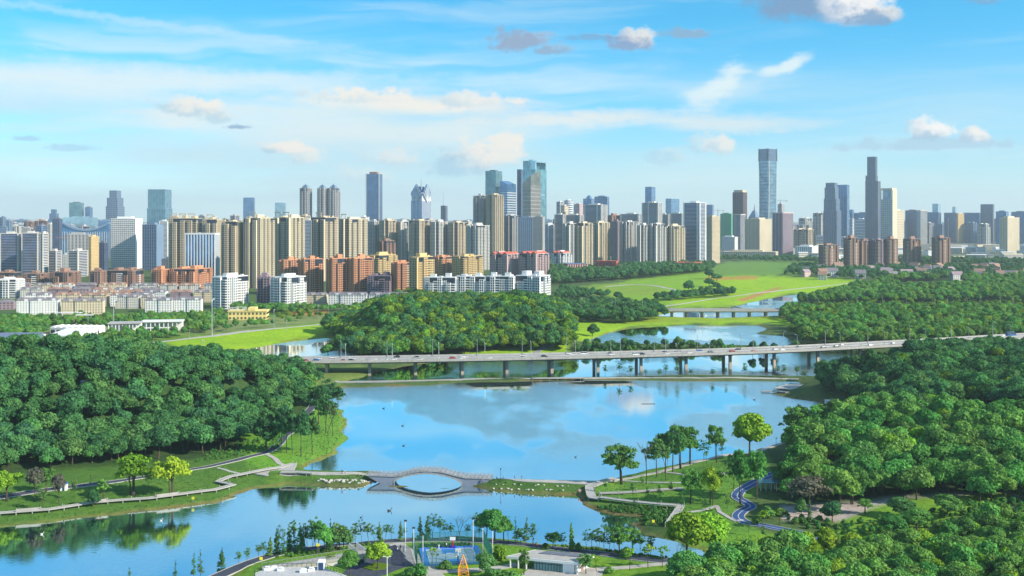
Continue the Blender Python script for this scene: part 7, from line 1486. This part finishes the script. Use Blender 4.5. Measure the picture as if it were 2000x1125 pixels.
for i in range(4):
    p0, p1 = Vector(base_[i]), Vector(base_[(i + 1) % 4]); q0, q1 = Vector(sh_[i]), Vector(sh_[(i + 1) % 4]); A = Vector(ap)
    for k in range(4): b.bar(p0.lerp(q0, k / 4), p1.lerp(q1, (k + 1) / 4), .05, n=4); b.bar(p1.lerp(q1, k / 4), p0.lerp(q0, (k + 1) / 4), .05, n=4)
    for k in range(3): b.bar(q0.lerp(A, k / 3.4), q1.lerp(A, (k + 1) / 3.4), .05, n=4); b.bar(q0.lerp(A, (k + 1) / 3.4), q1.lerp(A, (k + 1) / 3.4), .05, n=4)
b.build('lattice', M['framepaint'], sp)
# ramp bridge
A0, A1 = Vector((*gp(512, 1112, 1.6), 1.8)), Vector((*gp(716, 1078, 4.6), 4.6))
rp = empty('ramp_bridge', (A0.x, A0.y, 0), 'grey concrete ramp with glass railings rising to the right above the car park', 'ramp'); RI = Matrix.Translation((-A0.x, -A0.y, 0))
L = straight([A0, A1], 1.5); N = sides_of(L); zf = lambda x, y, p: p.z
def rpart(nm, fn, m, kind=None): b = MB(); fn(b); o = b.build(nm, M[m], rp, kind=kind); o.matrix_parent_inverse = RI
rpart('deck', lambda b: strip(b, L, N, -1.9, 1.9, zf, .9), 'paving')
def f1(b):
    for s_ in (-1.85, 1.85): strip(b, L, N, s_ - .05, s_ + .05, lambda x, y, p: p.z + 1.25, .09); strip(b, L, N, s_ - .05, s_ + .05, lambda x, y, p: p.z + .2, .2)
    for i in range(len(L)):
        for s_ in (-1.85, 1.85): q = L[i] + N[i] * s_; b.box(q.x - .05, q.x + .05, q.y - .05, q.y + .05, q.z, q.z + 1.2)
rpart('railing', f1, 'metal')
rpart('side_wall', lambda b: b.add([(p.x - N[0].x * 1.7, p.y - N[0].y * 1.7, z) for p, z in ((A0, .8), (A0.lerp(A1, .78), 1.0), (A0.lerp(A1, .78), A0.lerp(A1, .78).z - .9), (A0, A0.z - .9))] + [(p.x + N[0].x * 1.7, p.y + N[0].y * 1.7, z) for p, z in ((A0, .8), (A0.lerp(A1, .78), 1.0), (A0.lerp(A1, .78), A0.lerp(A1, .78).z - .9), (A0, A0.z - .9))], [(0, 1, 2, 3), (7, 6, 5, 4), (1, 5, 6, 2), (0, 4, 5, 1)]), 'palewall')
rpart('end_pier', lambda b: b.obox(0, tuple((A1 - (A1 - A0).normalized() * .9)[:2]), tuple(A1[:2]), 3.4, .5, A1.z - .9), 'concrete')
def f2(b):
    for t in (.88, .95): q = A0.lerp(A1, t); b.add([(q.x - 2, q.y + 2.2, q.z), (q.x + 1.6, q.y + 2.2, q.z), (q.x - 2, q.y + 2.2, q.z + 2.6), (q.x - 2, q.y + 3.0, q.z), (q.x + 1.6, q.y + 3.0, q.z), (q.x - 2, q.y + 3.0, q.z + 2.6)], [(0, 1, 2), (5, 4, 3), (0, 3, 4, 1), (1, 4, 5, 2), (2, 5, 3, 0)])
rpart('fin_canopies', f2, 'metal')
# roof terrace building at the bottom left
z3 = 4.2; Q = [gp(497, 1120, z3), gp(522, 1109, z3), gp(628, 1107, z3), gp(676, 1124, z3), gp(700, 1150, z3), gp(500, 1150, z3)][::-1]
tb = empty('terrace_building', (0, 0, 0), 'low building with a dark railed roof terrace at the bottom left edge', 'building')
b = MB(); b.prism(Q, .5, z3); b.build('wall', M['whitewall'], tb); b = MB(); b.prism([(p[0] * .985 + Q[0][0] * .0 - 1.0, p[1] * .999) for p in Q], z3, z3 + .05); b.build('terrace_floor', M['deck_grey'], tb)
b = MB()
for i in range(len(Q)):
    a, c = Vector(Q[i]), Vector(Q[(i + 1) % len(Q)]); n = max(1, int((c - a).length / 1.4))
    for k in range(n): q = a.lerp(c, k / n); b.box(q.x - .05, q.x + .05, q.y - .05, q.y + .05, z3, z3 + 1.15)
    b.obox(0, tuple(a), tuple(c), .1, z3 + 1.1, z3 + 1.2)
b.build('railing', M['darkmetal'], tb)
sx0, sy0 = gp(628, 1112, z3); b = MB(); b.box(sx0 - 1, sx0 + 1, sy0 - 1.2, sy0 + 1.2, z3 + .05, z3 + 2.7); b.build('stair_house', M['white'], tb); b = MB(); b.box(sx0 - .7, sx0 + .7, sy0 - 1.3, sy0 - 1.15, z3 + .1, z3 + 2.3); b.build('stair_door', M['g_dark'], tb)
for i, (a, b_) in enumerate([(522,1114),(535,1113),(548,1115),(592,1118),(608,1116)]):
    x, y = gp(a, b_, z3); b = MB(); b.box(-.9, .9, -.7, .7, 0, .75 + .2 * (i % 2)); b.box(-.6, .7, -.5, .5, .95, 1.1); o = b.build('roof_unit', M['white']); o.location = (x, y, z3 + .06); tag(o, 'white cooling unit on the roof terrace, %s' % nth(i, 5), 'cooling unit', 'cooling units on the roof terrace')
# kiosk, sheds, container, gazebo
def shed(px, py, w, dpt, h, wall, roof, label, name, cat, rz=0, door=True):
    x, y, z = hit(px, py); r_ = empty(name, (x, y, z - .1), label, cat, None, R(rz)); b = MB(); b.box(-w / 2, w / 2, -dpt / 2, dpt / 2, 0, h); b.build('wall', M[wall], r_)
    b = MB(); b.add([(-w / 2 - .3, -dpt / 2 - .3, h), (w / 2 + .3, -dpt / 2 - .3, h), (w / 2 + .3, dpt / 2 + .3, h), (-w / 2 - .3, dpt / 2 + .3, h), (-w / 2 - .3, 0, h + .5), (w / 2 + .3, 0, h + .5)], [(0, 1, 5, 4), (1, 2, 5), (2, 3, 4, 5), (3, 0, 4)]); b.build('roof', M[roof], r_)
    if door: b = MB(); b.box(-.4, .4, -dpt / 2 - .08, -dpt / 2 + .02, 0, min(2.1, h - .3)); b.build('door', M['g_blue'], r_)
shed(125, 957, 2.4, 2.2, 2.7, 'white', 'paint_blue', 'small white cabin with a blue roof beside the left footpath', 'cabin', 'cabin', 10)
shed(1782, 795, 5.6, 2.6, 2.8, 'orange', 'orange', 'orange container half hidden under the trees on the right', 'container', 'container', 0, False); shed(1766, 790, 4, 4, 6.5, 'greywall', 'greywall', 'grey utility hut left of the orange container', 'hut', 'hut'); shed(1617, 790, 3, 3, 2.5, 'whitewall', 'white', 'tiny white kiosk on the right shore below the wood', 'kiosk', 'kiosk')
shed(180, 760, 9, 6, 4, 'mauve', 'greywall', 'grey rooftop showing through the left wood', 'hut', 'hut', 5, False)
x, y, z = hit(1499, 957); r_ = empty('shelter', (x, y, z), 'small teal roofed shelter on white posts behind the cycle path', 'shelter'); b = MB(); [b.box(u, u + .2, v, v + .2, 0, 3.2) for u in (-3, -1, 1, 3) for v in (-1.5, 1.5)]; b.build('posts', M['white'], r_); b = MB(); b.add([(-4, -2.4, 3.2), (4, -2.4, 3.2), (4, 2.4, 3.2), (-4, 2.4, 3.2), (-4, 0, 4.2), (4, 0, 4.2)], [(0, 1, 5, 4), (1, 2, 5), (2, 3, 4, 5), (3, 0, 4), (3, 2, 1, 0)]); b.build('roof', M['g_teal'], r_)
x, y, z = hit(1797, 1078); r_ = empty('garden_wall', (x, y, z), 'grey wall with a dark coping among the thicket at bottom right', 'wall', None, R(8)); b = MB(); b.box(-4.5, 4.5, -.5, .5, 0, 2.6); b.build('masonry', M['stone'], r_); b = MB(); b.box(-4.7, 4.7, -.7, .7, 2.6, 2.85); b.build('coping', M['darkmetal'], r_)
for i, (a, b_, w) in enumerate([(1568, 1068, 7), (1552, 1083, 6)]):
    x, y, z = hit(a, b_); bb = MB(); bb.box(-w / 2, w / 2, -.5, .5, 0, .9); o = bb.build('stone_step', M['stone']); o.location = (x, y, z - .2); o.rotation_euler = (0, 0, R(-25)); tag(o, '%s pale stone retaining step by the cycle path end' % ('upper', 'lower')[i], 'stone step')
# signs
def sign(px, py, m, label, ring=False, h=1.6):
    x, y, z = hit(px, py); r_ = empty('sign', (x, y, z), label, 'sign'); b = MB(); b.bar((0, 0, 0), (0, 0, h), .05, n=5); b.build('post', M['metal'], r_)
    if ring:
        for rr, mm, nm in ((.62, 'white', 'board'), (.5, 'padred', 'red_disc'), (.22, 'white', 'white_centre')): b = MB(); k = .1 if rr == .62 else (.13 if rr == .5 else .16); b.bar((0, .02, h), (0, -k, h), rr, n=20); b.build(nm, M[mm], r_)
    else: b = MB(); b.box(-.5, .5, -.06, -.0, h - .45, h + .45); b.build('board', M[m], r_)
M['signyellow'] = mat('sign_yellow', (.85, .75, .04), .5)
sign(1132, 965, 'white', 'round red and white life ring sign at the end of the right causeway', True, 1.4); sign(1276, 1027, 'signyellow', 'yellow sign on the grassy bank below the right boardwalk'); sign(510, 1101, 'signyellow', 'yellow sign at the low end of the ramp'); sign(621, 1085, 'signyellow', 'yellow sign on the ramp railing', h=3.4)
sign(377, 981, 'signyellow', 'small yellow sign on the shore below the left boardwalk')
# birds
def bird(px, py, m, s, label, name='swan'):
    x, y = gp(px, py); r_ = empty(name, (x, y, 0), label, name, None, random.uniform(-.5, .5)); v, f = ICO
    b = MB(); b.add([(p[0] * .55 * s, p[1] * .28 * s, p[2] * .24 * s + .12 * s + (.12 * s if p[0] < -.6 else 0)) for p in v], [tuple(q) for q in f.tolist()]); b.build('body', M[m], r_, True)
    b = MB(); b.tube([(.42 * s, 0, .2 * s), (.6 * s, 0, .5 * s), (.56 * s, 0, .78 * s), (.74 * s, 0, .82 * s)], [.09 * s, .06 * s, .06 * s, .07 * s], 6); b.bar((.74 * s, 0, .82 * s), (.9 * s, 0, .78 * s), .05 * s, .01, 5); b.build('neck', M[m], r_)
bird(314, 1017, 'white', 1.0, 'white swan on the lower lake below the boardwalk'); bird(81, 1044, 'white', 1.0, 'white swan on the dark water near the left edge'); bird(760, 998, 'darkmetal', 1.5, 'dark bird on the lower lake above the ramp', 'duck'); bird(786, 832, 'darkmetal', 1.2, 'dark duck near the middle of the lake', 'duck'); bird(788, 871, 'darkmetal', 1.2, 'dark duck between the left bank and the arch bridge', 'duck'); bird(1124, 893, 'darkmetal', 1.0, 'single dark duck on the water right of the arch bridge', 'duck'); bird(749, 798, 'darkmetal', 1.3, 'dark duck in the upper left of the lake', 'duck'); bird(705, 1011, 'darkmetal', .9, 'small dark duck on the lower lake, left of the larger bird', 'duck'); bird(1473, 781, 'darkmetal', 1.2, 'dark duck near the jetty', 'duck')
x, y = gp(1266, 789); b = MB(); [b.bar((u, 0, .05), (u + 1.1, rg.uniform(-.2, .2), .2), .12, n=4) for u in np.arange(-4, 4, 1.0)]; b.box(-4, 4, -.3, .3, -.05, .1); o = b.build('floating_raft', M['darkmetal']); o.location = (x, y, 0); tag(o, 'thin dark floating raft in the middle of the lake', 'raft')
# people
def body_mesh(pose, shirt, trousers, seed=0):
    J = {'pelvis': (0, 0, .95), 'chest': (0, 0, 1.30), 'neck': (0, 0, 1.48), 'head': (0, .01, 1.60), 'crown': (0, .01, 1.72),
         'sl': (-.19, 0, 1.40), 'el': (-.26, 0, 1.12), 'wl': (-.27, -.06, .88), 'hl': (-.27, -.09, .80), 'sr': (.19, 0, 1.40), 'er': (.26, 0, 1.12), 'wr': (.27, -.06, .88), 'hr': (.27, -.09, .80),
         'pl': (-.10, 0, .90), 'kl': (-.11, -.02, .50), 'al': (-.12, .02, .09), 'tl': (-.12, -.15, .04), 'pr': (.10, 0, .90), 'kr': (.11, -.02, .50), 'ar': (.12, .02, .09), 'tr': (.12, -.15, .04)}
    if pose == 'walk': J.update(kl=(-.11, -.18, .52), al=(-.12, -.26, .10), tl=(-.12, -.42, .06), kr=(.11, .06, .50), ar=(.12, .30, .13), tr=(.12, .18, .04), el=(-.25, .12, 1.13), wl=(-.25, .10, .90), hl=(-.25, .06, .82), er=(.25, -.10, 1.13), wr=(.25, -.24, .95), hr=(.25, -.28, .88))
    if pose == 'shoot': J.update(el=(-.30, -.10, 1.62), wl=(-.18, -.22, 1.84), hl=(-.14, -.24, 1.93), er=(.30, -.10, 1.62), wr=(.18, -.22, 1.84), hr=(.14, -.24, 1.93), kl=(-.14, -.14, .52), kr=(.14, -.14, .52))
    if pose == 'sit':
        J = {k: (v[0], v[1], v[2] - .47) for k, v in J.items()}; J.update(kl=(-.13, -.45, .48), al=(-.13, -.45, .09), tl=(-.13, -.62, .04), kr=(.13, -.45, .48), ar=(.13, -.45, .09), tr=(.13, -.62, .04), el=(-.25, -.08, .66), wl=(-.16, -.3, .55), hl=(-.14, -.38, .53), er=(.25, -.08, .66), wr=(.16, -.3, .55), hr=(.14, -.38, .53))
    Rr = dict(pelvis=.155, chest=.17, neck=.06, head=.105, crown=.075, sl=.075, sr=.075, el=.048, er=.048, wl=.034, wr=.034, hl=.042, hr=.042, pl=.10, pr=.10, kl=.064, kr=.064, al=.042, ar=.042, tl=.04, tr=.04)
    ks = list(J); ed = [('pelvis', 'chest'), ('chest', 'neck'), ('neck', 'head'), ('head', 'crown'), ('chest', 'sl'), ('sl', 'el'), ('el', 'wl'), ('wl', 'hl'), ('chest', 'sr'), ('sr', 'er'), ('er', 'wr'), ('wr', 'hr'), ('pelvis', 'pl'), ('pl', 'kl'), ('kl', 'al'), ('al', 'tl'), ('pelvis', 'pr'), ('pr', 'kr'), ('kr', 'ar'), ('ar', 'tr')]
    me = bpy.data.meshes.new('person_rig'); me.from_pydata([J[k] for k in ks], [(ks.index(a), ks.index(b)) for a, b in ed], []); o = bpy.data.objects.new('person_rig', me); COL.objects.link(o)
    md = o.modifiers.new('skin', 'SKIN'); sv = me.skin_vertices[0].data
    for i, k in enumerate(ks): sv[i].radius = (Rr[k], Rr[k]); sv[i].use_root = (k == 'pelvis')
    o.modifiers.new('sub', 'SUBSURF').levels = 1
    bpy.context.view_layer.update(); m2 = bpy.data.meshes.new_from_object(o.evaluated_get(bpy.context.evaluated_depsgraph_get())); bpy.data.objects.remove(o)
    m2.materials.clear(); [m2.materials.append(M[k]) for k in ('skin', shirt, trousers, 'darkmetal')]
    off = .47 if pose == 'sit' else 0
    hands = [Vector(J['hl']), Vector(J['hr']), Vector(J['wl']), Vector(J['wr'])]; feet = [Vector(J[k]) for k in ('al', 'ar', 'tl', 'tr')]; knee = [Vector(J[k]) for k in ('kl', 'kr')]
    for p in m2.polygons:
        c = p.center; z = c.z + off
        if min((c - f).length for f in feet) < .13: i = 3
        elif min((c - h_).length for h_ in hands) < .09 or (abs(c.x) < .13 and z > 1.47): i = 0
        elif z < .98 or min((c - k).length for k in knee) < .2: i = 2
        else: i = 1
        p.material_index = i; p.use_smooth = True
    return m2, J['head']
for n_, c in (('skin', (.55, .33, .23)), ('hair', (.02, .015, .01)), ('cloth_white', (.75, .75, .75)), ('cloth_black', (.025, .025, .03)), ('cloth_blue', (.05, .10, .28)), ('cloth_red', (.5, .04, .05)), ('cloth_grey', (.2, .2, .22))): M[n_] = mat(n_, c, .8, .2, var=.03)
PB = {}
def person(px, py, pose, shirt, trousers, label, rz=0, z=None, zl=0):
    k = (pose, shirt, trousers)
    if k not in PB: PB[k] = body_mesh(pose, 'cloth_' + shirt, 'cloth_' + trousers)
    me, hd = PB[k]; x, y, zz = hit(px, py) if z is None else (*gp(px, py, z), z); r_ = empty('person', (x, y, zz + .16 + zl), label, 'person', None, rz); link('body', me, r_)
    if 'h' + pose not in PB: v, f = ICO; b = MB(); b.add([(p[0] * .115 + hd[0], p[1] * .12 + hd[1] + .025, p[2] * .11 + hd[2] + .055) for p in v], [tuple(q) for q in f.tolist()]); PB['h' + pose] = b.mesh('hair', M['hair'], True)
    link('hair', PB['h' + pose], r_)
person(857, 1074, 'shoot', 'white', 'white', 'player in white under the far hoop', 3.1, zc, -.14); person(872, 1070, 'stand', 'white', 'black', 'player in a white shirt and dark trousers right of the far hoop', 1, zc, -.14); person(850, 1071, 'stand', 'black', 'black', 'player in black left of the far hoop', 2, zc, -.14)
person(782, 1075, 'stand', 'black', 'black', 'person in black, middle of the trio on the pale walkway', .5); person(776, 1077, 'sit', 'white', 'blue', 'person in a light top crouching left of the trio on the walkway', 1.2); person(788, 1080, 'walk', 'grey', 'black', 'person in grey walking at the right of the trio on the walkway', -2)
person(1005, 937, 'walk', 'blue', 'blue', 'person in blue walking alone on the right causeway', 1.5); person(1019, 937, 'stand', 'grey', 'grey', 'person in grey standing further right on the causeway'); person(970, 937, 'sit', 'black', 'black', 'person in black sitting left of the black lantern post', 1); person(983, 937, 'sit', 'grey', 'black', 'person in grey sitting right of the black lantern post', -1)
person(668, 926, 'stand', 'black', 'black', 'person in black on the left causeway, left of a pair', .4); person(674, 926, 'walk', 'white', 'red', 'person in white and red on the left causeway, right of a pair', -1.4); person(943, 944, 'stand', 'white', 'black', 'person in white standing at the right foot of the arch bridge', 2)
person(528, 878, 'walk', 'white', 'blue', 'person in white on the bend of the left footpath', 0); person(1048, 1072, 'walk', 'red', 'black', 'person in red on the lakeside road behind the pavilion', 1); person(1516, 861, 'walk', 'red', 'grey', 'person in red on the promenade', 1)
# ---------------------------------------------------------------- air
m = bpy.data.materials.new('air'); m.use_nodes = True; nt = m.node_tree; nt.nodes.clear()
v_ = nt.nodes.new('ShaderNodeVolumePrincipled'); v_.inputs['Density'].default_value = 5.0e-5; v_.inputs['Color'].default_value = (0.74, 0.90, 1.0, 1); v_.inputs['Anisotropy'].default_value = 0.1
o_ = nt.nodes.new('ShaderNodeOutputMaterial'); nt.links.new(v_.outputs[0], o_.inputs['Volume'])
b = MB(); b.box(-9500, 9500, -60, 14500, -5, 420); hz = b.build('haze', m); hz['kind'] = 'stuff'
